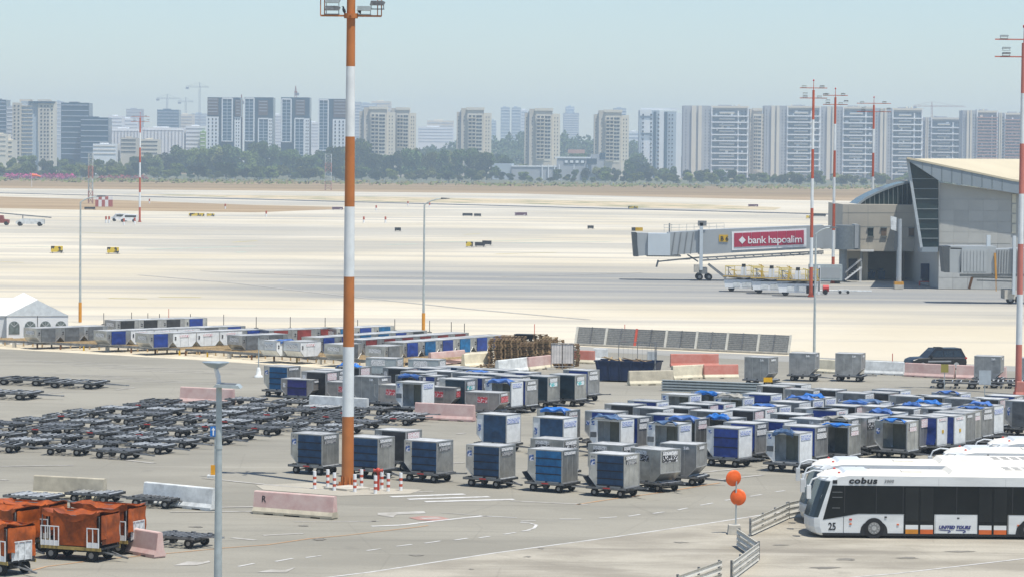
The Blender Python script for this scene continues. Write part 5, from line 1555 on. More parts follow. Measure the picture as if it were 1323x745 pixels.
T_ROOF = mat('terminal_roof', (0.56, 0.49, 0.34), 0.7, 0, 0.05, 0.1)
T_GLS = mat('terminal_glass', (0.02, 0.038, 0.04), 0.2, 0, 0.3, 0.2, 0, 0, 0.3)
T_MUL = mat('terminal_mullion', (0.16, 0.19, 0.19), 0.5)
T_DRK = mat('terminal_recess', (0.16, 0.15, 0.13), 0.8)
org = AT(1213, 372, 412); org.z = 0
o = thing('terminal_pier', 'beige and grey terminal pier with pointed roof and leaning glass corner', 'building', org)
b = PB(org)
q = [AT(1213, 380, 412), AT(1440, 380, 412)]
zt = [ZG(1213, 236, 412), ZG(1316, 250, 412)]
b.prism([(0, 0), (q[1].x - q[0].x, 0), (q[1].x - q[0].x, zt[1] - 0.6), (AT(1316, 250, 412).x - q[0].x, zt[1]), (0, zt[0])], 0, 60)
obj('wall', b.mesh('terminal_wall', T_GRY), o)
# cladding courses in front of the wall, joints left open
zs = [6.1, 7.55, 9.0, 10.45, 11.9]
xs = [1213.4, 1232, 1251, 1270, 1289, 1306]
for i in range(len(zs) - 1):
    for k in range(len(xs) - 1):
        obj('cladding_panel', PB(org).rectz(xs[k] + 0.06, zs[i] + 0.015, xs[k + 1] - 0.06, zs[i + 1] - 0.015, 411.94, 0.05).mesh('cladding_panel', T_GRY), o)
zs = [0, 1.5, 3.0, 4.5, 6.0]
for i in range(4):
    for k in range(len(xs) - 1):
        obj('block_panel', PB(org).rectz(xs[k] + 0.12, zs[i] + 0.02, xs[k + 1] - 0.12, zs[i + 1] - 0.02, 411.85, 0.14).mesh('block_panel', T_BLK), o)
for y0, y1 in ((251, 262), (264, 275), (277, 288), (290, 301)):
    obj('window', PB(org).rect(1307.5, y0, 1313, y1, 411.85, 0.12).mesh('end_window', mat('cream_window', (0.62, 0.58, 0.45), 0.3)), o)  # end panes in one even pale cream
b = PB(org).rect(1196, 368, 1213.2, 383, 411.2, 0.6)
fas = [(1172, 203.5), (1175, 208.5), (1213, 233.5), (1316, 250.5), (1440, 268), (1440, 250), (1308, 232)]
obj('fascia', PB(org).poly(fas, 410.6, 1.0).mesh('terminal_fascia', T_FAS), o)
for px_ in (1192, 1204, 1217, 1230, 1243, 1256, 1269, 1282, 1295):
    t = (px_ - 1172) / (1308 - 1172)
    yt = 203.5 + 28.5 * t
    yb = 208.5 + (px_ - 1175) * 25 / 38 if px_ < 1213 else 233.5 + (px_ - 1213) * 17 / 103
    obj('fascia_joint', PB(org).line(px_, yt, px_, yb, 410.57, 0.05).mesh('fascia_joint', T_MUL), o)
rp = [AT(1172, 203, 410.5), AT(1308, 231.6, 410.5), AT(1440, 249.6, 410.5), AT(1440, 206, 475), AT(1182, 205, 475)]
b = MB()
vs = [p - org for p in rp]
b.add(vs + [v - Vector((0, 0, 0.25)) for v in vs], [(0, 1, 2, 3, 4), (9, 8, 7, 6, 5)] + [(i, i + 5, (i + 1) % 5 + 5, (i + 1) % 5) for i in range(5)])
obj('roof', b.mesh('terminal_roof', T_ROOF), o)
gl = obj('glass_corner', PB(org).poly([(1190, 319), (1212.5, 319), (1212.5, 232.5), (1174, 208)], 411.4, 0.3).mesh('glass_corner', T_GLS), o)
for y in (231, 244, 257, 270, 283, 296, 308):
    xl = 1174 + (y - 208) * 16 / 111
    xr = 1212.3 if y > 232 else 1174 + (y - 208) * 38 / 24.5
    obj('transom', PB(org).line(xl, y, xr, y, 411.33, 0.12).mesh('transom', T_MUL), gl)
obj('leaning_mullion', PB(org).line(1172.5, 205, 1190.5, 320, 411.3, 0.35).mesh('leaning_mullion', mat('pale_mullion', (0.4, 0.44, 0.45), 0.5)), gl)
obj('glass_sill', PB(org).rect(1190, 319.5, 1212, 325.5, 411.3, 3).mesh('glass_sill', T_FAS), o)
# low block on the left with arched glass roof
lb = obj('low_block', PB(org).rect(1088, 265, 1196, 324, 438, 20).mesh('low_block', T_BEI), o)
for y in (275, 293, 309):
    obj('joint', PB(org).line(1088.3, y, 1190, y, 437.99, 0.02).mesh('joint', T_MUL), lb)
for x in (1096, 1121.5, 1158):
    obj('joint', PB(org).line(x, 265.5, x, 323.5, 437.99, 0.02).mesh('joint', T_MUL), lb)
for (x0, m) in ((1121.5, T_GLS), (1138.5, mat('brown_window', (0.17, 0.12, 0.08), 0.4)), (1174, MATS['brown_window'])):
    w_ = obj('window', PB(org).rect(x0, 295, x0 + 7, 305, 437.9, 0.1).mesh('block_window', m), lb)
    obj('sill', PB(org).rect(x0 - 0.7, 305, x0 + 7.7, 306, 437.8, 0.2).mesh('window_frame', T_MUL), w_)
    obj('lintel', PB(org).rect(x0 - 0.7, 294, x0 + 7.7, 295, 437.8, 0.2).mesh('window_frame', T_MUL), w_)
arc = [(1108, 264.6), (1118, 257), (1130, 250.5), (1144, 244.5), (1158, 239.5), (1174, 235.5), (1183, 264.6)]
ar = obj('arched_roof', PB(org).poly([arc[0], arc[-1]] + arc[-2:0:-1], 441, 12).mesh('arched_roof', T_GLS), o)
for (x0, y0), (x1, y1) in zip(arc[:-2], arc[1:-1]):
    obj('rim', PB(org).line(x0, y0, x1, y1, 440.9, 0.3).mesh('arch_rim', T_FAS), ar)
for x in range(1118, 1176, 6):
    yy = None
    for (x0, y0), (x1, y1) in zip(arc[:-2], arc[1:-1]):
        if x0 <= x <= x1: yy = y0 + (y1 - y0) * (x - x0) / (x1 - x0)
    if yy: obj('mullion', PB(org).line(x, yy, x, 264.5, 440.9, 0.1).mesh('arch_mullion', T_MUL), ar)
# ground floor, set back under the low block
obj('back_wall', PB(org).rectz(1099, 0, 1186, 5.0, 448, 0.5).mesh('back_wall', T_BEI), o)
obj('side_wall', PB(org).rectz(1095, 0, 1122, 5.0, 440, 7.9).mesh('side_wall', T_BEI), o)
obj('door', PB(org).rectz(1097, 0.05, 1108, 3.0, 439.9, 0.15).mesh('terminal_door', mat('dark_door', (0.06, 0.065, 0.07), 0.5)), o)
for x0, x1, m in ((1086, 1093, mat('grey_column', (0.33, 0.36, 0.37), 0.6)), (1111, 1114, MATS['grey_column'])):
    a_ = AT((x0 + x1) / 2, 350, 438.5)
    obj('column', MB().cyl((a_.x - org.x, a_.y - org.y, 0), (a_.x - org.x, a_.y - org.y, 5.2), (x1 - x0) * 0.0535, None, 14).mesh('column', m), o)
obj('soffit_lamp', PB(org).rect(1112, 322.6, 1129, 325, 437.2, 0.5).mesh('soffit_lamp', WHITE), o)
for k, (x, y) in enumerate(((1126, 352), (1139, 350))):
    tag(obj('pump_unit', PB(AT(x, 362, 445)).rect(x - 4, y, x + 4.5, 362, 445, 1.5).rect(x - 2, y - 3, x + 2, y, 445.3, 0.8).mesh('pump_unit', mat('pump_blue', (0.03, 0.12, 0.26), 0.5)), None, AT(x, 362, 445)), 'blue pump unit under the terminal ' + ('beside the grey column' if k == 0 else 'beside its blue twin, farther in'), 'pump')
c = G(1196, 369)
o = thing('equipment_cart', 'navy-panelled equipment cart under the open end of the terminal', 'cart', c)
obj('frame', MB().box(-0.9, 0.9, -0.5, 0.5, 0.5, 0.62).box(-0.9, -0.8, -0.5, 0.5, 0, 0.5).box(0.8, 0.9, -0.5, 0.5, 0, 0.5).mesh('cart_f', REDP), o)
obj('panel', MB().box(-0.7, 0.6, -0.3, 0.3, 0.9, 3.0).box(-0.5, 0.5, -0.2, 0.2, 0.6, 0.9).mesh('cart_p', NAVYP), o)

# ------------------------------------------------------------------ boarding bridges
JB = mat('bridge_grey', (0.37, 0.395, 0.40), 0.5, 0.15, 0.07, 0.4)
JBL = mat('bridge_light', (0.55, 0.6, 0.62), 0.45, 0.15, 0.06, 0.4)
JBD = mat('bridge_dark', (0.07, 0.08, 0.085), 0.6)
JBS = mat('bridge_steel', (0.22, 0.23, 0.23), 0.6, 0.2)
D = 434
org = AT(905, 358, D); org.z = 0
o = thing('boarding_bridge', 'grey passenger boarding bridge with a crimson bank advert', 'boarding bridge', org)
obj('bellows', PB(org).poly([(819, 331.5), (825, 331.5), (822, 300.5), (816.5, 300.5)], D - 1.6, 3.4).mesh('bellows', JBD), o)
obj('cabin', PB(org).poly([(824, 331), (838, 330), (838, 301.5), (823, 301)], D - 1.5, 3.2).rect(837, 302, 866, 330, D - 1.9, 4.0, 1).rect(836, 330, 880, 331.5, D - 1.6, 3.2, 2).mesh('bridge_cabin', [JB, JBL, JBS]), o)
obj('tunnel_section', PB(org).poly([(863, 330), (906, 326.5), (906, 298), (863, 300.5)], D - 1.5, 3.2).mesh('tunnel_inner', JB), o)
obj('tunnel_section', PB(org).poly([(903.5, 329), (1064, 320.5), (1064, 291), (903.5, 297.5)], D - 1.75, 3.7).mesh('tunnel_outer', JB), o)
for x in (872, 880, 888, 896):
    obj('rib', PB(org).line(x, 300.2, x - 4, 328.5, D - 1.56, 0.12).mesh('tunnel_rib', JBS), o)
obj('tunnel_section', PB(org).poly([(1062, 322), (1094, 320), (1094, 291.5), (1062, 292.5)], D - 1.5, 3.2).mesh('tunnel_near', JB), o)
a_ = AT(1092, 322, D)
obj('rotunda', MB().cyl((a_.x - org.x, 0, a_.z), (a_.x - org.x, 0, AT(1092, 291, D).z), 2.1, None, 20).mesh('rotunda', mat('rotunda_grey', (0.2, 0.23, 0.245), 0.5, 0.2)), o)
obj('end_frame', PB(org).rect(1104, 290, 1109.5, 321, D - 1.9, 3.8).mesh('end_frame', JB), o)
obj('rotunda_leg', MB().cyl((a_.x - org.x - 0.3, 0, 0), (a_.x - org.x - 0.3, 0, a_.z), 0.55, None, 14).mesh('rotunda_leg', MATS['grey_column']), o)
b = PB(org)
for y0, y1 in ((333, 329.5), (336.5, 332)):
    b.line(906, y0, 1064, y1 - 5, D - 1.6, 0.22)
for k in range(13):
    x = 912 + k * 12
    b.line(x, 333 - k * 0.6, x + 6, 336 - k * 0.6, D - 1.6, 0.1)
obj('under_frame', b.mesh('under_frame', JBS), o)
b = PB(org)
b.rect(903.5, 288, 908.5, 349, D - 2.0, 0.5).rect(902, 285.5, 913, 292, D - 2.0, 0.9, 1).rect(864, 288.5, 866, 300, D - 1, 0.3, 1)
obj('lift_column', b.mesh('lift_column', [JBL, JBS]), o)
b = PB(org).rect(897, 342, 903, 352, D - 2.2, 1.2, 1).rect(902, 346, 914, 354, D - 1.6, 3.4).line(915, 341, 938, 359, D - 2.1, 0.35)
obj('drive_frame', b.mesh('drive_frame', [JBS, CONC]), o)
for x in (903, 915):
    for dy in (-1.4, 1.2):
        a_ = AT(x, 356, D)
        obj('wheel', MB().cyl((0, -0.2, 0), (0, 0.2, 0), 0.48, None, 16, 0).cyl((0, -0.22, 0), (0, 0.22, 0), 0.22, None, 10, 1).mesh('bridge_wheel', [TYRE, HUB]), o, (a_.x - org.x, dy, 0.49))
b = PB(org).line(849, 338, 904, 332.5, D - 1.2, 0.2).line(848, 345, 850.5, 336, D - 1.2, 0.25).line(862, 336, 892, 335, D - 0.6, 0.12).line(888, 329, 902, 338, D - 1.2, 0.2)
obj('hose_boom', b.mesh('hose_boom', JBS), o)
b = PB(org)
for y in (290, 294):
    b.line(858, y + 0.5, 936, y - 1.5, D - 1.4, 0.05); b.line(858, y + 0.5, 936, y - 1.5, D + 1.4, 0.05)
for k in range(9):
    x = 858 + k * 9.7
    b.line(x, 300, x, 289.5, D - 1.4, 0.05)
obj('roof_railing', b.mesh('roof_railing', GALV), o)
sg = obj('sign_box', PB(org).rect(816, 294, 821, 298.5, D - 1.4, 0.2, 0).rect(821, 294, 830.5, 298.5, D - 1.4, 0.2, 1).mesh('bridge_sign', [JBD, YELLOW]), o)
gs = obj('gate_sign', PB(org).rect(929, 303.5, 940.5, 312.5, D - 1.85, 0.08).mesh('gate_sign', YELLOW), o)
a_ = AT(930.6, 311, D - 1.87) - org
obj('lettering', text_mesh('B 6', 0.85, BLACKM, 0, 0.02, 0.01), gs, a_)
ad = obj('advert_board', PB(org).poly([(945.5, 323.5), (1042, 319), (1042, 295), (945.5, 299.5)], D - 1.84, 0.06).mesh('advert_board', WHITE), o)
CRIM = mat('advert_crimson', (0.42, 0.03, 0.07), 0.5, 0, 0.08, 0.5)
for k in range(8):
    x0, x1 = 948.5 + k * 11.3, 948.5 + (k + 1) * 11.3 - 0.35
    yt = lambda x: 301.5 - (x - 948.5) * 0.0435
    obj('advert_panel', PB(org).poly([(x0, yt(x0) + 18), (x1, yt(x1) + 18), (x1, yt(x1)), (x0, yt(x0))], D - 1.9, 0.05).mesh('advert_panel', CRIM), ad)
t_ = obj('lettering', text_mesh('bank hapoalim', 1.42, WHITE, 0, 0.012, 0.01, 0.93), ad, AT(966, 314.6, D - 1.93) - org)
t_.rotation_euler = (0, rad(-1.6), 0)
obj('diamond_mark', PB(org).poly([(959, 315.3), (963.6, 310.4), (959, 305.5), (954.4, 310.4)], D - 1.93, 0.02).mesh('diamond', WHITE), ad)
# second bridge in front of the pier
D = 372
org = AT(1303, 390, D); org.z = 0
o = thing('boarding_bridge', 'grey boarding bridge cabin with dark bellows before the terminal wall', 'boarding bridge', org)
obj('bellows', PB(org).poly([(1221, 352), (1227, 352), (1227, 318), (1218, 318.5)], D - 1.8, 3.6).mesh('bellows', JBD), o)
for k in range(9):
    obj('rib', PB(org).line(1287.5 + k * 3.5, 323.5, 1286.5 + k * 3.5, 352.5, D - 1.66, 0.1).mesh('tunnel_rib', JBS), o)
for k in range(7):
    obj('slat', PB(org).rect(1245 + k * 4.3, 324, 1248.9 + k * 4.3, 351, D - 2.06, 0.08).mesh('cabin_slat', JB), o)
obj('cabin', PB(org).poly([(1226.5, 352), (1240, 353), (1243, 320.5), (1226.5, 320)], D - 1.7, 3.4).rect(1242, 322, 1276, 352.5, D - 2.0, 4.1, 1).poly([(1275.5, 353), (1284, 353), (1287, 321), (1275.5, 321)], D - 1.8, 3.6).rect(1228, 318.5, 1287, 321.8, D - 1.7, 3.3, 1).mesh('bridge_cabin', [JB, JB]), o)
obj('tunnel_section', PB(org).poly([(1283, 354), (1420, 352), (1420, 318), (1286, 322)], D - 1.6, 3.2).mesh('tunnel', JB), o)
b = PB(org).line(1252, 373, 1256, 358, D - 1.2, 0.28, 1).line(1256, 358, 1308, 359, D - 1.2, 0.2).line(1262, 362, 1308, 363.5, D - 1.0, 0.15).line(1240, 355.5, 1420, 355.5, D - 1.4, 0.3)
obj('under_frame', b.mesh('under_frame', [JBS, RUST]), o)
obj('hose', PB(org).line(1285.5, 327, 1287, 361, D - 2.0, 0.22).line(1286.7, 361, 1287, 376, D - 2.0, 0.08).mesh('yellow_hose', mat('hose_amber', (0.5, 0.24, 0.03), 0.6)), o)
obj('lift_column', PB(org).rect(1308, 305, 1313, 380, D - 2.0, 0.6).rect(1275, 304, 1280, 318, D - 0.5, 0.4).mesh('lift_column', JBL), o)
obj('drive_frame', PB(org).rect(1298, 374, 1312, 386, D - 1.5, 3).mesh('drive_frame', CONC), o)
for x in (1303, 1314):
    a_ = AT(x, 388, D)
    obj('wheel', MB().cyl((0, -0.2, 0), (0, 0.2, 0), 0.48, None, 16, 0).cyl((0, -0.22, 0), (0, 0.22, 0), 0.22, None, 10, 1).mesh('bridge_wheel', [TYRE, HUB]), o, (a_.x - org.x, -1.2, 0.49))
# camera pole before the low block
c = G(1161, 373)
o = thing('guidance_pole', 'grey stand-guidance pole with white panel and orange foot', 'pole', c)
h_ = AT(1161, 283, c.y).z
obj('pole', MB().cyl((0, 0, 0.9), (0, 0, h_), 0.36, 0.3, 12).mesh('g_pole', MATS['grey_column']), o)
obj('foot', MB().box(-0.6, 0.6, -0.6, 0.6, 0, 0.55, 0).box(-0.6, 0.6, -0.6, 0.6, 0.551, 0.95, 1).mesh('g_foot', [CONC, mat('foot_orange', (0.55, 0.27, 0.03), 0.6)]), o)
obj('display_panel', MB().prism([(-1.15, h_ - 1.4), (-0.45, h_ - 1.6), (-0.45, h_ + 0.2), (-1.25, h_ + 0.4)], -0.3, 0.0).mesh('g_panel', BARW), o)
obj('display_panel', MB().box(-0.65, -0.38, -0.25, 0.05, h_ - 4.0, h_ - 1.65).mesh('g_panel_dark', JBD), o)
# container loaders at the stand
def loader(px, py, label):
    c = G(px, py)
    o = thing('cargo_loader', label, 'loader', c, rad(-4))
    obj('chassis', MB().prism([(-2.4, 0.45), (2.3, 0.45), (2.3, 1.5), (-2.6, 1.5)], -1.3, 1.3).box(-1.4, -0.5, -1.33, -1.3, 0.6, 1.3, 1).box(-0.2, 0.9, -1.33, -1.3, 0.6, 1.3, 1).box(1.0, 2.2, -1.34, -1.3, 0.3, 1.25, 2).mesh('loader_chassis', [WHITE, BARW, BLACKM]), o)
    obj('platform', MB().box(-2.7, 2.6, -1.45, 1.45, 1.85, 2.0, 0).box(-2.7, 2.6, -1.5, -1.452, 1.9, 2.0, 1).mesh('loader_platform', [STEELM, YELLOW]), o)
    obj('scissor', MB().bar((-2, -1.0, 1.5), (2, -1.0, 1.85), 0.1, 0.12).bar((-2, -1.0, 1.85), (2, -1.0, 1.5), 0.1, 0.12).mesh('loader_scissor', STEEL), o)
    r = MB()
    for x in (-2.4, -1.2, 0, 1.2, 2.4):
        r.cyl((x, -1.4, 2.0), (x, -1.4, 3.2), 0.03, None, 6); r.cyl((x, 1.35, 2.0), (x, 1.35, 3.2), 0.04, None, 6)
    for z in (2.6, 3.2):
        r.cyl((-2.4, 1.35, z), (2.4, 1.35, z), 0.04, None, 6)
    r.cyl((-2.4, -1.4, 3.2), (-1.2, -1.4, 3.2), 0.04, None, 6); r.cyl((1.2, -1.4, 3.2), (2.4, -1.4, 3.2), 0.04, None, 6)
    obj('railing', r.mesh('loader_railing', mat('pale_yellow', (0.6, 0.47, 0.12), 0.5)), o)
    for k_, (xx, hh2, mm) in enumerate(((-2.0, 1.2, STEELM), (-1.3, 0.8, YELLOW), (0.9, 1.4, MATS['pale_yellow']), (1.7, 0.9, STEELL), (2.2, 1.5, YELLOW))):
        obj('kit_frame', MB().bar((xx, -0.9, 2.0), (xx, -0.9, 2.0 + hh2), 0.1, 0.1).bar((xx - 0.35, -0.9, 2.0 + hh2), (xx + 0.35, -0.9, 2.0 + hh2 * 0.8), 0.08, 0.1).bar((xx, -0.9, 2.0 + hh2 * 0.5), (xx + 0.4, -0.5, 2.0), 0.06, 0.06).mesh('kit_frame', mm), o)
    obj('control_stand', MB().box(-0.4, 0.3, -0.4, 0.3, 2.0, 3.1).box(-0.3, 0.2, -0.3, 0.25, 3.1, 3.5, 1).mesh('loader_stand', [WHITE, BLACKM]), o)
    for x in (-1.6, 1.7):
        for y in (-1.1, 1.1):
            obj('wheel', MB().cyl((0, -0.15, 0), (0, 0.15, 0), 0.42, None, 14).mesh('loader_wheel', TYRE), o, (x, y, 0.42))
loader(961, 376, 'white cargo loader with yellow rails beneath the advert, first of three')
loader(997, 378.5, 'white cargo loader with yellow rails, middle one of three beneath the bridge')
loader(1031, 381.5, 'white cargo loader with yellow rails beside the banded mast')
c = G(1088, 366)
tag(obj('power_unit', MB().box(-2.6, 1.9, -1, 1, 0.4, 2.6).box(-2.3, 1.6, -1.03, -1.0, 0.7, 2.2, 1).box(-2.4, -1.8, -0.9, 0.9, 0, 0.4, 2).box(1.0, 1.6, -0.9, 0.9, 0, 0.4, 2).mesh('power_unit', [GALV, JB, BLACKM]), None, (c.x - 2, c.y, 0)), 'grey ground power unit at the foot of the second banded mast', 'power unit')
c = G(1090, 379)
o = thing('tow_bar', 'long white aircraft tow bar lying before the terminal', 'tow bar', c)
obj('bar', MB().cyl((-3.2, 0, 0.35), (3.6, 0, 0.35), 0.08, None, 8).mesh('tow_tube', BARW), o)
obj('axle', MB().box(-0.7, 0.7, -0.3, 0.3, 0.2, 0.5).mesh('tow_axle', BARW), o)
for x in (-0.5, 0.5): obj('wheel', MB().cyl((x, -0.4, 0.2), (x, -0.25, 0.2), 0.2, None, 10).mesh('tow_wheel', TYRE), o)
c = G(1065, 380)
o = thing('extinguisher_cart', 'red wheeled fire extinguisher beside a white post', 'extinguisher', c)
obj('tank', MB().cyl((-0.2, 0, 0.75), (0.55, 0, 0.75), 0.42, None, 14).mesh('ext_tank', REDP), o)
obj('wheel', MB().cyl((0.1, -0.45, 0.3), (0.1, 0.45, 0.3), 0.3, None, 12).mesh('ext_wheel', TYRE), o)
obj('post', MB().box(-0.85, -0.55, -0.15, 0.15, 0, 3.6).box(-0.78, -0.62, -0.16, -0.15, 0.4, 3.3, 1).mesh('ext_post', [WHITE, BLACKM]), o)
c = G(1093, 364)
o = thing('passenger_steps', 'white tubular passenger steps parked before the terminal door', 'steps', c)
b = MB()
for k in range(7): b.box(-0.2 + k * 0.32, 0.15 + k * 0.32, -0.7, 0.7, 0.4 + k * 0.26, 0.46 + k * 0.26)
obj('treads', b.mesh('step_treads', STEELL), o)
obj('handrail', MB().bar((-0.2, -0.72, 1.3), (2.1, -0.72, 3.2), 0.06, 0.06).bar((-0.2, 0.72, 1.3), (2.1, 0.72, 3.2), 0.06, 0.06).bar((-0.2, -0.72, 0.3), (2.1, -0.72, 2.1), 0.08, 0.2).bar((2.0, -0.72, 0), (2.0, -0.72, 2.1), 0.1, 0.1).bar((2.0, 0.72, 0), (2.0, 0.72, 2.1), 0.1, 0.1).mesh('step_rail', WHITE), o)

# ------------------------------------------------------------------ signs and kit out on the airfield
SGB = mat('taxi_sign_black', (0.03, 0.032, 0.035), 0.5)
SGY = print_mat('taxi_sign_yellow', (0.62, 0.45, 0.03), (0.03, 0.03, 0.03), 1.6, 1.2, 0.52)
SGM = print_mat('taxi_sign_maroon', (0.12, 0.06, 0.09), (0.4, 0.36, 0.38), 1.4, 1.0, 0.58)
def taxi_sign(px, py, wpx, hpx, m, label):
    c = G(px, py)
    s = SC(px, py)
    w, h = wpx / s, hpx / s
    o = thing('taxiway_sign', label, 'sign', c)
    obj('board', MB().box(-w / 2, w / 2, -0.15, 0.15, 0.18, h).mesh('sign_board', m), o)
    obj('legs', MB().box(-w * 0.4, -w * 0.4 + 0.12, -0.1, 0.1, 0, 0.18).box(w * 0.4 - 0.12, w * 0.4, -0.1, 0.1, 0, 0.18).box(-w / 2 - 0.2, w / 2 + 0.2, -0.3, 0.3, 0, 0.03).mesh('sign_legs', STEEL), o)
taxi_sign(73.5, 327, 15, 9, SGY, 'yellow taxiway sign left of its yellow twin on the near taxiway')
taxi_sign(146, 328, 15, 8.5, SGY, 'yellow taxiway sign beside the foot of the far banded mast')
taxi_sign(254, 280, 20, 4.5, SGY, 'long faded yellow taxiway sign beside a short one')
taxi_sign(272, 280, 10, 4, SGY, 'short faded yellow taxiway sign beside a long one')
taxi_sign(116, 271, 14, 3.5, SGB, 'black runway sign beside the red and white hut')
taxi_sign(436, 271.5, 14, 4, SGM, 'maroon runway sign at the tip of the bare soil island')
taxi_sign(514, 299, 8, 5, SGB, 'small dark taxiway sign near the curved street lamp')
taxi_sign(604, 279.5, 13, 4, SGB, 'black taxiway sign with amber end, one of a pair')
taxi_sign(617, 280, 9, 4, SGB, 'short black taxiway sign beside the amber-ended one')
taxi_sign(606.5, 319.5, 9, 7, SGY, 'square yellow taxiway sign standing beside two black ones')
taxi_sign(620, 319, 13, 6, SGB, 'black taxiway sign next to the square yellow one')
taxi_sign(629, 317, 12, 6, SGB, 'black taxiway sign overlapping its neighbour by the square yellow one')
taxi_sign(673, 279, 16, 4.5, SGM, 'maroon runway sign beyond the curved street lamp')
taxi_sign(763, 296, 8, 4.5, SGB, 'small black taxiway sign with nothing near it on the pale apron')
taxi_sign(818, 270, 13, 3.5, SGY, 'yellow and black taxiway sign at the edge of the weedy strip')
taxi_sign(973, 267.5, 13, 3.5, SGM, 'maroon runway sign above the bridge advert')
taxi_sign(1058, 280, 18, 4, SGB, 'black sign seen between the first two masts by the terminal')
taxi_sign(1044, 282.5, 5, 4, SGY, 'small yellow sign beside the first mast by the terminal')
CHK = MB()
for i in range(5):
    for j in range(3):
        CHK.box(i * 1.05, i * 1.05 + 1.05, 0, 3, j * 1.1, j * 1.1 + 1.1, (i + j // 2) % 2)
c = G(123, 267)
tag(obj('checkered_hut', CHK.mesh('checkered_hut', [mat('hut_faded_red', (0.42, 0.12, 0.1), 0.7), WHITE]), None, (c.x, c.y, 0)), 'red and white checkered equipment hut beside the lattice tower', 'hut')
def lattice(px, py, h, w, m1, m2, label):
    c = G(px, py)
    o = thing('lattice_tower', label, 'tower', c)
    n = 8
    for k in range(n):
        z0, z1 = h * k / n, h * (k + 1) / n
        b = MB()
        for sx, sy in ((-1, -1), (1, -1), (1, 1), (-1, 1)):
            b.bar((sx * w, sy * w, z0), (sx * w, sy * w, z1), 0.22, 0.22)
        b.bar((-w, -w, z0), (w, -w, z1), 0.16, 0.16); b.bar((w, w, z0), (-w, w, z1), 0.16, 0.16)
        b.bar((w, -w, z0), (w, w, z1), 0.16, 0.16); b.bar((-w, w, z0), (-w, -w, z1), 0.16, 0.16)
        b.bar((-w, -w, z1), (w, -w, z1), 0.16, 0.16); b.bar((-w, w, z1), (w, w, z1), 0.16, 0.16)
        obj('section', b.mesh('lattice_section', m1 if (k // 2) % 2 == 0 else m2), o)
lattice(117, 263, 17, 0.7, mat('tower_faded', (0.38, 0.2, 0.17), 0.6), GALV, 'red and white lattice tower beside the checkered hut')
lattice(424, 246, 18, 1.5, MATS['tower_faded'], GALV, 'faded lattice tower at the edge of the tree belt')
c = G(41, 242)
o = thing('windsock', 'orange windsock on a thin pole out on the dry field', 'windsock', c)
obj('pole', MB().cyl((0, 0, 0), (0, 0, 6.5), 0.14, None, 6).mesh('sock_pole', WHITE), o)
obj('sock', MB().cyl((0.1, 0, 6.1), (2.2, 0, 6.0), 0.75, 0.55, 10, 0, False).cyl((2.2, 0, 6.0), (4.6, 0, 5.3), 0.55, 0.25, 10, 0, False).mesh('sock', ORDISC), o)
street_lamp(49.5, 226, 26, 0.5, 'tall white floodlight pole rising from the tree belt', 0.3, 1)
c = G(35, 292)
o = thing('belt_loader', 'white baggage belt loader far out on the taxiway', 'belt loader', c)
obj('body', MB().prism([(-2.5, 0.5), (4.0, 0.5), (4.0, 1.6), (-1.0, 1.7), (-2.5, 1.1)], -1, 1).mesh('bl_body', BARW), o)
obj('belt', MB().bar((-7, 0, 3.0), (5.6, 0, 2.0), 1.0, 0.25).bar((-1, 0, 1.6), (-1, 0, 2.5), 0.2, 0.2).mesh('bl_belt', STEELM), o)
for x in (-1.6, 3.0):
    for y in (-0.9, 0.9): obj('wheel', MB().cyl((0, -0.15, 0), (0, 0.15, 0), 0.5, None, 12).mesh('bl_wheel', TYRE), o, (x, y, 0.5))
c = G(4, 291)
tag(obj('tow_tractor', MB().prism([(-2.4, 0.5), (1.4, 0.5), (1.4, 1.3), (0.2, 1.4), (0.0, 2.3), (-2.2, 2.3)], -0.9, 0.9).cyl((-1.5, -0.95, 0.45), (-1.5, 0.95, 0.45), 0.45, None, 12, 1).cyl((0.8, -0.95, 0.45), (0.8, 0.95, 0.45), 0.45, None, 12, 1).mesh('tow_tractor', [mat('tractor_red', (0.25, 0.06, 0.045), 0.6), TYRE]), None, c), 'dull red tow tractor beside the belt loader', 'tractor')
for k, (x, y, w) in enumerate(((155, 286, 'beside the far banded mast'), (166, 287, 'second, beside the far banded mast'))):
    c = G(x, y)
    o = thing('utility_van', 'small white utility van parked ' + w, 'van', c)
    obj('body', MB().prism([(-2.2, 0.4), (2.2, 0.4), (2.2, 1.9), (-1.0, 1.95), (-1.6, 1.2), (-2.2, 1.0)], -0.9, 0.9).box(-0.8, 2.0, -0.92, -0.9, 1.2, 1.7, 1).mesh('van_body', [WHITE, GLASSD]), o)
    for xx in (-1.4, 1.4): obj('wheel', MB().cyl((xx, -0.95, 0.38), (xx, 0.95, 0.38), 0.38, None, 12).mesh('van_wheel', TYRE), o)
for (x, y) in ((193, 263), (291, 270), (160, 291), (174, 290), (137, 288), (141, 288), (344, 280), (486, 272), (470, 288), (498, 288), (555, 268), (527, 266)):
    o = thing('edge_marker', 'small red and white edge marker on the airfield', 'marker', G(x, y), 0, 'edge markers on the airfield')
    obj('stick', MB().cyl((0, 0, 0), (0, 0, 0.8), 0.25, None, 6, 0).cyl((0, 0, 0.8), (0, 0, 1.6), 0.25, None, 6, 1).mesh('edge_marker', [WHITE, REDOR]), o)

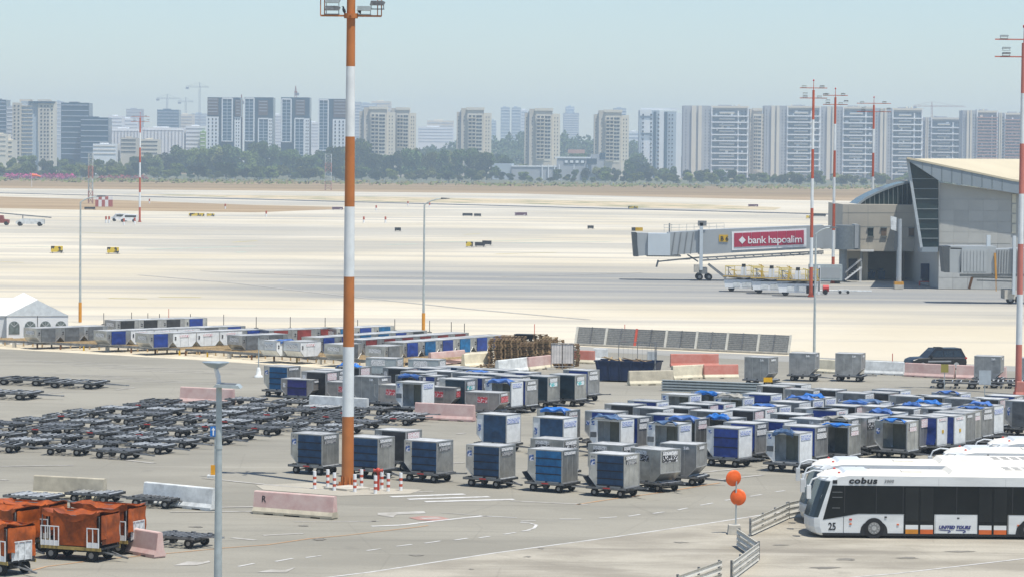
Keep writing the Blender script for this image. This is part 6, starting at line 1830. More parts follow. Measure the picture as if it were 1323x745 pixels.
# ------------------------------------------------------------------ the city beyond the field
C_BEI = mat('tower_beige', (0.60, 0.53, 0.42), 0.8, 0, 0.08, 0.05)
C_CRM = mat('tower_cream', (0.74, 0.67, 0.53), 0.8, 0, 0.06, 0.05)
C_CON = mat('tower_concrete', (0.40, 0.41, 0.42), 0.8, 0, 0.1, 0.05)
C_WHT = mat('tower_white', (0.8, 0.81, 0.8), 0.7, 0, 0.05, 0.05)
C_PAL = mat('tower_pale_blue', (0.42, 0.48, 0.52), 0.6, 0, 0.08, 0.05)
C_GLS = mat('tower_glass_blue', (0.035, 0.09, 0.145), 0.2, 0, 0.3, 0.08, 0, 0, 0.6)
C_GLD = mat('tower_glass_dark', (0.02, 0.06, 0.10), 0.2, 0, 0.3, 0.08, 0, 0, 0.6)
C_BRN = mat('tower_brown', (0.13, 0.09, 0.075), 0.7, 0, 0.15, 0.1)
C_WIN = mat('tower_window', (0.025, 0.035, 0.045), 0.3, 0, 0.3, 0.3, 0.4)
C_FLK = mat('tower_flank', (0.42, 0.43, 0.44), 0.8, 0, 0.1, 0.05)
C_PNK = mat('tower_pink', (0.45, 0.27, 0.21), 0.8, 0, 0.1, 0.1)
C_LIM = mat('tower_lime', (0.25, 0.38, 0.08), 0.7)
WINC = {}
def wmesh(w, h, m):
    k = (round(w, 1), round(h, 1), m.name)
    if k not in WINC:
        WINC[k] = MB().box(-w / 2, w / 2, -0.12, 0.05, -h / 2, h / 2).mesh('window_pane', m)
    return WINC[k]
class Tower:
    def __init__(s, x0, x1, ytop, d, label, name='apartment_tower', cat='building', yaw=0, group=None):
        xm = (x0 + x1) / 2
        a, c = AT(x0, ytop, d), AT(x1, ytop, d)
        s.W, s.H, s.d = c.x - a.x, AT(xm, ytop, d).z, d
        s.x0, s.x1, s.yt = x0, x1, ytop
        s.o = thing(name, label, cat, ((a.x + c.x) / 2, d, 0), yaw, group)
    def X(s, px): return (px - s.x0) / (s.x1 - s.x0) * s.W - s.W / 2
    def Z(s, py): return s.H - (py - s.yt) * s.d / FPX
    def part(s, name, px0, py0, px1, py1, y0, dep, m, par=None):
        z0 = 0 if py1 is None else max(0, s.Z(py1))
        return obj(name, MB().box(s.X(px0), s.X(px1), y0, y0 + dep, z0, s.Z(py0)).mesh(name, m), par or s.o)
    def wins(s, pxs, py0, py1, rows, wpx, hpx, y, m=C_WIN, par=None, name='window'):
        k = s.d / FPX
        me = wmesh(wpx * k, hpx * k, m)
        for i in range(rows):
            z = s.Z(py0 + (py1 - py0) * (i + 0.5) / rows)
            if z < 2: continue
            for x in pxs:
                obj(name, me, par or s.o, (s.X(x), y, z))

def beige(x0, x1, yt, d, label, yb=210):
    t = Tower(x0, x1, yt + 2, d, label)
    w = x1 - x0
    t.part('wall', x0 + w * 0.30, yt + 3, x0 + w * 0.78, None, 0, 20, C_BEI)
    t.part('side_wing', x0, yt + 6, x0 + w * 0.16, None, 5, 16, C_BEI)
    t.part('side_wing', x0 + w * 0.13, yt + 1, x0 + w * 0.305, None, 2, 18, C_BEI)
    t.part('side_wing', x0 + w * 0.775, yt + 7, x1, None, 3, 17, C_CRM)
    t.part('stair_shaft', x0 + w * 0.10, yt + 4, x0 + w * 0.14, None, 3, 3, C_CON)
    t.part('crown', x0 + w * 0.28, yt, x0 + w * 0.80, yt + 3.4, -0.8, 12, C_CRM)
    rec = t.part('recess', x0 + w * 0.33, yt + 8, x0 + w * 0.74, yb - 4, -0.25, 0.3, C_CRM)
    rows = int((yb - 6 - (yt + 9)) / 4.7)
    t.wins([x0 + w * f for f in (0.39, 0.50, 0.605, 0.69)], yt + 9, yt + 9 + rows * 4.7, rows, w * 0.075, 2.5, -0.35)
    for i in range(rows):
        z = t.Z(yt + 9 + 4.7 * (i + 1))
        obj('balcony', MB().box(t.X(x0 + w * 0.33), t.X(x0 + w * 0.56), -1.5, -0.2, z - 0.3, z + 0.5).mesh('balcony', C_BEI), t.o, (0, 0, 0))
    t.wins([x0 + w * 0.85, x0 + w * 0.93], yt + 10, yt + 10 + rows * 4.7, rows, 1.0, 1.4, 2.9)
    t.wins([x0 + w * 0.05, x0 + w * 0.22], yt + 10, yt + 10 + rows * 4.7, rows, 0.9, 1.3, 1.9)
    return t
beige(464, 510, 138, 2600, 'beige apartment tower beside its twin, half hidden by the near mast', 205)
beige(501, 537, 139, 2640, 'beige apartment tower joined to its twin, clear of the mast', 200)
beige(590, 635, 139, 2620, 'beige apartment tower standing alone above the tree belt', 204)
beige(678, 724, 140, 2600, 'beige apartment tower behind the low grey commercial block', 212)
beige(768, 813, 142, 2600, 'beige apartment tower beside the white and blue slab', 214)
beige(966, 990, 140, 2900, 'narrow cream apartment tower between two balcony slabs', 226)

def balcony_slab(x0, xs, x1, yt, d, label, yb=229, pink=False):
    """x0-xs: blank concrete flank with two beige fins; xs-x1: balcony front"""
    t = Tower(x0, x1, yt, d, label)
    w = xs - x0
    t.part('flank', x0, yt, xs, None, 1.5, 22, C_FLK)
    for f0, f1 in ((0.30, 0.46), (0.54, 0.66)):
        t.part('fin', x0 + w * f0, yt, x0 + w * f1, None, -0.5, 2.2, C_CRM)
    t.part('wall', xs, yt + 1, x1, None, 3.2, 20, C_CON)
    t.part('parapet', xs, yt, x1, yt + 2.5, 0.5, 3.4, C_CRM)
    for xe in (xs, x1 - 2):
        t.part('end_pier', xe, yt + 1, xe + 1.6, None, 0.2, 3.4, C_WHT)
    fl = 4.0
    n = int((yb - yt - 4) / fl)
    t.part('glazing', xs + 2.5, yt + 5, x1 - 3, yb, 3.0, 0.3, mat('balcony_glazing', (0.15, 0.185, 0.21), 0.4, 0, 0.5, 0.15) if not pink else C_CON)
    k = d / FPX
    ww = x1 - xs
    for i in range(n):
        z = t.Z(yt + 5 + fl * (i + 1))
        if z < 3: continue
        full = i % 2 == 1 or pink
        a, c = (xs + 0.8, x1 - 0.8) if full else (xs + ww * 0.22, xs + ww * 0.62)
        m = (C_WHT if full else C_CRM) if not pink else C_PNK
        b = obj('balcony', MB().box(t.X(a), t.X(c), -0.9 if full else 0.2, 3.2, z - 0.55, z + 0.6 if full else z + 0.35).mesh('balcony', m), t.o)
        for q in range(random.choice((0, 1, 2))):
            xx = random.uniform(xs + 3, x1 - 7)
            obj('screen', MB().box(t.X(xx), t.X(xx + random.uniform(1.5, 4)), 1.2, 1.5, z + 0.7, z + 0.7 + random.uniform(1.2, 2.0)).mesh('screen', random.choice((C_WHT, C_CRM, C_PAL))), b)
        if not full:
            obj('balustrade', MB().box(t.X(a), t.X(c), 0.2, 0.35, z + 0.36, z + 1.3).mesh('balustrade', C_PAL), b)
    t.part('cross_pier', xs + ww * 0.70, yt + 6, xs + ww * 0.735, None, 0.15, 3, C_WHT)
    t.wins([xs + ww * 0.82, xs + ww * 0.91], yt + 5, yt + 5 + n * fl, n, 1.6, 1.6, 2.9)
    t.wins([x0 + w * 0.1, x0 + w * 0.8, x0 + w * 0.93], yt + 4, yt + 4 + n * fl, n, 0.9, 1.2, 1.4)
    for q in range(4):
        xx = random.uniform(xs, x1 - 3)
        t.part('roof_tank', xx, yt - random.uniform(0.8, 2.2), xx + random.uniform(1, 2.6), yt + 0.3, random.uniform(4, 14), 2.5, random.choice((C_WHT, C_CON, C_CRM)))
    t.part('plant_room', xs + ww * 0.2, yt - 1.5, xs + ww * 0.55, yt + 0.5, 8, 6, C_CON)
    return t
balcony_slab(883, 919, 968, 137, 2900, 'wide apartment slab with white balcony bands beside the blue-white tower', 232)
balcony_slab(988, 1017, 1061, 137, 2900, 'apartment slab with white balcony bands behind the first terminal mast', 228)
balcony_slab(1060, 1089, 1131, 138, 2900, 'apartment slab with white balcony bands behind the middle terminal mast', 232)
balcony_slab(1131, 1153, 1193, 140, 2900, 'apartment slab with white balcony bands above the arched terminal roof', 232)
balcony_slab(1193, 1203, 1243, 152, 3000, 'shorter apartment slab with white balcony bands above the terminal roof', 232)
balcony_slab(1244, 1262, 1290, 143, 2900, 'apartment block with pink balconies beside the shorter slab', 232, True)
balcony_slab(1288, 1298, 1330, 146, 2930, 'apartment block with pink balconies behind the pale red mast', 232, True)
balcony_slab(1330, 1350, 1390, 141, 2950, 'apartment slab with white balcony bands past the pale red mast', 232)

t = Tower(826, 881, 141, 2800, 'white and pale blue apartment tower with two dark glass slits')
t.part('wall', 826, 143, 852, None, 0, 20, C_PAL); t.part('wall', 850, 144, 858, None, 0.6, 20, C_WHT); t.part('wall', 856, 144, 874, None, 1.2, 20, C_PAL)
t.part('wall', 873, 146, 881, None, 3, 18, C_WHT)
t.part('glass_slit', 844.5, 144.5, 848, None, -0.4, 1, C_GLD); t.part('glass_slit', 858.5, 145, 862.5, None, 0.6, 1, C_GLD)
t.part('white_panel', 827, 142, 842, 150, -0.5, 0.6, C_WHT); t.part('white_panel', 829, 156, 843, 172, -0.5, 0.6, C_WHT); t.part('white_panel', 829, 182, 843, 225, -0.4, 0.5, C_WHT)
t.part('parapet', 828, 140, 880, 142.5, 4, 3, C_WHT)
t.wins([831, 841.5, 851], 146, 220, 14, 2.1, 2.2, -0.7); t.wins([865, 869], 146, 220, 14, 1.7, 1.8, 1.0)

def glass_tower(x0, x1, yt, d, label, cols):
    """cols: (px0, px1, py0, py1, kind)"""
    t = Tower(x0, x1, yt, d, label)
    t.part('core', x0 + 1, yt, x1 - 1, None, 1.5, 24, C_GLD)
    for (a, c, y0, y1, kind) in cols:
        if kind == 'glass':
            g = t.part('glass_bay', a, y0, c, y1, 0, 1.8, C_GLS)
            for e0, e1, f0, f1 in ((a - 0.5, a + 0.9, y0 - 1, y1), (c - 0.6, c + 0.9, y0 - 1, y1), (a, c, y0 - 1.6, y0 + 0.2), (a, c, y1 - 1.2, y1)):
                t.part('frame', e0, f0, e1, f1, -0.5, 2, C_WHT, g)
            n = int((y1 - y0) / 4)
            for i in range(1, n):
                z = t.Z(y0 + (y1 - y0) * i / n)
                obj('spandrel', MB().box(t.X(a + 1), t.X(c - 0.8), -0.15, 0, z - 0.25, z + 0.25).mesh('spandrel', C_PAL), g)
            t.part('mullion', (a + c) / 2 - 0.3, y0, (a + c) / 2 + 0.5, y1, -0.3, 0.3, C_PAL, g)
        elif kind == 'dots':
            g = t.part('white_panel', a, y0, c, y1, 0, 1.8, C_WHT)
            n = max(2, int((y1 - y0) / 4.6))
            t.wins([a + (c - a) * f for f in (0.2, 0.52, 0.8)], y0 + 1, y0 + 1 + n * 4.6, n, 1.7, 2.4, -0.1, par=g)
        elif kind == 'brown':
            g = t.part('brown_bay', a, y0, c, y1, 0.2, 1.8, C_BRN)
            n = int((y1 - y0) / 4)
            for i in range(n):
                t.part('floor_band', a + 1, y0 + 4 * i + 1, c - 1, y0 + 4 * i + 2, 0.05, 0.3, C_CON, g)
        elif kind == 'pale':
            g = t.part('pale_wing', a, y0, c, y1, 1.0, 14, C_WHT)
            n = max(2, int((y1 - y0) / 4.2))
            t.wins([a + (c - a) * f for f in (0.3, 0.7)], y0 + 1, y0 + 1 + n * 4.2, n, 1.2, 1.6, 0.9, par=g)
    return t
glass_tower(267, 311, 126, 2700, 'glass tower with white dotted panel below a brown bay', [(268, 282, 127, 149, 'brown'), (266.5, 282.5, 151, 212, 'dots'), (287, 300, 128, 183, 'glass'), (303, 311, 151, 205, 'pale'), (304, 311, 129, 150, 'brown')])
glass_tower(315, 354, 126, 2700, 'glass tower with two staggered white-framed bays beside a crane mast', [(316, 328, 128, 183, 'glass'), (334, 346, 130, 149, 'brown'), (334, 347, 154, 210, 'glass'), (347, 352, 153, 210, 'pale')])
glass_tower(362, 401, 126, 2700, 'glass tower with two staggered white-framed bays and a stub crane', [(364, 376, 129, 184, 'glass'), (382, 394, 129, 149, 'brown'), (381, 393, 154, 212, 'glass'), (394, 400, 153, 212, 'pale')])
glass_tower(411, 450, 128, 2700, 'glass tower with brown top bay over a dotted white panel, beside the near mast', [(412, 424, 130, 195, 'glass'), (431, 448, 129, 152, 'brown'), (430, 447, 154, 200, 'dots')])

t = Tower(16, 71, 128, 2600, 'beige apartment tower with blue balconies beside the dark office block')
t.part('wall', 16, 133, 28, None, 0, 18, C_BEI); t.part('wall', 27, 131, 44, None, 1.2, 18, C_PAL); t.part('wall', 43, 132, 50, None, 1.8, 18, C_PAL); t.part('wall', 49, 132, 65, None, 0, 18, C_BEI); t.part('wall', 64, 131, 70, None, 0.8, 16, C_CRM)
t.part('crown', 37, 131, 70, 133.5, -1, 8, C_GLD); t.part('crown', 48, 128.5, 65, 131, 2, 6, C_CRM); t.part('crown', 24, 128.5, 40, 132, 5, 8, C_BEI)
for i in range(14):
    z = t.Z(137 + i * 5)
    if z > 1: obj('balcony', MB().box(t.X(28), t.X(42), -0.4, 1.3, z - 0.5, z + 0.4).mesh('balcony', C_BEI), t.o)
t.wins([19, 24, 53.5, 58, 62], 135, 205, 15, 2.2, 1.9, -0.1); t.wins([67], 135, 205, 15, 1.6, 1.8, 0.7)
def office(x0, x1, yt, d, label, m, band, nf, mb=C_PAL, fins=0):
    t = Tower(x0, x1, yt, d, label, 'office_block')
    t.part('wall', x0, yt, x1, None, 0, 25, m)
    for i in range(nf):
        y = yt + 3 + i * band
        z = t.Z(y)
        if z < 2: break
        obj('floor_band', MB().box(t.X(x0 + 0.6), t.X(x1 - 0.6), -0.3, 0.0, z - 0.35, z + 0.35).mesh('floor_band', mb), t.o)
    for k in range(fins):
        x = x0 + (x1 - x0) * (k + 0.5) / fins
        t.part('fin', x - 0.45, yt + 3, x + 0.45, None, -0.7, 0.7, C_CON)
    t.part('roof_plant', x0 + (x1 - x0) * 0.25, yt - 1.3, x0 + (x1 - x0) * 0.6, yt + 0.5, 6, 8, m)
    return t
office(-12, 8, 129, 2900, 'dark blue glass block behind the beige corner tower', C_GLD, 5, 14)
office(8.5, 17, 138, 2850, 'narrow pale block between glass and beige towers', C_CON, 5, 12, C_WHT)
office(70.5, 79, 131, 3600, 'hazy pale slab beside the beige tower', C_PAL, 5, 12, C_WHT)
office(79, 115, 133, 2800, 'dark glass office block, the taller of a stepped pair', C_GLD, 7, 10)
office(104, 140, 152, 2790, 'dark glass office block, the lower of a stepped pair', C_GLD, 7, 8)
office(142, 180, 166, 3000, 'white block with dark vertical slots beside the glass offices', C_WHT, 40, 1, C_WHT, 9)
office(184, 238, 165, 3000, 'white block with dark vertical slots behind the far mast', C_WHT, 40, 1, C_WHT, 12)
office(240, 266, 163, 3000, 'white block with a lime green corner', C_WHT, 5, 7, C_CON)
t_ = office(258.5, 265.5, 170, 2990, 'lime green panelled annex beside the white block', C_LIM, 5, 5, C_WHT)
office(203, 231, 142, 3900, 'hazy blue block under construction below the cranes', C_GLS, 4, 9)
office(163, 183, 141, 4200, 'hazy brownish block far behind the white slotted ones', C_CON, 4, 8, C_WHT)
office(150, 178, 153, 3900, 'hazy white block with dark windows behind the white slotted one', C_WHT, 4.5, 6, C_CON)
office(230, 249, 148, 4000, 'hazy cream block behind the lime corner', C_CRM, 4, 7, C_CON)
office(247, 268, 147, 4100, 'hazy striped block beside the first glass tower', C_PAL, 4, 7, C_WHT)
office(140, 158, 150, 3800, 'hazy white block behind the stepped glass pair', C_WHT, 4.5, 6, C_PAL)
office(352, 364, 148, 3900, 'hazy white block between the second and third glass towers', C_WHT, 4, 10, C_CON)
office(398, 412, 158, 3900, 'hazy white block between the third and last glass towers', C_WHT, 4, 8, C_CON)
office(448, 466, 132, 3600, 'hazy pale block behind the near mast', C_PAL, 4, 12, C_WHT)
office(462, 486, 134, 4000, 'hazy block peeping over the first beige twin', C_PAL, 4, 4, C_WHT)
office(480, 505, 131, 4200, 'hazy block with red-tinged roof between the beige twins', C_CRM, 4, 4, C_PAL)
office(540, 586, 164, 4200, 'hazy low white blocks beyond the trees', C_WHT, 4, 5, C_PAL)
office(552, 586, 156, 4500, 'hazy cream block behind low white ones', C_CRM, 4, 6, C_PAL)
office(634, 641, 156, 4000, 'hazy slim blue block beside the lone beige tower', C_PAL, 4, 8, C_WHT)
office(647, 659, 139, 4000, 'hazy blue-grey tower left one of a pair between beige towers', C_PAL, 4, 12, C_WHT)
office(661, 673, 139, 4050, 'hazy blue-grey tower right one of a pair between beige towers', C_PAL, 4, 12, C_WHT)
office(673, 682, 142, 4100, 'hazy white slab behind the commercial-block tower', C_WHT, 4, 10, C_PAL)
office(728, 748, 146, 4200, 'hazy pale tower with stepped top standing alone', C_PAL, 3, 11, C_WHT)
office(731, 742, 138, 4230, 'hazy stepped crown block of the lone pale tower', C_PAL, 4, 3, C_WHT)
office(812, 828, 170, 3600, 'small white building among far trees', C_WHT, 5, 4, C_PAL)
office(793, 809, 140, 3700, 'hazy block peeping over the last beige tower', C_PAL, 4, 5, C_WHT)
office(-10, 8, 173, 2500, 'low cream house before the dark blue block', C_CRM, 6, 5, C_BEI)
office(9, 16, 181, 2510, 'low cream house beside another at the edge of the trees', C_CRM, 6, 4, C_GLD)
office(120, 150, 186, 2550, 'low white house above the trees', C_WHT, 5, 3, C_BEI)
office(156, 176, 178, 2560, 'beige house with dark trees beside it', C_BEI, 5, 4, C_WIN)
office(182, 204, 180, 2580, 'small cream house behind the far mast', C_CRM, 5, 4, C_WIN)
t = Tower(636, 792, 206, 2420, 'low grey commercial block with white framed showroom', 'commercial_block')
t.part('wall', 661, 216, 765, None, 0, 30, C_CON); t.part('wall', 720, 204, 766, None, -1, 30, C_CON); t.part('wall', 764, 199, 780, None, -2, 20, C_CON); t.part('wall', 636, 212, 664, None, 3, 25, C_PAL)
for k in range(4):
    f = t.part('showroom_window', 728.5 + k * 7, 206, 734.5 + k * 7, 211.5, -1.4, 0.5, C_GLD)
    t.part('pane', 729.5 + k * 7, 207.2, 733.6 + k * 7, 210.4, -1.6, 0.2, C_WHT, f)
t.part('window_band', 758.5, 204.5, 771, 211.5, -2.2, 0.6, C_GLD); t.part('window_band', 774.5, 197, 782, 205, -2.3, 0.5, C_GLD)
t.part('cornice', 718, 202.5, 770, 204.5, -1.5, 31, C_WHT); t.part('cornice', 661, 214.5, 720, 216, -0.5, 30, C_WHT)
t.part('red_roof', 735, 193, 757, 198, 40, 8, C_PNK)
for x in (700, 708, 716, 722, 741, 758): t.part('pier', x, 213, x + 1.2, None, -1.5, 1, C_WHT)

beige(-70, -25, 140, 2620, 'beige apartment tower past the dark blue block', 204)
beige(-150, -104, 139, 2600, 'beige apartment tower farthest past the dark blue block', 204)
glass_tower(-215, -172, 130, 2700, 'glass tower with a white-framed bay past the beige pair', [(-212, -198, 132, 190, 'glass'), (-192, -176, 133, 155, 'brown'), (-192, -176, 158, 205, 'dots')])
office(-330, -240, 165, 3000, 'long white slotted block at the end of the skyline', C_WHT, 40, 1, C_WHT, 16)
balcony_slab(1392, 1414, 1456, 140, 2950, 'apartment slab with white balcony bands second past the pale red mast', 232)
balcony_slab(1470, 1492, 1536, 144, 2980, 'apartment slab with white balcony bands third past the pale red mast', 232)
beige(1560, 1606, 146, 2700, 'beige apartment tower ending the skyline past the balcony slabs', 220)

# tower cranes over the building sites
CRN = mat('crane_steel', (0.3, 0.33, 0.36), 0.6)
CRR = mat('crane_red', (0.35, 0.16, 0.12), 0.6)
def crane(px, ytop, d, jl, jr, m, label, yb=None):
    a = AT(px, ytop, d)
    o = thing('tower_crane', label, 'crane', (a.x, d, 0))
    k = d / FPX
    H_ = a.z
    b = MB()
    r = 0.9
    for sx, sy in ((-1, -1), (1, -1), (1, 1), (-1, 1)): b.bar((sx * r, sy * r, 0), (sx * r, sy * r, H_), 0.28, 0.28)
    for i in range(int(H_ / 3)):
        b.bar((-r, -r, i * 3), (r, -r, i * 3 + 3), 0.3, 0.3)
    obj('mast', b.mesh('crane_mast', m), o)
    b = MB().bar((-jl * k, 0, H_), (jr * k, 0, H_), 0.5, 0.4).bar((-jl * k, 0, H_ + 1.6), (jr * k * 0.95, 0, H_ + 1.2), 0.3, 0.3)
    for i in range(10): b.bar((-jl * k + (jl + jr) * k * i / 10, 0, H_), (-jl * k + (jl + jr) * k * (i + 0.5) / 10, 0, H_ + 1.4), 0.25, 0.25)
    obj('jib', b.mesh('crane_jib', m), o)
    obj('apex', MB().bar((0, 0, H_), (0, 0, H_ + 6), 0.8, 0.8).bar((0, 0, H_ + 6), (jr * k * 0.7, 0, H_ + 1.4), 0.2, 0.2).bar((0, 0, H_ + 6), (-jl * k * 0.9, 0, H_ + 1.4), 0.2, 0.2).mesh('crane_apex', m), o)
    obj('counterweight', MB().box(-jl * k, -jl * k + 4, -1, 1, H_ - 2.5, H_).mesh('crane_weight', CRN), o)
crane(258, 113, 4000, 18, 12, CRN, 'tall slim tower crane over the hazy blocks')
crane(216, 128, 4050, 14, 18, CRN, 'tower crane over the hazy blue building site')
crane(312, 131, 2760, 1.5, 2, CRR, 'red crane mast between the first two glass towers')
crane(382, 120, 2740, 1.5, 2, CRR, 'stub crane on the third glass tower')
crane(1204, 138, 3800, 24, 44, CRR, 'long-jibbed tower crane over the shorter balcony slab')
crane(240, 132, 4100, 10, 10, CRN, 'faint tower crane beside the tall slim one')

# ------------------------------------------------------------------ trees
def leafmat(name, c, v=0.5):
    return mat(name, c, 0.8, 0, v, 0.35, 0.22, 0, 0.2)
LEAF = [leafmat('eucalyptus_leaf', (0.115, 0.155, 0.03)), leafmat('dark_leaf', (0.07, 0.115, 0.02)), leafmat('olive_leaf', (0.145, 0.16, 0.04)), leafmat('bright_leaf', (0.18, 0.21, 0.025)), leafmat('bluish_leaf', (0.075, 0.12, 0.04))]
BARK = mat('bark', (0.13, 0.1, 0.075), 0.9, 0, 0.3, 1)
def crown_mesh(seed, shape, m):
    """unit crown: width about 1, height from 0.15 to 1; leaf-clump faces in several lobes"""
    rr = random.Random(seed)
    lobes = []
    nl = {'round': 14, 'tall': 15, 'spread': 17, 'cone': 9}[shape]
    for k in range(nl):
        t = rr.uniform(0, 2 * pi)
        if shape == 'tall': r, z, s = rr.uniform(0, 0.3), rr.uniform(0.16, 0.88), rr.uniform(0.13, 0.23)
        elif shape == 'spread': r, z, s = rr.uniform(0.05, 0.44), rr.uniform(0.2, 0.85), rr.uniform(0.13, 0.22)
        elif shape == 'cone':
            z = 0.12 + 0.8 * k / nl; r, s = rr.uniform(0, 0.08), 0.2 * (1.08 - z) + 0.03
        else: r, z, s = rr.uniform(0, 0.36), rr.uniform(0.18, 0.82), rr.uniform(0.14, 0.25)
        lobes.append((r * cos(t), r * sin(t), z, s))
    b = MB()
    for (cx, cy, cz, s) in lobes:
        n = int(1500 * s)
        for _ in range(n):
            u = rr.uniform(-1, 1); t = rr.uniform(0, 2 * pi); q = s * rr.uniform(0.45, 1.0) ** 0.6 * rr.uniform(0.9, 1.12)
            w = math.sqrt(1 - u * u)
            p = Vector((cx + q * w * cos(t), cy + q * w * sin(t), cz + q * u * 0.8))
            sz = rr.uniform(0.016, 0.034)
            a = Vector((rr.uniform(-1, 1), rr.uniform(-1, 1), rr.uniform(-1, 1))).normalized() * sz
            c = a.orthogonal().normalized() * sz * rr.uniform(0.7, 1.2)
            b.add([p - a - c, p + a - c * 0.6, p + a * 0.8 + c, p - a + c * 0.7], [(0, 1, 2, 3)])
    return b.mesh('crown', m), lobes
PROTO = []
for k, (sh, mi) in enumerate((('round', 0), ('tall', 1), ('spread', 2), ('tall', 0), ('round', 1), ('spread', 0), ('round', 3), ('cone', 1), ('tall', 4), ('round', 2))):
    me, lobes = crown_mesh(100 + k, sh, LEAF[mi])
    b = MB()
    b.cyl((0, 0, 0), (0.01, 0, 0.5), 0.03, 0.017, 7)
    for (cx, cy, cz, s) in lobes[:7]:
        b.cyl((0.004, 0, min(cz * 0.5, 0.42)), (cx * 0.85, cy * 0.85, cz), 0.013, 0.005, 5)
    PROTO.append((me, b.mesh('trunk', BARK), sh, mi))
LEAFN = ['grey-green', 'dark green', 'olive', 'bright green', 'bluish green']
SHN = {'round': 'round-crowned tree', 'tall': 'tall narrow tree', 'spread': 'spreading tree', 'cone': 'pointed cypress'}
def tree(px, py_base, ytop, wpx, k, where):
    c = G(px, py_base)
    h = max(3.0, AT(px, ytop, c.y).z)
    w = wpx * c.y / FPX
    me, tr, sh, mi = PROTO[k]
    lab = LEAFN[mi] + ' ' + SHN[sh] + ' ' + where
    o = thing('tree', lab, 'tree', c, random.uniform(0, 6.28), 'trees: ' + lab)
    a = obj('crown', me, o); t = obj('trunk', tr, o)
    o.scale = (w, w, h)
def prof(x, P):
    for (x0, y0), (x1, y1) in zip(P, P[1:]):
        if x0 <= x <= x1: return y0 + (y1 - y0) * (x - x0) / (x1 - x0)
    return P[-1][1] if x > P[-1][0] else P[0][1]
TOPS = [(-40, 200), (0, 203), (25, 200), (40, 198), (60, 206), (90, 205), (130, 206), (170, 200), (200, 196), (215, 190), (250, 194), (285, 184), (310, 186), (335, 180), (365, 184), (390, 196), (415, 190), (445, 184), (470, 182), (500, 196), (530, 190), (560, 190), (590, 194), (620, 190), (640, 196), (660, 205), (690, 215), (740, 219), (785, 212), (830, 202), (860, 212), (890, 220), (930, 228), (970, 227), (1000, 222), (1050, 224), (1100, 226), (1140, 230), (1200, 232), (1380, 234)]
yh = lambda x: YH + (x - 661) * 0.0096
WB = 'in the belt beyond the dry field'
for x in [i * 12.6 - 110 for i in range(122)]:
    x += random.uniform(-5, 5)
    top = prof(x, TOPS) + random.uniform(-3, 7)
    yb = yh(x) + random.uniform(26.5, 28.5)
    if top > yb - 4: top = yb - 5
    h = yb - top
    w = random.uniform(0.7, 1.1) * max(12, min(h, 38))
    kk = random.choice((0, 0, 1, 2, 3, 4, 5, 8, 8, 9)) if h > 16 else random.choice((0, 2, 5, 4, 9))
    tree(x, yb, top, w, kk, WB)
for x in [i * 13.5 - 110 for i in range(114)]:
    x += random.uniform(-5, 5)
    yb = yh(x) + random.uniform(28.5, 31)
    if x > 870: h = random.uniform(9, 19)
    elif x > 640: h = random.uniform(7, 15)
    else: h = random.uniform(9, 22)
    if 690 < x < 745 and h > 8: h = 7
    tree(x, yb, yb - h, random.uniform(1.0, 1.6) * h, random.choice((0, 2, 4, 5, 6, 9)), 'along the front of the belt')
for x in [i * 18 - 20 for i in range(48)]:
    x += random.uniform(-6, 6)
    yb = yh(x) + 24.2
    top = prof(x, TOPS) - random.uniform(-6, 3)
    if 690 < x < 830: top = 196
    tree(x, yb, top, random.uniform(18, 30), random.choice((0, 1, 4, 8)), 'at the back of the belt')
for (x, yt_) in ((157, 183), (165, 178), (173, 184), (201, 186), (205, 184), (176, 185)):
    tree(x, yh(x) + 25, yt_, 5.5, 7, 'beside the low houses')
SCR = MB()
rs = random.Random(21)
for k in range(900):
    x = rs.uniform(-350, 1650); y = yh(x) + rs.uniform(31.5, 36.5)
    c0 = G(x, y)
    for q in range(5):
        p = c0 + Vector((rs.uniform(-3.5, 3.5), rs.uniform(-3, 3), rs.uniform(0.1, 1.0)))
        a = Vector((rs.uniform(-1, 1), rs.uniform(-1, 1), rs.uniform(-0.4, 0.4))).normalized() * rs.uniform(0.5, 1.3)
        e = a.orthogonal().normalized() * rs.uniform(0.3, 0.7)
        SCR.add([p - a - e, p + a - e, p + a + e, p - a + e], [(0, 1, 2, 3)], rs.choice((0, 0, 1)))
so = obj('scrub', SCR.mesh('scrub', [LEAF[2], mat('dry_scrub', (0.2, 0.15, 0.07), 0.9, 0, 0.3, 0.4)]), None, (0, 0, 0), 0, 'patchy low scrub between the dry field and the trees', 'stuff')
so['category'] = 'scrub'
# far wooded rise that reads as one mass
HILL = MB()
def hillf(u, v):
    x = -100 + 1200 * u
    y = 3150 + 900 * v
    p = AT(520 + 380 * u, 210, y)
    return (p.x, y, 30 * sin(pi * min(1, max(0, u))) ** 0.6 * sin(pi * v) - 0.5)
HILL.grid(hillf, 30, 10)
struct('hill', HILL.mesh('hill', SOILG))
rr = random.Random(5)
WD = MB()
for k in range(260):
    u, v = rr.uniform(0.04, 0.98), rr.uniform(0.05, 0.5)
    c = Vector(hillf(u, v))
    hh_, ww_ = rr.uniform(9, 20), rr.uniform(8, 15)
    for q in range(46):
        t, zz = rr.uniform(0, 6.28), rr.uniform(0.1, 1)
        r = ww_ * 0.5 * math.sqrt(max(0, 1 - (2 * zz - 0.9) ** 2)) * rr.uniform(0.6, 1)
        p = c + Vector((r * cos(t), r * sin(t), hh_ * zz))
        a = Vector((rr.uniform(-1, 1), rr.uniform(-1, 1), rr.uniform(-1, 1))).normalized() * rr.uniform(0.8, 1.6)
        e = a.orthogonal().normalized() * rr.uniform(0.8, 1.5)
        WD.add([p - a - e, p + a - e, p + a + e, p - a + e], [(0, 1, 2, 3)])
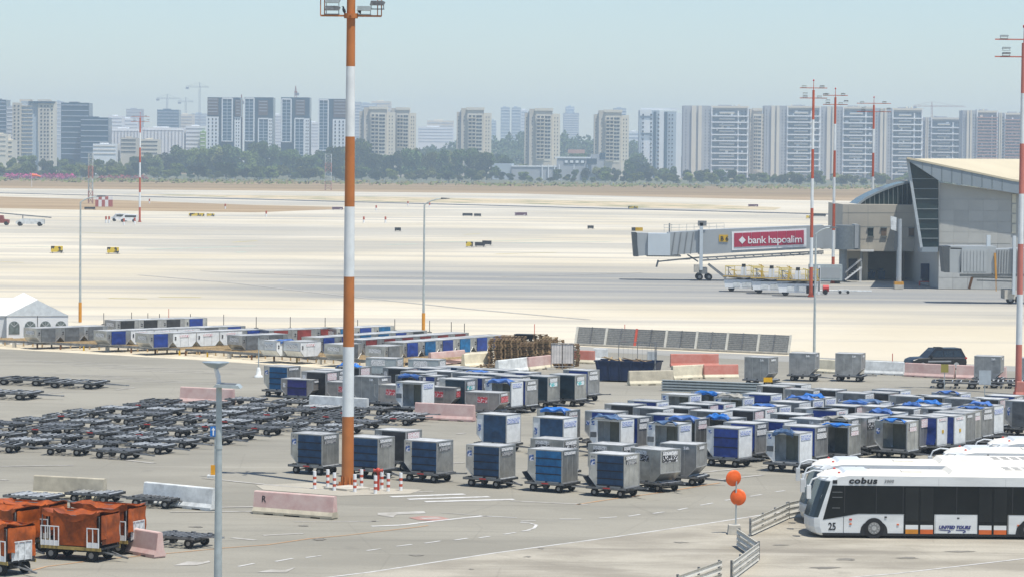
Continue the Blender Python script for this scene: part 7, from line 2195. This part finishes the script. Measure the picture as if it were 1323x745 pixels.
w_ = obj('far_wood', WD.mesh('far_wood', LEAF[4]), None, (0, 0, 0), 0, 'hazy far wood covering a low rise between the beige towers', 'stuff')
w_['category'] = 'wood'
# flowering hedges at the foot of the belt
def hedge(x0, x1, y, hpx, m, label, n):
    a, c = G(x0, y), G(x1, y)
    s = SC(x0, y)
    b = MB(); r = random.Random(int(x0))
    for k in range(n):
        t = r.random()
        p = a.lerp(c, t) + Vector((r.uniform(-1, 1), r.uniform(-2, 2), r.uniform(0, hpx / s) * (0.55 + 0.45 * sin(t * 23) ** 2)))
        u = Vector((r.uniform(-1, 1), r.uniform(-1, 1), r.uniform(-1, 1))).normalized() * r.uniform(0.25, 0.6)
        e = u.orthogonal().normalized() * r.uniform(0.25, 0.6)
        b.add([p - u - e - a, p + u - e - a, p + u + e - a, p - u + e - a], [(0, 1, 2, 3)])
    tag(obj('flowering_hedge', b.mesh('hedge', m), None, a), label, 'hedge')
MAG = mat('magenta_flowers', (0.42, 0.035, 0.17), 0.8, 0, 0.5, 0.5)
hedge(6, 52, 231.0, 7, MAG, 'magenta flowering hedge beneath the tall white pole', 900)
hedge(56, 96, 231.4, 7, MAG, 'magenta flowering hedge right of the white pole', 800)
hedge(128, 190, 232, 5.5, mat('red_flowers', (0.3, 0.06, 0.05), 0.8, 0, 0.5, 0.5), 'dull red flowering hedge behind the lattice tower', 700)
# perimeter fence between field and trees
o = thing('perimeter_fence', 'thin grey perimeter fence along the far edge of the field', 'fence', (0, 2040, 0))
a, c = G(-400, yh(-400) + 32.8), G(1720, yh(1720) + 32.8)
nn = 130
fb = MB()
for z in (0.6, 1.4, 2.2): fb.bar(Vector((a.x, a.y - 2040, z)), Vector((c.x, c.y - 2040, z)), 0.08, 0.1)
obj('wire', fb.mesh('fence_wire', GALV), o)
PST = simple('fence_pole', lambda b: b.box(-0.1, 0.1, -0.1, 0.1, 0, 2.5), GALV)
for k in range(nn + 1):
    p = a.lerp(c, k / nn)
    obj('pole', PST, o, (p.x, p.y - 2040, 0))
# air: warm summer haze over the field
HZ = bpy.data.materials.new('summer_haze')
HZ.use_nodes = True
n, l = HZ.node_tree.nodes, HZ.node_tree.links
n.remove(n['Principled BSDF'])
pv = n.new('ShaderNodeVolumePrincipled')
pv.inputs['Color'].default_value = (0.62, 0.79, 0.96, 1)
pv.inputs['Density'].default_value = 0.000185
pv.inputs['Anisotropy'].default_value = 0.2
l.new(pv.outputs[0], n['Material Output'].inputs['Volume'])
hz = obj('haze', MB().box(-3100, 3100, -300, 6100, -1.2, 125).mesh('haze', HZ), None, (0, 0, 0), 0, 'thin summer haze over the airfield', 'stuff')
hz['category'] = 'haze'
